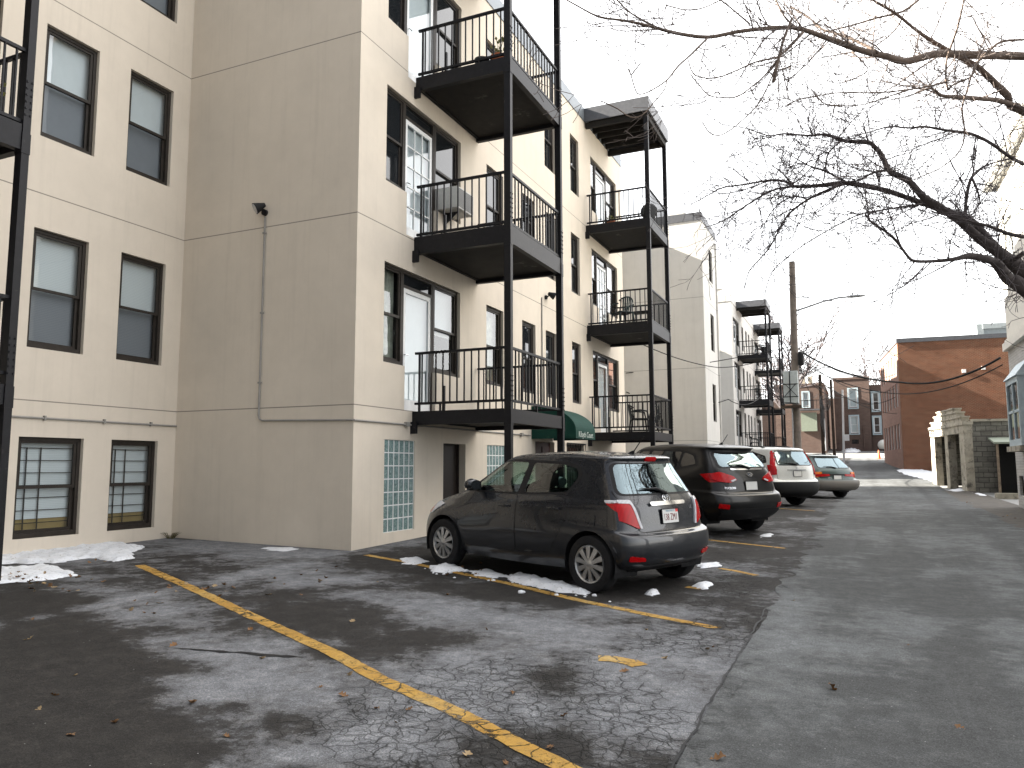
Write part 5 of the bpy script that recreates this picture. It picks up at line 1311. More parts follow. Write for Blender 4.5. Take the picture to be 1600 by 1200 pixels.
# three storey brick building across the bend
ang2 = atan2(.83, 9.6); F2f = rot_frame(2.5, 56, ang2)
Br = thing('brick_building', 'three storey red brick building with a windowless wall towards the alley', 'building', (8, 62, 0))
m = RB(F2f); m.rbox(0, 14, 0, .3, -.6, 8.0); m.build('front_wall', M['red_brick'], Br)
m = MB(); hs = []
for z0, z1 in ((1.1, 2.75), (3.9, 5.45), (6.0, 7.4)):
    for v in (1.2, 2.6, 4.2, 5.6, 7.2, 8.4): hs.append((v, v + .75, z0, z1))
wall_holes(m, lambda u, v, d: F2f(.002 + d, 10.0 - u, v), 0, 9.7, -.6, 8.0, [(10 - b, 10 - a, c, d) for a, b, c, d in hs], .14)
m.build('side_wall', M['pink_brick'], Br)
for a, b, c, d in hs:
    p = F2f(.002, b, c); window_at(Br, b - a, d - c, p, pi + ang2, 'white_frame')
m = RB(F2f); m.rbox(-.05, 14.05, -.05, .40, 8.0, 8.28); m.rbox(-.05, .35, .40, 10, 8.0, 8.28); m.build('coping', M['fascia'], Br)
m = RB(F2f); m.rbox(.14, 14, .3, 10, 7.7, 7.9); m.rbox(13.7, 14, .3, 10, -.6, 7.7); m.rbox(.3, 13.7, 9.7, 10, -.6, 7.7); m.build('roof', M['fascia'], Br)
m = RB(F2f); m.rbox(5.35, 5.75, 3.4, 5, 7.9, 9.5); m.rbox(5.75, 7.2, 3.5, 5, 7.9, 9.15); m.rbox(5.7, 7.3, 3.35, 5.1, 9.15, 9.5); m.build('roof_hut', M['light_box'], Br)
for u, z in ((3.63, 5.98), (4.72, 6.14)):
    m = RB(F2f); m.rbox(u, u + .22, -.06, -.002, z - .12, z + .1); m.build('vent', M['white'], Br)
# far houses
def brick_house(name, label, X0, X1, Y, depth, z0, z1, mat, wins, extra=None, base=None):
    H = thing(name, label, 'house', ((X0 + X1) / 2, Y + 1, z0))
    m = MB(); wall_holes(m, lambda u, v, d: (u, Y + d, v), X0, X1, z0 - .5, z1, wins, .15)
    m.quad((X0, Y + depth, z0 - .5), (X0, Y, z0 - .5), (X0, Y, z1), (X0, Y + depth, z1)); m.quad((X1, Y, z0 - .5), (X1, Y + depth, z0 - .5), (X1, Y + depth, z1), (X1, Y, z1)); m.quad((X1, Y + depth, z0 - .5), (X0, Y + depth, z0 - .5), (X0, Y + depth, z1), (X1, Y + depth, z1))
    m.build('wall', mat, H)
    r = MB(); r.box(X0 - .06, X1 + .06, Y - .06, Y + depth, z1, z1 + .22); r.build('roof', M['brown_brick'], H)
    for (a, b, c, d) in wins:
        if d - c > 1:
            o = window_at(H, b - a, d - c, (a, Y, c), '-Y', 'white_frame')
            t = MB(); e = .13
            t.box(a - e, a - .001, Y - .04, Y - .002, c - .06, d + e); t.box(b + .001, b + e, Y - .04, Y - .002, c - .06, d + e); t.box(a, b, Y - .04, Y - .002, d + .001, d + e); t.box(a - e, b + e, Y - .07, Y - .002, c - .16, c - .062)
            t.build('window_trim', M['blue_white'], H)
        else: window_at(H, b - a, d - c, (a, Y, c), '-Y', 'dark')
    return H
H1 = brick_house('brick_house', 'brown brick house with pale arched windows at the end of the alley', -2.25, 1.05, 85, 10, 1.6, 8.7, M['brown_brick'], [(-.85, -.12, 5.85, 7.7), (-.85, -.12, 3.25, 4.95), (-.78, -.14, 2.15, 2.6)])
m = MB(); m.box(1.08, 4.5, 85.5, 95, 1.1, 8.1); m.build('annex', M['brown_brick'], H1)
for z0, z1 in ((5.5, 7.3), (3.2, 4.85)):
    window_at(H1, .6, z1 - z0, (1.3, 85.33, z0), '-Y', 'white_frame')
    t = MB(); t.box(1.17, 1.298, 85.31, 85.498, z0 - .06, z1 + .12); t.box(1.902, 2.03, 85.31, 85.498, z0 - .06, z1 + .12); t.box(1.298, 1.902, 85.31, 85.498, z1 + .002, z1 + .12); t.box(1.17, 2.03, 85.28, 85.498, z0 - .16, z0 - .062); t.build('window_trim', M['blue_white'], H1)
m = MB(); m.tube([(.35, 84.93, 1.4), (.35, 84.93, 4.0)], .05, 8); m.build('downpipe', M['brown_brick'], H1, True)
H2 = brick_house('brick_house', 'dark brick house with a sage green bay behind the utility pole', -7.5, -3.0, 80, 12, 1.6, 7.75, M['brown_brick'], [(-4.92, -4.4, 5.75, 7.1)])
m = MB(); m.box(-5.15, -3.72, 79.6, 79.97, 3.3, 5.1); bo = m.build('bay', M['green_board'], H2)
window_at(H2, .68, .85, (-4.92, 79.62, 3.8), '-Y', 'white_frame')
m = MB(); m.box(-5.6, -3.3, 78.9, 79.9, 5.3, 5.4); m.build('porch_roof', M['fascia'], H2)
m = MB()
for k in range(9): m.box(-5.55 + k * .27, -5.52 + k * .27, 78.95, 78.98, 5.4, 6.2)
m.box(-5.6, -3.3, 78.93, 79.0, 6.2, 6.26); m.build('porch_railing', M['steel'], H2)
m = MB(); m.tube([(-3.08, 79.9, 1.4), (-3.08, 79.9, 4.5)], .07, 8); m.build('downpipe', M['white'], H2, True)
m = MB(); m.box(-5.3, -4.9, 84, 84.4, 7.9, 9.2); m.box(-4.6, -4.2, 84, 84.4, 7.9, 9.1); m.build('chimney', M['concrete'], H2)
m = MB(); m.box(-30, 30, 118, 124, 1, 9.5); m.box(-28, -16, 117, 118, 1, 11); m.box(8, 20, 116.5, 118, 1, 11); 
TB = thing('row_house', 'plain distant brick row closing the end of the street', 'building', (0, 120, 3)); m.build('wall', M['brown_brick'], TB)

# ------------------------------------------------------------------ poles, lamp, cables
def cable(name, pts, r, label, mat='cable', sag=0.0, n=14, cat='cable'):
    m = MB(); P = []
    for a, b in zip(pts[:-1], pts[1:]):
        a = Vector(a); b = Vector(b)
        for k in range(n + 1):
            t = k / n; p = a.lerp(b, t); p.z -= sag * 4 * t * (1 - t); P.append(p)
    m.tube(P, r, 6)
    return solo(m, name, M[mat], label, cat, smooth=True, base=tuple(P[0]))
PX, PY = -2.55, 36.0
pg = gz(PX, PY)
U = thing('utility_pole', 'tall wooden utility pole carrying a street lamp and a pale equipment cabinet', 'pole', (PX, PY, pg))
m = MB(); zz = [pg - .3, 0, 2, 4, 6, 8, 9.1]
m.tube([(PX + .012 * (z - pg), PY, z) for z in zz], [.185, .18, .17, .16, .15, .14, .13], 16); m.build('pole', M['wood_pole'], U, True)
m = MB(); m.bbox(-2.95, -2.35, 35.3, 35.72, 2.68, 4.10, .02); bo = m.build('equipment_cabinet', M['light_box'], U)
m = MB(); m.box(-2.70, -2.66, 35.27, 35.298, 2.7, 4.1)
for z in (2.95, 3.5): m.box(-2.95, -2.35, 35.28, 35.299, z, z + .04)
m.tube([(-2.9, 35.25, 3.55), (-2.4, 35.25, 3.0)], .015, 6); m.tube([(-2.9, 35.25, 3.0), (-2.45, 35.25, 3.5)], .015, 6)
m.tube([(-3.0, 35.3, 3.6), (-3.1, 35.2, 3.4), (-3.05, 35.2, 2.75), (-2.5, 35.2, 2.68), (-2.4, 35.4, 2.6)], .02, 6)
m.build('brackets', M['steel'], bo)
m = MB(); m.box(-3.1, -2.25, 35.25, 35.85, 2.5, 2.6); m.build('cabinet_shelf', M['pole_dark'], U)
m = MB(); m.lathe([(.001, 4.35), (.11, 4.38), (.13, 4.45), (.13, 4.85), (.10, 4.95), (.001, 5.0)], 16, 'z', (-2.22, 35.8, 0)); m.build('transformer', M['black_plastic'], U, True)
m = MB(); m.tube([(-2.42, 36, 6.85), (-2.0, 36, 6.95), (-1.2, 36, 7.18), (-.6, 36, 7.28), (-.25, 36, 7.29)], [.045, .044, .042, .04, .04], 8); m.tube([(-2.44, 36, 6.55), (-2.3, 36, 6.65), (-2.2, 36, 6.88)], .022, 8)
ao = m.build('lamp_arm', M['galv'], U, True)
m = MB(); m.lathe([(.001, -.42), (.05, -.38), (.11, -.2), (.13, .05), (.10, .3), (.04, .42), (.001, .44)], 14, 'x'); m.v = [(.08 + p[0] , 36 + p[1] * 1.1, 7.29 + p[2] * (.65 if p[2] > 0 else .5)) for p in m.v]
m.lathe([(.04, 7.36), (.04, 7.45), (.001, 7.47)], 10, 'z', (-.02, 36, 0)); m.build('lamp_head', M['galv'], ao, True)
m = MB(); m.tube([(-2.68, 35.82, pg), (-2.66, 35.83, 2.5)], .03, 8); m.build('riser_pipe', M['galv'], U, True)
for (x, y, zt, r, nm, lab, mt) in ((-2.44, 60, 6.6, .14, 'utility_pole', 'dark stub utility pole hung with coiled grey wires', 'pole_dark'), (-1.9, 66, 6.8, .13, 'utility_pole', 'short brown pole beside the coiled wire pole', 'pole_dark')):
    g0 = gz(x, y); T = thing(nm, lab, 'pole', (x, y, g0))
    m = MB(); m.tube([(x, y, g0 - .3), (x - .03, y, zt)], [r, r * .8], 10); m.build('pole', M[mt], T, True)
    if 'coiled' in nm + lab and y == 60:
        m = MB(); random.seed(3)
        for k in range(7):
            a = random.random() * 6; c0 = Vector((x + .15 + .12 * random.random(), y - .2, 4.2 + .6 * random.random()))
            m.tube([c0 + Vector((.34 * cos(a + t * .55), .1 * sin(t), .34 * sin(a + t * .55))) for t in range(12)], .022, 5, False)
        for k in range(6): m.tube([(x - .1 + .05 * k, y - .15, 5.2 - .2 * k), (x - .02 + .04 * k, y - .2, 4.2), (x - .12 + .05 * k, y - .18, 3.0 - .2 * k)], .02, 5)
        m.build('wire_coil', M['wire'], T, True)
g0 = gz(-1.08, 60)
T = thing('sign_pole', 'pale sunlit pole with a small white sign plate', 'sign', (-1.08, 60, g0))
m = MB(); m.tube([(-1.14, 60, g0), (-1.0, 60, 5.4)], [.085, .07], 10); m.build('pole', M['white'], T, True)
m = MB(); m.bbox(-1.05, -.70, 59.88, 59.90, 1.75, 2.2, .008); m.build('sign_plate', M['white'], T)
cable('overhead_cable', [(-2.2, 36, 5.0), (1.45, 31, 2.98), (4.0, 27.3, 3.25)], .035, 'thick black overhead cable sagging from utility pole to white house', sag=.30)
cable('overhead_cable', [(-2.3, 36, 4.6), (1.3, 33, 2.75), (4.0, 27.0, 3.0)], .018, 'thin cable sagging just below the thick black cable', sag=.28)
cable('overhead_cable', [(-9.45, 33.4, 4.15), (-2.6, 35.9, 5.25)], .020, 'upper cable crossing the pale side wall to the pole', sag=.12)
cable('overhead_cable', [(-7.3, 25.2, 4.5), (-5.6, 34.8, 4.35), (-2.6, 35.9, 5.15)], .018, 'cable running from balcony building corner across the pale wall', sag=.2)
cable('overhead_cable', [(-9.45, 33.4, 3.3), (-5.55, 37, 3.1), (-5.3, 50, 4.6)], .020, 'lowest cable drooping across the pale stucco walls', sag=.5)
cable('overhead_cable', [(-2.4, 36, 4.5), (-1.9, 60, 5.6)], .02, 'cable from utility pole towards the coiled wire pole', sag=.4)
cable('overhead_cable', [(-2.3, 36, 4.2), (-.9, 60, 4.9), (2.3, 58, 4.6)], .02, 'cable passing the white sign pole to the brick building', sag=.5)
for i, (z0, z1, x1, y1, sg, lab) in enumerate(((5.2, 6.2, 2.45, 58, .8, 'highest of the thin wires from utility pole to brick building'), (4.9, 5.3, 2.4, 59, .9, 'second thin wire from utility pole to brick building'), (4.4, 3.4, 2.3, 57, .5, 'lowest thin wire reaching the brick building side'),
        (5.0, 7.4, -.5, 85, 1.0, 'wire running from utility pole to arched window house'), (4.7, 6.9, -3.6, 80, .9, 'wire running from utility pole to sage bay house'))):
    cable('overhead_cable', [(-2.35, 36.1, z0), (x1, y1, z1)], .017, lab, sag=sg)
cable('overhead_cable', [(-2.44, 60, 5.8), (-1.9, 66, 6.4), (-1.5, 85, 7.6)], .02, 'wire linking the two short poles to the arched window house', sag=.4)
# ------------------------------------------------------------------ floodlights and conduit
def floodlight(x, y, z, face, label):
    g = thing('wall_floodlight', label, 'light', (x, y, z), 0, 'floodlights on the stucco walls')
    nx, ny = face
    m = MB(); m.lathe([(.001, 0), (.055, 0), (.055, .05), (.001, .055)], 14, 'z')
    q = []
    for p in m.v: q.append((x + nx * p[2] + (-ny) * p[0], y + ny * p[2] + nx * p[0], z + p[1]))
    m.v = q; m.build('base', M['black_plastic'], g, True, fixn=True)
    m = MB(); a = Vector((x + nx * .05, y + ny * .05, z)); b = Vector((x + nx * .13 - ny * .03, y + ny * .13 + nx * .03, z + .08)); m.tube([a, b], .018, 8)
    d = Vector((nx * .6 + ny * .5, ny * .6 - nx * .5, -.45)).normalized() if nx == 0 else Vector((nx * .7, .5, -.4)).normalized()
    m.tube([b - d * .06, b, b + d * .05, b + d * .13], [.035, .055, .075, .10], 14); ho = m.build('lamp_head', M['black_plastic'], g, True)
    m = MB(); m.tube([b + d * .12, b + d * .134], [.085, .085], 14); m.build('lens', M['clear_lens'], ho, True)
    return g
g = floodlight(-9.22, YB, 4.38, (0, -1), 'floodlight with vertical conduit on the shaded side wall')
m = MB(); m.tube([(-9.21, YB - .02, 4.3), (-9.21, YB - .02, .86), (-9.19, YB - .02, .80), (-9.13, YB - .02, .775), (XB + .0, YB - .02, .735)], .016, 8)
for z in (4.0, 2.6, 1.4): m.box(-9.24, -9.18, YB - .04, YB - .002, z, z + .03)
m.build('conduit', M['conduit'], g, True)
g = floodlight(XB, 18.28, 4.36, (1, 0), 'small floodlight on the window wall between the balconies')
m = MB(); m.tube([(XB + .02, 18.0, 4.3), (XB + .02, 18.0, 1.6)], .016, 8); m.build('conduit', M['conduit'], g, True)
m = MB(); m.tube([(XB + .02, YB - .02, .735), (XB + .02, 17.2, .742)], .016, 8)
for y in (11.55, 16.6): m.box(XB + .002, XB + .06, y, y + .10, .70, .78)
solo(m, 'wall_conduit', M['conduit'], 'thin grey conduit along the wall above the glass blocks', 'pipe', smooth=True)
m = MB(); m.tube([(XA + .02, 6.0, .735), (XA + .02, YB - .01, .727)], .016, 8)
for y in (7.6, 8.6, 9.5): m.box(XA + .002, XA + .045, y, y + .03, .70, .77)
solo(m, 'wall_conduit', M['conduit'], 'thin conduit above the two barred basement windows', 'pipe', smooth=True)
# ------------------------------------------------------------------ things standing on the balconies
def pot(x, y, z, r, h, label, plant=True, mat='terracotta'):
    P = thing('plant_pot', label, 'plant pot', (x, y, z), 0)
    m = MB(); m.lathe([(.001, z), (r * .7, z), (r * .95, z + h * .8), (r * 1.08, z + h * .8), (r * 1.08, z + h), (r * .92, z + h), (r * .85, z + h * .82), (.001, z + h * .8)], 18, 'z', (x, y, 0)); m.build('pot', M[mat], P, True)
    if plant:
        m = MB(); random.seed(int(y * 91 + x * 13))
        for k in range(26):
            a = random.random() * 6.28; l = h * (.6 + random.random()); b = random.random() * .8
            p = Vector((x, y, z + h * .85)); q = p + Vector((cos(a) * l * b, sin(a) * l * b, l * (1 - b * .5)))
            m.tube([p, p.lerp(q, .6) + Vector((0, 0, .03)), q], [.004, .004, .002], 4)
            s = q - p; n = s.orthogonal().normalized() * .03
            m.add([q - n, q + s * .12, q + n, q - s * .12], [(0, 1, 2, 3)])
        m.build('leaves', M['plant'], P)
    return P
pot(-5.75, 12.2, 7.25, .15, .26, 'orange terracotta pot on the top balcony by its corner post')
pot(-5.62, 12.62, 7.25, .12, .2, 'smaller terracotta pot at the back rail of the top balcony', False)
pot(-6.05, 12.1, 7.25, .13, .22, 'dark pot beside the orange pot on the top balcony', False, 'dark_plastic')
pot(-9.55, 5.2, 4.18, .16, .3, 'pot of yellowing plants on the balcony at the left edge', True, 'ac')
pot(-9.6, 5.55, 4.18, .13, .3, 'white pot with dry stalks beside the left balcony post', True, 'white')
pot(-6.6, 21.95, 7.25, .12, .14, 'low planter of greenery on the upper roofed balcony')
# window air conditioner
Ac = thing('air_conditioner', 'beige window air conditioner hanging out above the middle balcony', 'appliance', (-7.05, 12.8, 4.97))
m = MB(); m.bbox(-7.38, -6.86, 12.68, 13.36, 4.97, 5.40, .015); bo = m.build('case', M['ac'], Ac, True)
m = MB()
for k in range(11): m.box(-6.859, -6.85, 12.72, 13.32, 5.01 + k * .034, 5.025 + k * .034)
m.box(-6.8595, -6.8575, 12.71, 13.33, 5.0, 5.37); m.build('grille', M['ac_grille'], bo)
m = MB(); m.add([(-7.28, 12.9, 4.96), (-6.98, 12.9, 4.96), (-7.28, 12.9, 4.72), (-7.28, 12.94, 4.96), (-6.98, 12.94, 4.96), (-7.28, 12.94, 4.72)], [(0, 1, 2), (5, 4, 3), (0, 3, 4, 1), (1, 4, 5, 2), (2, 5, 3, 0)]); m.build('bracket', M['steel'], Ac)
# plastic armchairs
def armchair(x, y, z, rz, label, mat, group=None):
    T = thing('garden_chair', label, 'chair', (x, y, z), rz, group)
    m = MB()
    m.bbox(-.25, .25, -.24, .24, .38, .42, .015); m.build('seat', M[mat], T, world=False)
    m = MB(); n = 8
    for k in range(n):
        a0, a1 = -.9 + 1.8 * k / n, -.9 + 1.8 * (k + 1) / n
        t0, t1 = .82 - .12 * abs(a0) ** 2, .82 - .12 * abs(a1) ** 2
        for aa, bb in ((0, .62),):
            m.add([(-.27 * cos(a0) , .27 * sin(a0), .42), (-.27 * cos(a0 + .14 * 1.0), .27 * sin(a0 + .14), .42), (-.34 * cos(a1 - .05), .29 * sin(a1 - .05), t1), (-.34 * cos(a0), .29 * sin(a0), t0)], [(0, 1, 2, 3), (3, 2, 1, 0)])
    m.tube([(-.33 * cos(a), .29 * sin(a), .83 - .12 * a * a) for a in [-.95 + 1.9 * k / 12 for k in range(13)]], .022, 6)
    m.build('backrest', M[mat], T, world=False)
    for s in (-1, 1):
        m = MB(); m.tube([(-.2, s * .27, .64), (.0, s * .29, .65), (.2, s * .28, .62), (.25, s * .27, .4)], [.022, .028, .028, .022], 6); m.build('armrest', M[mat], T, True, world=False)
        for fx in (-1, 1):
            m = MB(); m.tube([(fx * .22, s * .22, .39), (fx * .27, s * .26, 0)], [.03, .02], 6); m.build('leg', M[mat], T, True, world=False)
    return T
armchair(-6.35, 22.2, 4.18, 2.4, 'dark green plastic armchair on the middle roofed balcony', 'green_plastic')
armchair(-5.95, 22.35, .98, .4, 'dark plastic armchair on the lowest roofed balcony', 'dark_plastic')
T = thing('side_table', 'small dark table on the middle roofed balcony', 'table', (-5.85, 22.6, 4.18))
m = MB(); m.bbox(-6.15, -5.6, 22.4, 22.85, 4.62, 4.65, .01); m.build('top', M['dark_plastic'], T)
for px, py in ((-6.1, 22.45), (-5.65, 22.45), (-6.1, 22.8), (-5.65, 22.8)):
    m = MB(); m.bar((px, py, 4.18), (px, py, 4.63), .03, .03, up=(1, 0, 0)); m.build('leg', M['dark_plastic'], T)
# barbecue kettle on the top roofed balcony
T = thing('barbecue', 'round dark barbecue kettle by the outer rail of the top roofed balcony', 'barbecue', (-5.75, 23.3, 7.25))
m = MB(); m.lathe([(.001, 7.72), (.15, 7.75), (.25, 7.88), (.27, 7.98), (.25, 8.08), (.15, 8.2), (.03, 8.24), (.03, 8.28), (.001, 8.29)], 20, 'z', (-5.75, 23.3, 0)); m.build('kettle', M['dark_plastic'], T, True)
for k in range(3):
    a = k * 2.1; m = MB(); m.tube([(-5.75 + .15 * cos(a), 23.3 + .15 * sin(a), 7.78), (-5.75 + .3 * cos(a), 23.3 + .3 * sin(a), 7.25)], .012, 6); m.build('leg', M['steel'], T, True)
# bicycle leaning inside the lowest roofed balcony
T = thing('bicycle', 'bicycle leaning on the outer rail of the lowest roofed balcony', 'bicycle', (-5.7, 23.2, .98))
def wheelring(cy):
    m = MB(); c = Vector((-5.66, cy, .98 + .33)); m.tube([c + Vector((0, .32 * cos(k * pi / 14), .32 * sin(k * pi / 14))) for k in range(29)], .018, 6, False)
    for k in range(14): m.tube([c, c + Vector((0, .31 * cos(k * pi / 7), .31 * sin(k * pi / 7)))], .003, 4)
    m.build('wheel', M['rubber'], T, True)
wheelring(22.75); wheelring(23.75)
m = MB(); z = .98; X_ = -5.66
for a, b in (((22.75, .33), (22.95, .33)), ((22.75, .33), (22.98, .82)), ((22.95, .33), (23.2, .33)), ((23.2, .33), (23.02, .85)), ((23.02, .82), (23.58, .84)), ((23.2, .33), (23.58, .80)), ((23.58, .92), (23.75, .33))):
    m.tube([(X_, a[0], z + a[1]), (X_, b[0], z + b[1])], .016, 6)
m.build('frame', M['green_plastic'], T, True)
m = MB(); m.tube([(X_ - .25, 23.5, z + 1.0), (X_, 23.56, z + .98), (X_ + .2, 23.5, z + 1.0)], .013, 6); m.build('handlebar', M['steel'], T, True)
m = MB(); m.bbox(X_ - .06, X_ + .06, 22.86, 23.12, z + .88, z + .94, .02); m.build('saddle', M['dark_plastic'], T, True)
# odds and ends on the far balconies
armchair(-5.9, 53.6, 7.40, .5, 'dark chair on the top balcony of the far stucco building', 'dark_plastic')
armchair(-6.0, 53.8, 4.33, 1.0, 'dark chair on the middle balcony of the far stucco building', 'dark_plastic')
armchair(-6.4, 53.4, 1.13, .2, 'dark chair on the lowest balcony of the far stucco building', 'dark_plastic')
m = MB(); m.lathe([(.16, 7.4), (.2, 8.0), (.2, 8.02), (.001, 8.02)], 14, 'z', (-5.65, 54.2, 0)); solo(m, 'storage_barrel', M['dark_plastic'], 'dark barrel beside the chair on the far top balcony', 'barrel', smooth=True)
# traffic cone
def cone(x, y, label):
    z = gz(x, y); T = thing('traffic_cone', label, 'traffic cone', (x, y, z))
    m = MB(); m.lathe([(.15, z + .03), (.035, z + .72), (.001, z + .72)], 16, 'z', (x, y, 0)); m.build('cone', M['orange'], T, True)
    m = MB(); m.bbox(x - .19, x + .19, y - .19, y + .19, z, z + .035, .01); m.build('base', M['orange'], T)
cone(1.35, 71.0, 'orange traffic cone beside the brick building corner')
T = thing('wall_tuft', 'dry weed tuft growing where the two stucco walls meet', 'weed', (-11.0, 9.95, gz(-11, 9.95)))
m = MB(); random.seed(5); z = gz(-11, 9.95)
for k in range(40):
    a = random.random() * 6.28; l = .04 + .08 * random.random(); b = .25 + .5 * random.random(); p = Vector((-11.0 + .05 * cos(a), 9.95 + .05 * sin(a), z))
    m.tube([p, p + Vector((cos(a) * l * b, sin(a) * l * b, l * .8)), p + Vector((cos(a) * l * b * 1.9, sin(a) * l * b * 1.9, l))], [.004, .004, .0015], 4)
m.build('blades', M['weeds'], T)

# ------------------------------------------------------------------ parked cars
def mid_from_rear_wheel(px, py, hd, half_y, rear_to_mid):
    hx, hy = cos(RAD(hd)), sin(RAD(hd))
    # near (left) rear wheel contact -> middle of the wheelbase
    return (px + hx * rear_to_mid + hy * half_y, py + hy * rear_to_mid - hx * half_y)
G_ = 'cars parked nose-in along the stucco buildings'
HD = 158
build_car('parked_car', 'dark grey hatchback with silver hubcaps parked nearest on the yellow line', HATCH, mid_from_rear_wheel(-2.82, 8.49, HD, .77, 1.31), HD, 1.045)['group'] = G_
build_car('parked_car', 'black sport utility car with wide red tail lights behind the grey hatchback', SUV, (-3.75, 16.5), 146.5, 1.05)['group'] = G_
build_car('parked_car', 'white sport utility car with tall red tail lights next to the black one', WHITE, (-3.45, 25.3), 141, 1.04)['group'] = G_
build_car('parked_car', 'green estate car with taupe lower body and roof rails, last in the row', WAGON, (-2.2, 31.0), 129, 1.03)['group'] = G_
VAN = dict(WHITE); VAN.update(cat='van', side_bits=[], badges=[], emblem='none', rails=None)
build_car('parked_van', 'white van half hidden behind the brick building at the far end', VAN, (4.0, 82.5), 205, 1.15)
BRN = dict(WAGON); BRN.update(paint='paint_brown', arch_mat='paint_brown', rails=None, emblem='none')
build_car('parked_car', 'red-brown car in the distance between the white car and the pole', BRN, (-4.9, 49.5), 165)['group'] = G_
# ================================================================== ground, paint, snow, leaves
from mathutils import noise as NZ
def fbm(x, y, s, o=5, seed=0.0):
    return NZ.fractal(Vector((x * s + seed, y * s - seed, seed)), 0.8, 2.1, o)
def blob(x, y, L, k=1.0):
    t = 0.0
    for (cx, cy, ax, ay, bx, by, v) in L:
        det = ax * by - ay * bx
        if abs(det) < 1e-9: continue
        dx, dy = x - cx, y - cy
        u = (dx * by - dy * bx) / det; w = (ax * dy - ay * dx) / det
        r = u * u + w * w
        if r < 6: t += v * math.exp(-r * 1.1)
    return t

def sheet(name, xs, ys, off, mat, stain_shade=None, crack=None, keep=None):
    me = bpy.data.meshes.new(name); nx, ny = len(xs), len(ys)
    vs = [(x, y, gz(x, y) + off) for y in ys for x in xs]
    fs = []
    for j in range(ny - 1):
        for i in range(nx - 1):
            if keep and not keep((xs[i] + xs[i + 1]) / 2, (ys[j] + ys[j + 1]) / 2): continue
            a = j * nx + i; fs.append((a, a + 1, a + nx + 1, a + nx))
    me.from_pydata(vs, [], fs); me.materials.append(mat)
    if stain_shade:
        at = me.attributes.new('stain_shade', 'FLOAT', 'POINT'); at.data.foreach_set('value', [stain_shade(v[0], v[1]) for v in vs])
        at = me.attributes.new('crack', 'FLOAT', 'POINT'); at.data.foreach_set('value', [crack(v[0], v[1]) if crack else 0 for v in vs])
    me.shade_smooth()
    o = put(name, me); o['kind'] = 'structure'
    return o

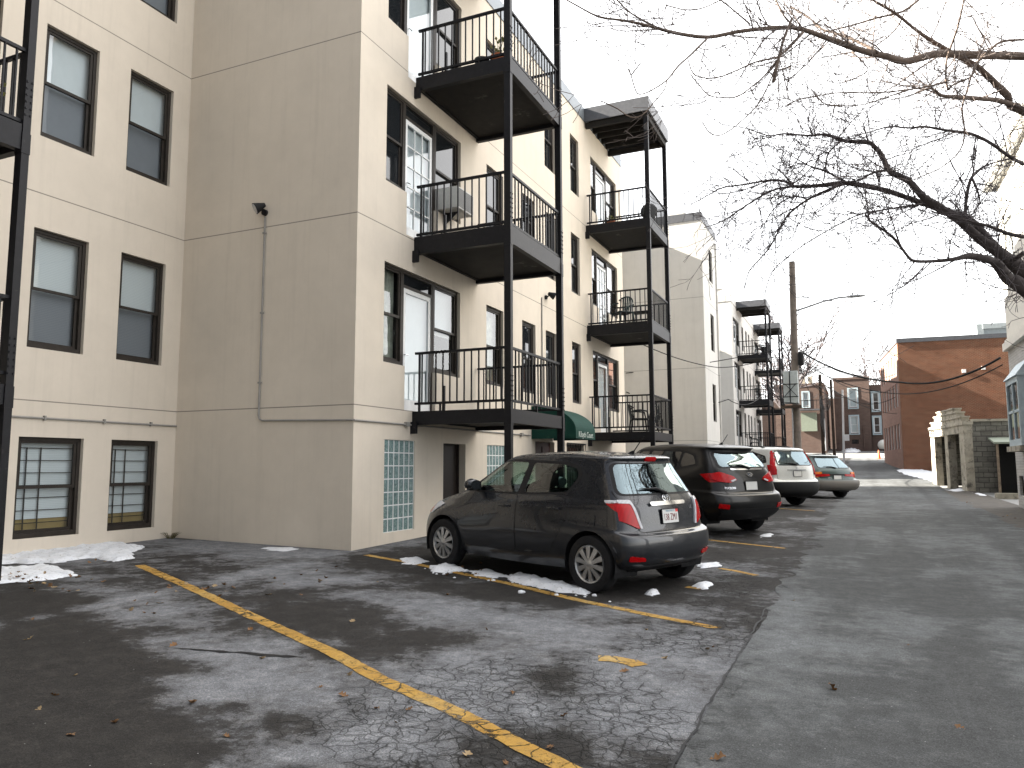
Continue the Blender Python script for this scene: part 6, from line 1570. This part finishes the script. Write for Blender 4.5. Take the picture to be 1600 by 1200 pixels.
def asphalt(name, dark, mid, light, crackscale=5.2, amount=1.0, tracks=False, amp=1.0):
    t = NT(name); c = t.obj()
    st = t.n('Attribute', attribute_name='stain_shade'); ck = t.n('Attribute', attribute_name='crack')
    n1 = t.noise(c, 2.2, 9, .68); n2 = t.noise(c, 9, 8, .7); grain = t.noise(c, 105, 4, .8); n3 = t.noise(c, 38, 5, .75)
    # wetness and painted-shade level: attribute + break-up
    w = t.math('ADD', t.math('MULTIPLY', st.outputs['Fac'], .5), .5)
    w = t.math('ADD', w, t.math('MULTIPLY', t.math('SUBTRACT', n1, .5), 1.15 * amp))
    w = t.math('ADD', w, t.math('MULTIPLY', t.math('SUBTRACT', n2, .5), .75 * amp))
    w = t.math('ADD', w, t.math('MULTIPLY', t.math('SUBTRACT', n3, .5), .55))
    col = t.ramp(w, [(.22, light), (.50, mid), (.555, tuple(a * .7 + b * .3 for a, b in zip(dark, mid))), (.70, dark)])
    col = t.mix(.8, col, t.ramp(t.noise(c, 5.5, 8, .72), [(.28, (.68, .68, .68)), (.5, (1, 1, 1)), (.70, (1.4, 1.39, 1.37))] if tracks else [(.28, (.58, .58, .58)), (.5, (1, 1, 1)), (.70, (1.6, 1.58, 1.54))]), 'MULTIPLY')
    col = t.mix(.6, col, t.ramp(n3, [(.30, (.55, .55, .55)), (.5, (1, 1, 1)), (.70, (1.6, 1.6, 1.6))]), 'MULTIPLY')
    wet = t.ramp(w, [(.45, 0), (.75, 1)])
    # aggregate
    col = t.mix(.55, col, t.ramp(grain, [(.32, (.12, .12, .12)), (.52, (1, 1, 1)), (.68, (2.6, 2.6, 2.6))]), 'MULTIPLY')
    # pale grit and salt specks
    v = t.n('TexVoronoi', ins={'Scale': 13.0}); t.link(c, v.inputs['Vector'])
    sp = t.math('MULTIPLY', t.math('LESS_THAN', v.outputs['Distance'], .055), t.math('GREATER_THAN', t.noise(c, 1.1, 3, .6), .52))
    col = t.mix(t.math('MULTIPLY', sp, .6), col, (.42, .42, .41))
    # alligator cracks
    wv = t.n('VectorMath', operation='ADD'); t.link(c, wv.inputs[0])
    off = t.n('VectorMath', operation='SCALE'); off.inputs['Scale'].default_value = .22
    nn = t.n('TexNoise', ins={'Scale': 4.0, 'Detail': 5.0}); t.link(c, nn.inputs['Vector']); t.link(nn.outputs[1], off.inputs[0]); t.link(off.outputs[0], wv.inputs[1])
    def crk(scale, width):
        v = t.n('TexVoronoi', feature='DISTANCE_TO_EDGE', ins={'Scale': scale}); t.link(wv.outputs[0], v.inputs['Vector'])
        return t.ramp(v.outputs['Distance'], [(0, 1), (width, .0)])
    c1 = crk(crackscale, .035); c2 = crk(crackscale * 2.1, .05)
    ca = t.math('ADD', ck.outputs['Fac'], t.math('MULTIPLY', t.math('SUBTRACT', n1, .5), 1.5))
    m1 = t.ramp(ca, [(.36, 0), (.62, 1)]); m2 = t.ramp(ca, [(.5, 0), (.8, 1)])
    cr = t.math('MAXIMUM', t.math('MULTIPLY', c1, m1), t.math('MULTIPLY', c2, m2))
    halo = t.math('MULTIPLY', crk(crackscale, .16), m1)
    col = t.mix(t.math('MULTIPLY', halo, .22), col, tuple(x * .6 for x in dark))
    col = t.mix(t.math('MULTIPLY', t.math('MULTIPLY', cr, t.ramp(n2, [(.32, .25), (.6, 1)])), .92 * amount), col, (.012, .012, .011))
    if tracks:
        s = t.n('SeparateXYZ'); t.link(c, s.inputs[0])
        tr = t.noise(t.mapping(c, (2.2, .10, 1)), 1.4, 6, .6)
        col = t.mix(t.ramp(tr, [(.50, 0), (.72, .26)]), col, dark); col = t.mix(t.ramp(tr, [(.26, .28), (.44, 0)]), col, light)
    h = t.math('SUBTRACT', t.math('ADD', t.math('MULTIPLY', grain, .5), t.math('MULTIPLY', n3, .5)), t.math('MULTIPLY', cr, 1.6))
    r = t.math('SUBTRACT', .93, t.math('MULTIPLY', wet, .10))
    return t.done(t.bsdf(col, r, 0, t.bump(h, .6, .012), spec=.14))

M['lot'] = asphalt('cracked_parking_asphalt', (.024, .0225, .021), (.082, .082, .084), (.150, .154, .163))
M['road'] = asphalt('alley_road_surface', (.054, .056, .056), (.095, .099, .100), (.130, .136, .140), 2.2, .5, True, .62)
M['soil'] = simple('dark_verge_soil', (.060, .052, .043), .95, 0, .4, 4, .5, 30, dirt=((.13, .10, .06), 2.5, .60))
M['pave'] = simple('pale_street_surface', (.19, .19, .185), .9, 0, .2, 2, .3, 30)

def grad(a, b, d0, k, mx):
    out = [a]; d = d0
    while out[-1] < b: out.append(min(b, out[-1] + d)); d = min(mx, d * k)
    return out
lot_stain_shade = lambda x, y: .08 + max(-1.3, min(1.0, blob(x, y, STAINS_SHADE))) * .82 + .62 * fbm(x, y, .55, 5, 3.1) + (.14 if y > 11.5 else 0) - .9 * math.exp(-((y - 9.75) / .42) ** 2) * (1 if x < -7.2 else 0) - .6 * math.exp(-((x + 7.05) / .25) ** 2) + (.35 * math.exp(-((x + 4.2) ** 2 / 4 + (y - 9.6) ** 2 / 1.6)))  # last term is shade painted under the hatchback
lot_crack = lambda x, y: .06 + .62 * blob(x, y, CRACKS) + (.16 if -2.2 < x < -.9 else 0)
lx = list(np.arange(-11.3, -.25, .085))
ly = [-8, -4, 0, 1.5] + grad(2.4, 80, .055, 1.012, .6)
sheet('parking_lot', lx, ly, .004, M['lot'], lot_stain_shade, lot_crack)
rx = list(np.arange(-.94, 3.1, .1)) + [3.1]
rd = sheet('road', rx, ly, .010, M['road'], lambda x, y: .02 + blob(x, y, ROADSTAINS) + .30 * fbm(x, y, .35, 4, 8.2) + .28 * math.exp(-((x - 2.15 - .05 * sin(y * .4)) / .16) ** 2) + .18 * math.exp(-((x - .55) / .2) ** 2), lambda x, y: .05 + (.45 if x < -.75 else 0))
nrx = len(rx)
for k, v in enumerate(rd.data.vertices):                      # ragged left edge, more so further off
    if k % nrx < 4:
        a = (.02 if v.co.y < 7 else min(.30, .02 + (v.co.y - 7) * .05)) * (1 - (k % nrx) / 4)
        v.co.x += a * (fbm(0, v.co.y, 1.7, 5, 6.3) * 1.0 + .35)
        v.co.z = gz(v.co.x, v.co.y) + .010
# seam where the parking lot meets the alley
m = MB(); random.seed(11); P = []
y = 2.0
while y < 8.5:
    P.append((-.945 + .03 * fbm(0, y, 2.5, 4, 1) + .02 * fbm(3, y, 9, 3, 2), y)); y += .06 + y * .006
for (a, b) in zip(P[:-1], P[1:]):
    wd = (.009 if y < 7.5 else .004) + .012 * abs(fbm(a[0], a[1], 3, 3, 5))
    m.quad((a[0] - wd, a[1], gz(*a) + .0135), (a[0] + wd, a[1], gz(*a) + .0135), (b[0] + wd, b[1], gz(*b) + .0135), (b[0] - wd, b[1], gz(*b) + .0135))
solo(m, 'road_seam', M['black_plastic'], None, None, kind='structure', base=(0, 0, 0))
# dirt verge on the right and the wide terrain
sheet('verge', list(np.arange(2.75, 4.2, .12)), [2, 6, 10, 14] + grad(15, 36, .25, 1.01, .5), .012, M['soil'], keep=lambda x, y: x > 2.95 + .18 * fbm(x, y, .6, 3, 4) - .0)
gx = [-120, -60, -40, -26] + list(range(-20, 22, 2)) + [26, 40, 60, 120]
gy = [-60, -40, -20, -10] + list(range(-6, 130, 3)) + [150, 200, 300]
sheet('ground', gx, gy, -.05, M['pave'])
sheet('cross_street', list(np.arange(-14, 20, 1.0)), [72, 74, 76, 78, 79.5], .012, M['pave'])
m = MB(); 
for k in range(12):
    y0, y1 = 2 + k * 2, 4 + k * 2
def strip(pts, wd, off, name, mat, label):
    m = MB(); Q = []
    P = [Vector((*p, 0)) for p in pts]
    for a, b in zip(P[:-1], P[1:]):
        n = max(1, int((b - a).length / .06))
        Q += [a.lerp(b, k / n) for k in range(n)]
    Q.append(P[-1]); vs = []
    for i, p in enumerate(Q):
        d = (Q[min(i + 1, len(Q) - 1)] - Q[max(i - 1, 0)]).normalized(); nrm = Vector((-d.y, d.x, 0))
        e = .010 * fbm(p.x, p.y, 6, 4, 2); e2 = .010 * fbm(p.x, p.y, 6, 4, 9)
        for s, ee in ((-1, e), (-.33, 0), (.33, 0), (1, e2)):
            q = p + nrm * (s * wd / 2 + ee); vs.append((q.x, q.y, gz(q.x, q.y) + off))
    fs = [(i * 4 + k, i * 4 + k + 1, i * 4 + k + 5, i * 4 + k + 4) for i in range(len(Q) - 1) for k in range(3)]
    m.add(vs, fs)
    o = solo(m, name, mat, None, None, kind='structure', base=(0, 0, 0))
    return o
def yellow():
    t = NT('worn_yellow_paint'); c = t.obj()
    n = t.noise(c, 7, 9, .72); n2 = t.noise(c, 55, 5, .75); grain = t.noise(c, 105, 4, .8)
    col = t.ramp(t.noise(c, 1.6, 5, .6), [(.3, (.36, .195, .03)), (.55, (.46, .275, .06)), (.75, (.48, .36, .16))])
    col = t.mix(.5, col, t.ramp(grain, [(.3, (.4, .4, .4)), (.6, (1.1, 1.1, 1.1))]), 'MULTIPLY')
    wear = t.math('ADD', t.math('MULTIPLY', n, .6), t.math('MULTIPLY', n2, .4))
    col = t.mix(t.ramp(t.noise(c, 18, 7, .75), [(.45, 0), (.7, .6)]), col, (.09, .075, .05))
    a = t.ramp(wear, [(.40, 1), (.54, .85), (.64, .0)])
    wv = t.n('VectorMath', operation='ADD'); t.link(c, wv.inputs[0])
    off = t.n('VectorMath', operation='SCALE'); off.inputs['Scale'].default_value = .22
    nn = t.n('TexNoise', ins={'Scale': 4.0, 'Detail': 5.0}); t.link(c, nn.inputs['Vector']); t.link(nn.outputs[1], off.inputs[0]); t.link(off.outputs[0], wv.inputs[1])
    v = t.n('TexVoronoi', feature='DISTANCE_TO_EDGE', ins={'Scale': 5.2}); t.link(wv.outputs[0], v.inputs['Vector'])
    cr = t.math('MULTIPLY', t.ramp(v.outputs['Distance'], [(0, 1), (.05, 0)]), t.ramp(t.noise(c, 1.3, 3, .6), [(.42, 0), (.56, 1)]))
    a = t.math('MULTIPLY', a, t.math('SUBTRACT', 1.0, cr), clamp=True)
    b = t.bsdf(col, .85, 0, t.bump(grain, .5, .01), spec=.3)
    tr = t.n('BsdfTransparent'); mx = t.n('MixShader'); t.link(a, mx.inputs[0]); t.link(tr.outputs[0], mx.inputs[1]); t.link(b, mx.inputs[2])
    return t.done(mx.outputs[0])
M['yellow'] = yellow()
strip(LINE_A, .128, .009, 'parking_line', M['yellow'], ''); strip(LINE_B, .115, .009, 'parking_line', M['yellow'], '')
strip(LINE_C, .16, .009, 'parking_line', M['yellow'], ''); strip(LINE_D, .11, .009, 'parking_line', M['yellow'], ''); strip(LINE_E, .10, .009, 'parking_line', M['yellow'], '')
strip([(-1.2, 13.6), (-3.0, 14.4), (-6.0, 15.9)], .11, .009, 'parking_line', M['yellow'], ''); strip([(-1.2, 22.5), (-3.4, 23.6)], .11, .009, 'parking_line', M['yellow'], '')
# pothole edge: a flat near-black strip laid along the groove
m = MB(); P = [(-5.05, 4.62), (-4.9, 4.68), (-4.7, 4.70), (-4.45, 4.76), (-4.2, 4.79), (-4.0, 4.85), (-3.9, 4.86)]
Q = []
for (a, b) in zip(P[:-1], P[1:]):
    for k in range(8):
        t_ = k / 8; x_, y_ = a[0] + (b[0] - a[0]) * t_, a[1] + (b[1] - a[1]) * t_
        Q.append((x_, y_ + .03 * fbm(x_, 0, 4, 4, 3)))
gw = lambda p: max(.001, (.010 + .05 * abs(fbm(p[0], p[1], 3.5, 5, 1))) * min(1, (p[0] - Q[0][0]) * 5, (Q[-1][0] - p[0]) * 5))
for (a, b) in zip(Q[:-1], Q[1:]):
    wa, wb = gw(a), gw(b)
    m.quad((a[0], a[1] - wa, gz(*a) + .0088), (b[0], b[1] - wb, gz(*b) + .0088), (b[0], b[1] + wb, gz(*b) + .0088), (a[0], a[1] + wa, gz(*a) + .0088))
solo(m, 'road_seam', M['black_plastic'], None, None, kind='structure', base=(0, 0, 0))

# snow: lumpy low heaps with ragged edges
def snow(poly, hmax, label, step=.05, seed=0, group='patches of old snow'):
    xs = [p[0] for p in poly]; ys = [p[1] for p in poly]
    step = max(step, (max(max(xs) - min(xs), max(ys) - min(ys))) / 90)
    n1, n2 = int((max(xs) - min(xs) + .4) / step) + 1, int((max(ys) - min(ys) + .4) / step) + 1
    P = [Vector(p) for p in poly]
    def sd(q):
        d = 1e9
        for a, b in zip(P, P[1:] + P[:1]):
            ab = b - a; t = max(0, min(1, (q - a).dot(ab) / max(ab.length_squared, 1e-9))); d = min(d, (q - a - ab * t).length)
        return d if inside(q, poly) else -d
    V = []; idx = {}; F_ = []
    H = {}
    for j in range(n2):
        for i in range(n1):
            x, y = min(xs) - .2 + i * step, min(ys) - .2 + j * step
            d = sd(Vector((x, y))) + .07 * fbm(x, y, 5, 5, seed) + .03 * fbm(x, y, 16, 3, seed + 4)
            h = hmax * min(1, max(0, d) / (hmax * 1.7)) ** .55 * (.65 + .5 * fbm(x, y, 6, 5, seed + 2)) if d > 0 else -.02
            H[i, j] = (x, y, h)
    m = MB(); vid = {}
    for j in range(n2 - 1):
        for i in range(n1 - 1):
            q = [(i, j), (i + 1, j), (i + 1, j + 1), (i, j + 1)]
            if max(H[k][2] for k in q) <= 0: continue
            f = []
            for k in q:
                if k not in vid:
                    vid[k] = len(m.v); x, y, h = H[k]; m.v.append((x, y, gz(x, y) + .004 + h))
                f.append(vid[k])
            m.f.append(tuple(f))
    if not m.f: return
    return solo(m, 'snow_patch', M['snow'], label, 'snow', group, smooth=True, sharp=180)
SN = {'a': (.075, 'long heap of snow under the two barred basement windows'), 'b': (.06, 'snow heap with brown leaves at the left edge of the lot'), 'c': (.07, 'snow lump against the front wheel of the grey hatchback'),
      'd': (.07, 'strip of snow beside the yellow line under the grey hatchback'), 'e': (.07, 'small snow lump behind the grey hatchback rear wheel'), 'f': (.06, 'small snow lump on a yellow paint scrap behind the hatchback'),
      'h': (.03, 'thin snow patch by the far rear wheel of the hatchback'), 'i': (.05, 'snow patch near the nose of the grey hatchback'), 'j': (.03, 'thin snow scrap under the grey hatchback door'),
      'k': (.04, 'little snow patch on the asphalt behind the black car'), 'l': (.02, 'thin flat snow at the foot of the blank side wall'), 'm': (.06, 'broad snow patch in front of the brick building'),
      'n': (.05, 'snow patch at the foot of the block garage'), 'o': (.05, 'snow streak on the dirt verge by the garage'), 'p': (.3, 'snow heap under the arched window house')}
for i, (k, (h, lab)) in enumerate(SN.items()):
    snow(SNOW[k], h, lab, .035 if k in 'abcdefhij' else .1, i * 1.7)
random.seed(21)
for k in range(26):                                         # crumbs of snow along the line
    t = random.random(); x = -5.4 + 3.0 * t + random.gauss(0, .18); y = 9.15 - 1.1 * t + random.gauss(0, .18) ; r = .012 + .03 * random.random() ** 2
    m = MB(); bm = bmesh.new(); bmesh.ops.create_icosphere(bm, subdivisions=2, radius=r)
    for v in bm.verts: v.co *= 1 + .35 * fbm(v.co.x * 40, v.co.y * 40 + v.co.z * 30, 1, 3, k); v.co.z *= .6
    bm.verts.index_update(); m.add([(v.co.x + x, v.co.y + y, v.co.z + gz(x, y) + r * .3) for v in bm.verts], [[v.index for v in f.verts] for f in bm.faces]); bm.free()
    solo(m, 'snow_crumb', M['snow'], 'crumb of snow scattered along the yellow line by the hatchback', 'snow', 'snow crumbs by the yellow line', smooth=True, sharp=180)
# dry leaves: three curled oak-like shapes, copied
def leaf_mesh(seed):
    random.seed(seed); n = 18; out = []
    for k in range(n + 1):
        t = k / n; w = (.030 * sin(pi * min(1, t * 1.05)) ** .8) * (1 + .45 * sin(t * 24 + seed)) ; out.append((t, max(.002, w)))
    V = []; Fc = []
    for t, w in out:
        z = .012 + .014 * sin(t * 5 + seed); x = (t - .5) * .115
        V += [(x, -w, z + w * .45), (x, 0, z), (x, w, z + w * (.25 + .3 * (seed % 2)))]
    for k in range(n):
        a = k * 3; Fc += [(a, a + 3, a + 4, a + 1), (a + 1, a + 4, a + 5, a + 2)]
    me = bpy.data.meshes.new('fallen_leaf'); me.from_pydata(V, [], Fc); me.shade_smooth(); me.materials.append(M['leaf_pale'] if seed == 2 else M['leaf_dry'])
    return me
LM = [leaf_mesh(s) for s in (1, 2, 3)]
random.seed(4)
spots = list(LEAVES)
for (cx, cy, sx, sy, n) in ((-9.3, 6.15, .35, .12, 26), (-7.0, 6.6, .35, .14, 14), (-8.7, 6.5, .3, .1, 8), (-8.4, 5.9, .4, .2, 8), (-6.5, 7.6, .5, .3, 8), (-5.0, 9.2, .4, .3, 8), (3.2, 22, .3, 5, 18), (-4, 4.6, 2.5, 1, 10)):
    spots += [(random.gauss(cx, sx), random.gauss(cy, sy)) for _ in range(n)]
for k, (x, y) in enumerate(spots):
    o = put('fallen_leaf', LM[k % 3]); s = .38 + .42 * random.random()
    hs = .05 if (abs(x + 9.3) < .6 and abs(y - 6.2) < .3) else 0
    o.location = (x, y, gz(x, y) + .002 + hs * random.random()); o.rotation_euler = (random.gauss(0, .25), random.gauss(0, .25), random.random() * 6.3); o.scale = (s, s, s * (.6 + random.random()))
    props(o, 'dry brown leaf lying on the asphalt', 'leaf', 'fallen leaves on the parking lot')
# ================================================================== bare trees
def grow(mb, p, d, L, r, rng, droop=.0, lev=0, maxlev=2, flat=.0):
    """a bent twig with side twigs"""
    n = 5 if lev < 2 else 3; pts = [p]; rad = [r]; dd = d.copy()
    for k in range(n):
        dd = (dd + Vector((rng.gauss(0, .12), rng.gauss(0, .12), rng.gauss(0, .11) - droop + .035 * k))).normalized()
        pts.append(pts[-1] + dd * (L / n)); rad.append(max(.0036, r * (1 - .6 * (k + 1) / n)))
    mb.tube(pts, rad, 4 if lev == 0 else 3, False)
    if lev < maxlev:
        for k in range(1, n + 1):
            for _ in range(1):
                if rng.random() < (.95 if lev == 0 else .45):
                    t = (pts[k] - pts[k - 1]).normalized(); s = Vector((rng.gauss(0, 1), rng.gauss(0, 1), rng.gauss(0, .8))).normalized()
                    nd = (t * .75 + s * .75).normalized()
                    grow(mb, pts[k], nd, L * rng.uniform(.3, .6), rad[k] * .7, rng, droop, lev + 1, maxlev)

def traced_tree(label, limbs, trunk, bark, twig, seed, dens, tl, droop, rmin):
    T = thing('bare_tree', label, 'tree', trunk[0][:3], 0)
    m = MB(); m.tube([p[:3] for p in trunk], [p[3] for p in trunk], 16)
    for k in range(6):
        a = k * 1.05; b = Vector(trunk[0][:3]); m.tube([b + Vector((.12 * cos(a), .12 * sin(a), .45)), b + Vector((.34 * cos(a), .34 * sin(a), .08)), b + Vector((.6 * cos(a), .6 * sin(a), -.08))], [.12, .10, .04], 8)
    m.build('trunk', M[bark], T, True)
    rng = random.Random(seed); lm = MB(); tw = MB()
    for L in limbs:
        P = [Vector(q[:3]) for q in L]; R_ = [q[3] for q in L]
        pts = []; rad = []
        for i in range(len(P) - 1):                          # smooth it a little and add knots
            p0, p1, p2, p3 = P[max(i - 1, 0)], P[i], P[i + 1], P[min(i + 2, len(P) - 1)]
            for k in range(3):
                t = k / 3
                pts.append(.5 * ((2 * p1) + (p2 - p0) * t + (2 * p0 - 5 * p1 + 4 * p2 - p3) * t * t + (3 * p1 - p0 - 3 * p2 + p3) * t ** 3)); rad.append(max(.0062, (R_[i] * (1 - t) + R_[i + 1] * t) * rng.uniform(.94, 1.08)))
        pts.append(P[-1]); rad.append(R_[-1])
        lm.tube(pts, rad, 10 if R_[0] > .03 else 6)
        for i in range(len(pts) - 1):
            seg = pts[i + 1] - pts[i]; ln = seg.length; t = seg.normalized()
            k = ln * dens * (.45 if rad[i] < .010 else 1.3 if rad[i] < .03 else .8)
            c = int(k) + (1 if rng.random() < k % 1 else 0)
            for _ in range(c):
                s = Vector((rng.gauss(0, 1), rng.gauss(0, 1), rng.gauss(.1, .9))).normalized()
                d = (t * .6 + s * .8).normalized()
                grow(tw, pts[i] + seg * rng.random(), d, tl * rng.uniform(.35, 1.25), min(rad[i] * .5, rmin * rng.uniform(1.1, 2.2)), rng, droop)
    lm.build('limbs', M[bark], T, True, 180)
    o = tw.build('twigs', M[twig], T); o['kind'] = 'stuff'
    return T
a = TREE1[0][0]; b = TREE1[11][0]; c = TREE1[12][0]
tx, ty = 5.2, 10.6; tz = gz(tx, ty)
J = Vector((3.9, 11.1, 4.6))
traced_tree('nearer bare tree with long brown limbs reaching left across the top of the sky', [[(tx - .4, ty + .1, 3.6, .11), (*J, .085), a] + TREE1[0][1:], [(tx - .35, ty + .1, 3.2, .10), (3.7, 11.6, 4.0, .075), b] + TREE1[11][1:]] + TREE1[1:11] + TREE1[12:],
            [(tx, ty, tz - .1, .26), (tx, ty, tz + .5, .21), (tx - .1, ty, tz + 2, .19), (tx - .3, ty + .1, tz + 4, .16), (tx - .45, ty + .1, tz + 5.4, .12), (tx - .3, ty + .3, tz + 7.5, .08), (tx, ty + .4, tz + 9.5, .03)], 'bark_brown', 'twig', 3, 4.8, .95, .0, .0054)
tx, ty = 4.3, 14.2; tz = gz(tx, ty)
traced_tree('farther bare tree with dark forking limbs and dense fine twigs', [[(tx - .1, ty - .1, .9, .17), (3.2, 13.5, 1.8, .135), TREE2[0][0]] + TREE2[0][1:], [(tx - .1, ty - .1, .6, .15), (3.2, 13.4, 1.6, .115), TREE2[1][0]] + TREE2[1][1:]] + TREE2[2:],
            [(tx, ty, tz - .1, .28), (tx, ty, tz + .5, .23), (tx - .05, ty - .05, tz + 2, .21), (tx, ty, tz + 4, .17), (tx + .3, ty + .2, tz + 6.5, .12), (tx + .5, ty + .4, tz + 9, .05)], 'bark_dark', 'twig_dark', 8, 9.5, .98, .02, .0052)

def far_tree(x, y, h, spread, label, seed, r=.16, twigs=1.0):
    z = gz(x, y); T = thing('bare_tree', label, 'tree', (x, y, z), 0, 'bare trees beyond the buildings'); rng = random.Random(seed)
    m = MB(); P = [(x, y, z - .2), (x + .1, y, z + h * .18), (x - .05, y, z + h * .36)]; m.tube(P, [r * 1.2, r, r * .85], 8); m.build('trunk', M['bark_dark'], T, True)
    c = MB(); top = Vector(P[-1])
    def br(p, d, L, rr, lev):
        n = 4; pts = [p]; rad = [rr]; dd = d.copy()
        for k in range(n):
            dd = (dd + Vector((rng.gauss(0, .16), rng.gauss(0, .16), rng.gauss(.05, .12)))).normalized(); pts.append(pts[-1] + dd * L / n); rad.append(max(.040, rr * (1 - .6 * (k + 1) / n)))
        c.tube(pts, rad, 5 if lev < 2 else 3, False)
        if lev < 3:
            for k in range(1, n + 1):
                for _ in range(2 if lev < 3 else int(2 * twigs)):
                    s = Vector((rng.gauss(0, 1), rng.gauss(0, 1), rng.gauss(.2, .6))).normalized()
                    if rng.random() < .75: br(pts[k], ((pts[k] - pts[k - 1]).normalized() * .8 + s * .7).normalized(), L * rng.uniform(.42, .68), rad[k] * .6, lev + 1)
    for k in range(5):
        a = k * 1.26 + rng.random(); br(top, Vector((cos(a) * spread, sin(a) * spread, .9)).normalized(), h * .30, r * .6, 1)
    c.build('crown', M['twig_dark'], T)
far_tree(-4.8, 68, 15.5, .85, 'wide bare tree behind the utility pole and wires', 12, .17)
far_tree(1.8, 100, 15, .7, 'bare tree rising behind the arched window house', 5, .16)
far_tree(-6.4, 74, 12, .8, 'small bare tree between balconies and utility pole', 9, .12)
# ================================================================== light, sky, camera
EL, AZX, AZY = RAD(28), .991, .13                       # sun height; direction the light travels in plan
wd = bpy.data.worlds.new('World'); SC.world = wd; wd.use_nodes = True
nt = wd.node_tree; bg = nt.nodes['Background']
sky = nt.nodes.new('ShaderNodeTexSky'); sky.sky_type = 'NISHITA'; sky.sun_disc = False
sky.sun_elevation = EL; sky.air_density = 1.0; sky.dust_density = 1.5; sky.ozone_density = 1.0; sky.altitude = 0
sky.sun_rotation = atan2(-AZX, -AZY)
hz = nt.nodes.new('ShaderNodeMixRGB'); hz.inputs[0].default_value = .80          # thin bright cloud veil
# added veil gradient to balance wall light: brighter at unseen right, dimmed behind viewpoint
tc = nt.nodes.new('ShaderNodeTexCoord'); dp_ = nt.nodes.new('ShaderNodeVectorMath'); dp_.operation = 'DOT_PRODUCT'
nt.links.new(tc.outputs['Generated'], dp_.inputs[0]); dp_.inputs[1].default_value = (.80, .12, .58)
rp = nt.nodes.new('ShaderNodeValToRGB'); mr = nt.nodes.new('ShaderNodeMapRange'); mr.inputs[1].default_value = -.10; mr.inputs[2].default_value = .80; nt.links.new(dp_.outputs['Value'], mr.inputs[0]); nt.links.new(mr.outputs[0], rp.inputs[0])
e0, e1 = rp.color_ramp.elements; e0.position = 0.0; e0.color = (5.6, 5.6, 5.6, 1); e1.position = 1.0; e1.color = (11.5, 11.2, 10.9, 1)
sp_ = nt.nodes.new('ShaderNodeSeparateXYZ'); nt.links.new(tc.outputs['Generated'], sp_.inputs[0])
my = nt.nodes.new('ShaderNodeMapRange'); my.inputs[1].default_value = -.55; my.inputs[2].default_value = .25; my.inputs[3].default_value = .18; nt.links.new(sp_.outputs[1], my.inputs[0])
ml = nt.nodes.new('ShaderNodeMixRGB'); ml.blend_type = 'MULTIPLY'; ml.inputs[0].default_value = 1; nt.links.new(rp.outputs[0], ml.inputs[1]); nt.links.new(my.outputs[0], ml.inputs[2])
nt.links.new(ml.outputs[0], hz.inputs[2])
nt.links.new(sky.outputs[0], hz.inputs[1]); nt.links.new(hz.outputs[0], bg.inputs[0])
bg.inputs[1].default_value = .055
sl = bpy.data.lights.new('sun', 'SUN'); sl.energy = 5.0; sl.angle = RAD(.5); sl.color = (1, .93, .82)
so = bpy.data.objects.new('sun', sl); COL.objects.link(so)
dv = Vector((AZX * cos(EL), AZY * cos(EL), -sin(EL))); so.rotation_euler = dv.to_track_quat('-Z', 'Y').to_euler(); so.location = (-20, -10, 30)
cm = bpy.data.cameras.new('camera'); cam = bpy.data.objects.new('camera', cm); COL.objects.link(cam); SC.camera = cam
cm.sensor_fit = 'HORIZONTAL'; cm.sensor_width = 36; cm.lens = 1203.8 / 1600 * 36; cm.clip_start = .1; cm.clip_end = 2000
yaw, pitch, roll = 0.42359646, 0.10646628, -0.00245672
fw = Vector((-sin(yaw) * cos(pitch), cos(yaw) * cos(pitch), sin(pitch))); rt = Vector((cos(yaw), sin(yaw), 0)); up = rt.cross(fw)
r2 = rt * cos(roll) + up * sin(roll); u2 = up * cos(roll) - rt * sin(roll)
cam.matrix_world = Matrix((r2, u2, -fw)).transposed().to_4x4()
SC.view_settings.view_transform = 'Standard'; SC.view_settings.look = 'None'; SC.view_settings.exposure = 2.98; SC.view_settings.gamma = 1
SC.cycles.max_bounces = 8; SC.cycles.transparent_max_bounces = 16; SC.cycles.caustics_reflective = False; SC.cycles.caustics_refractive = False
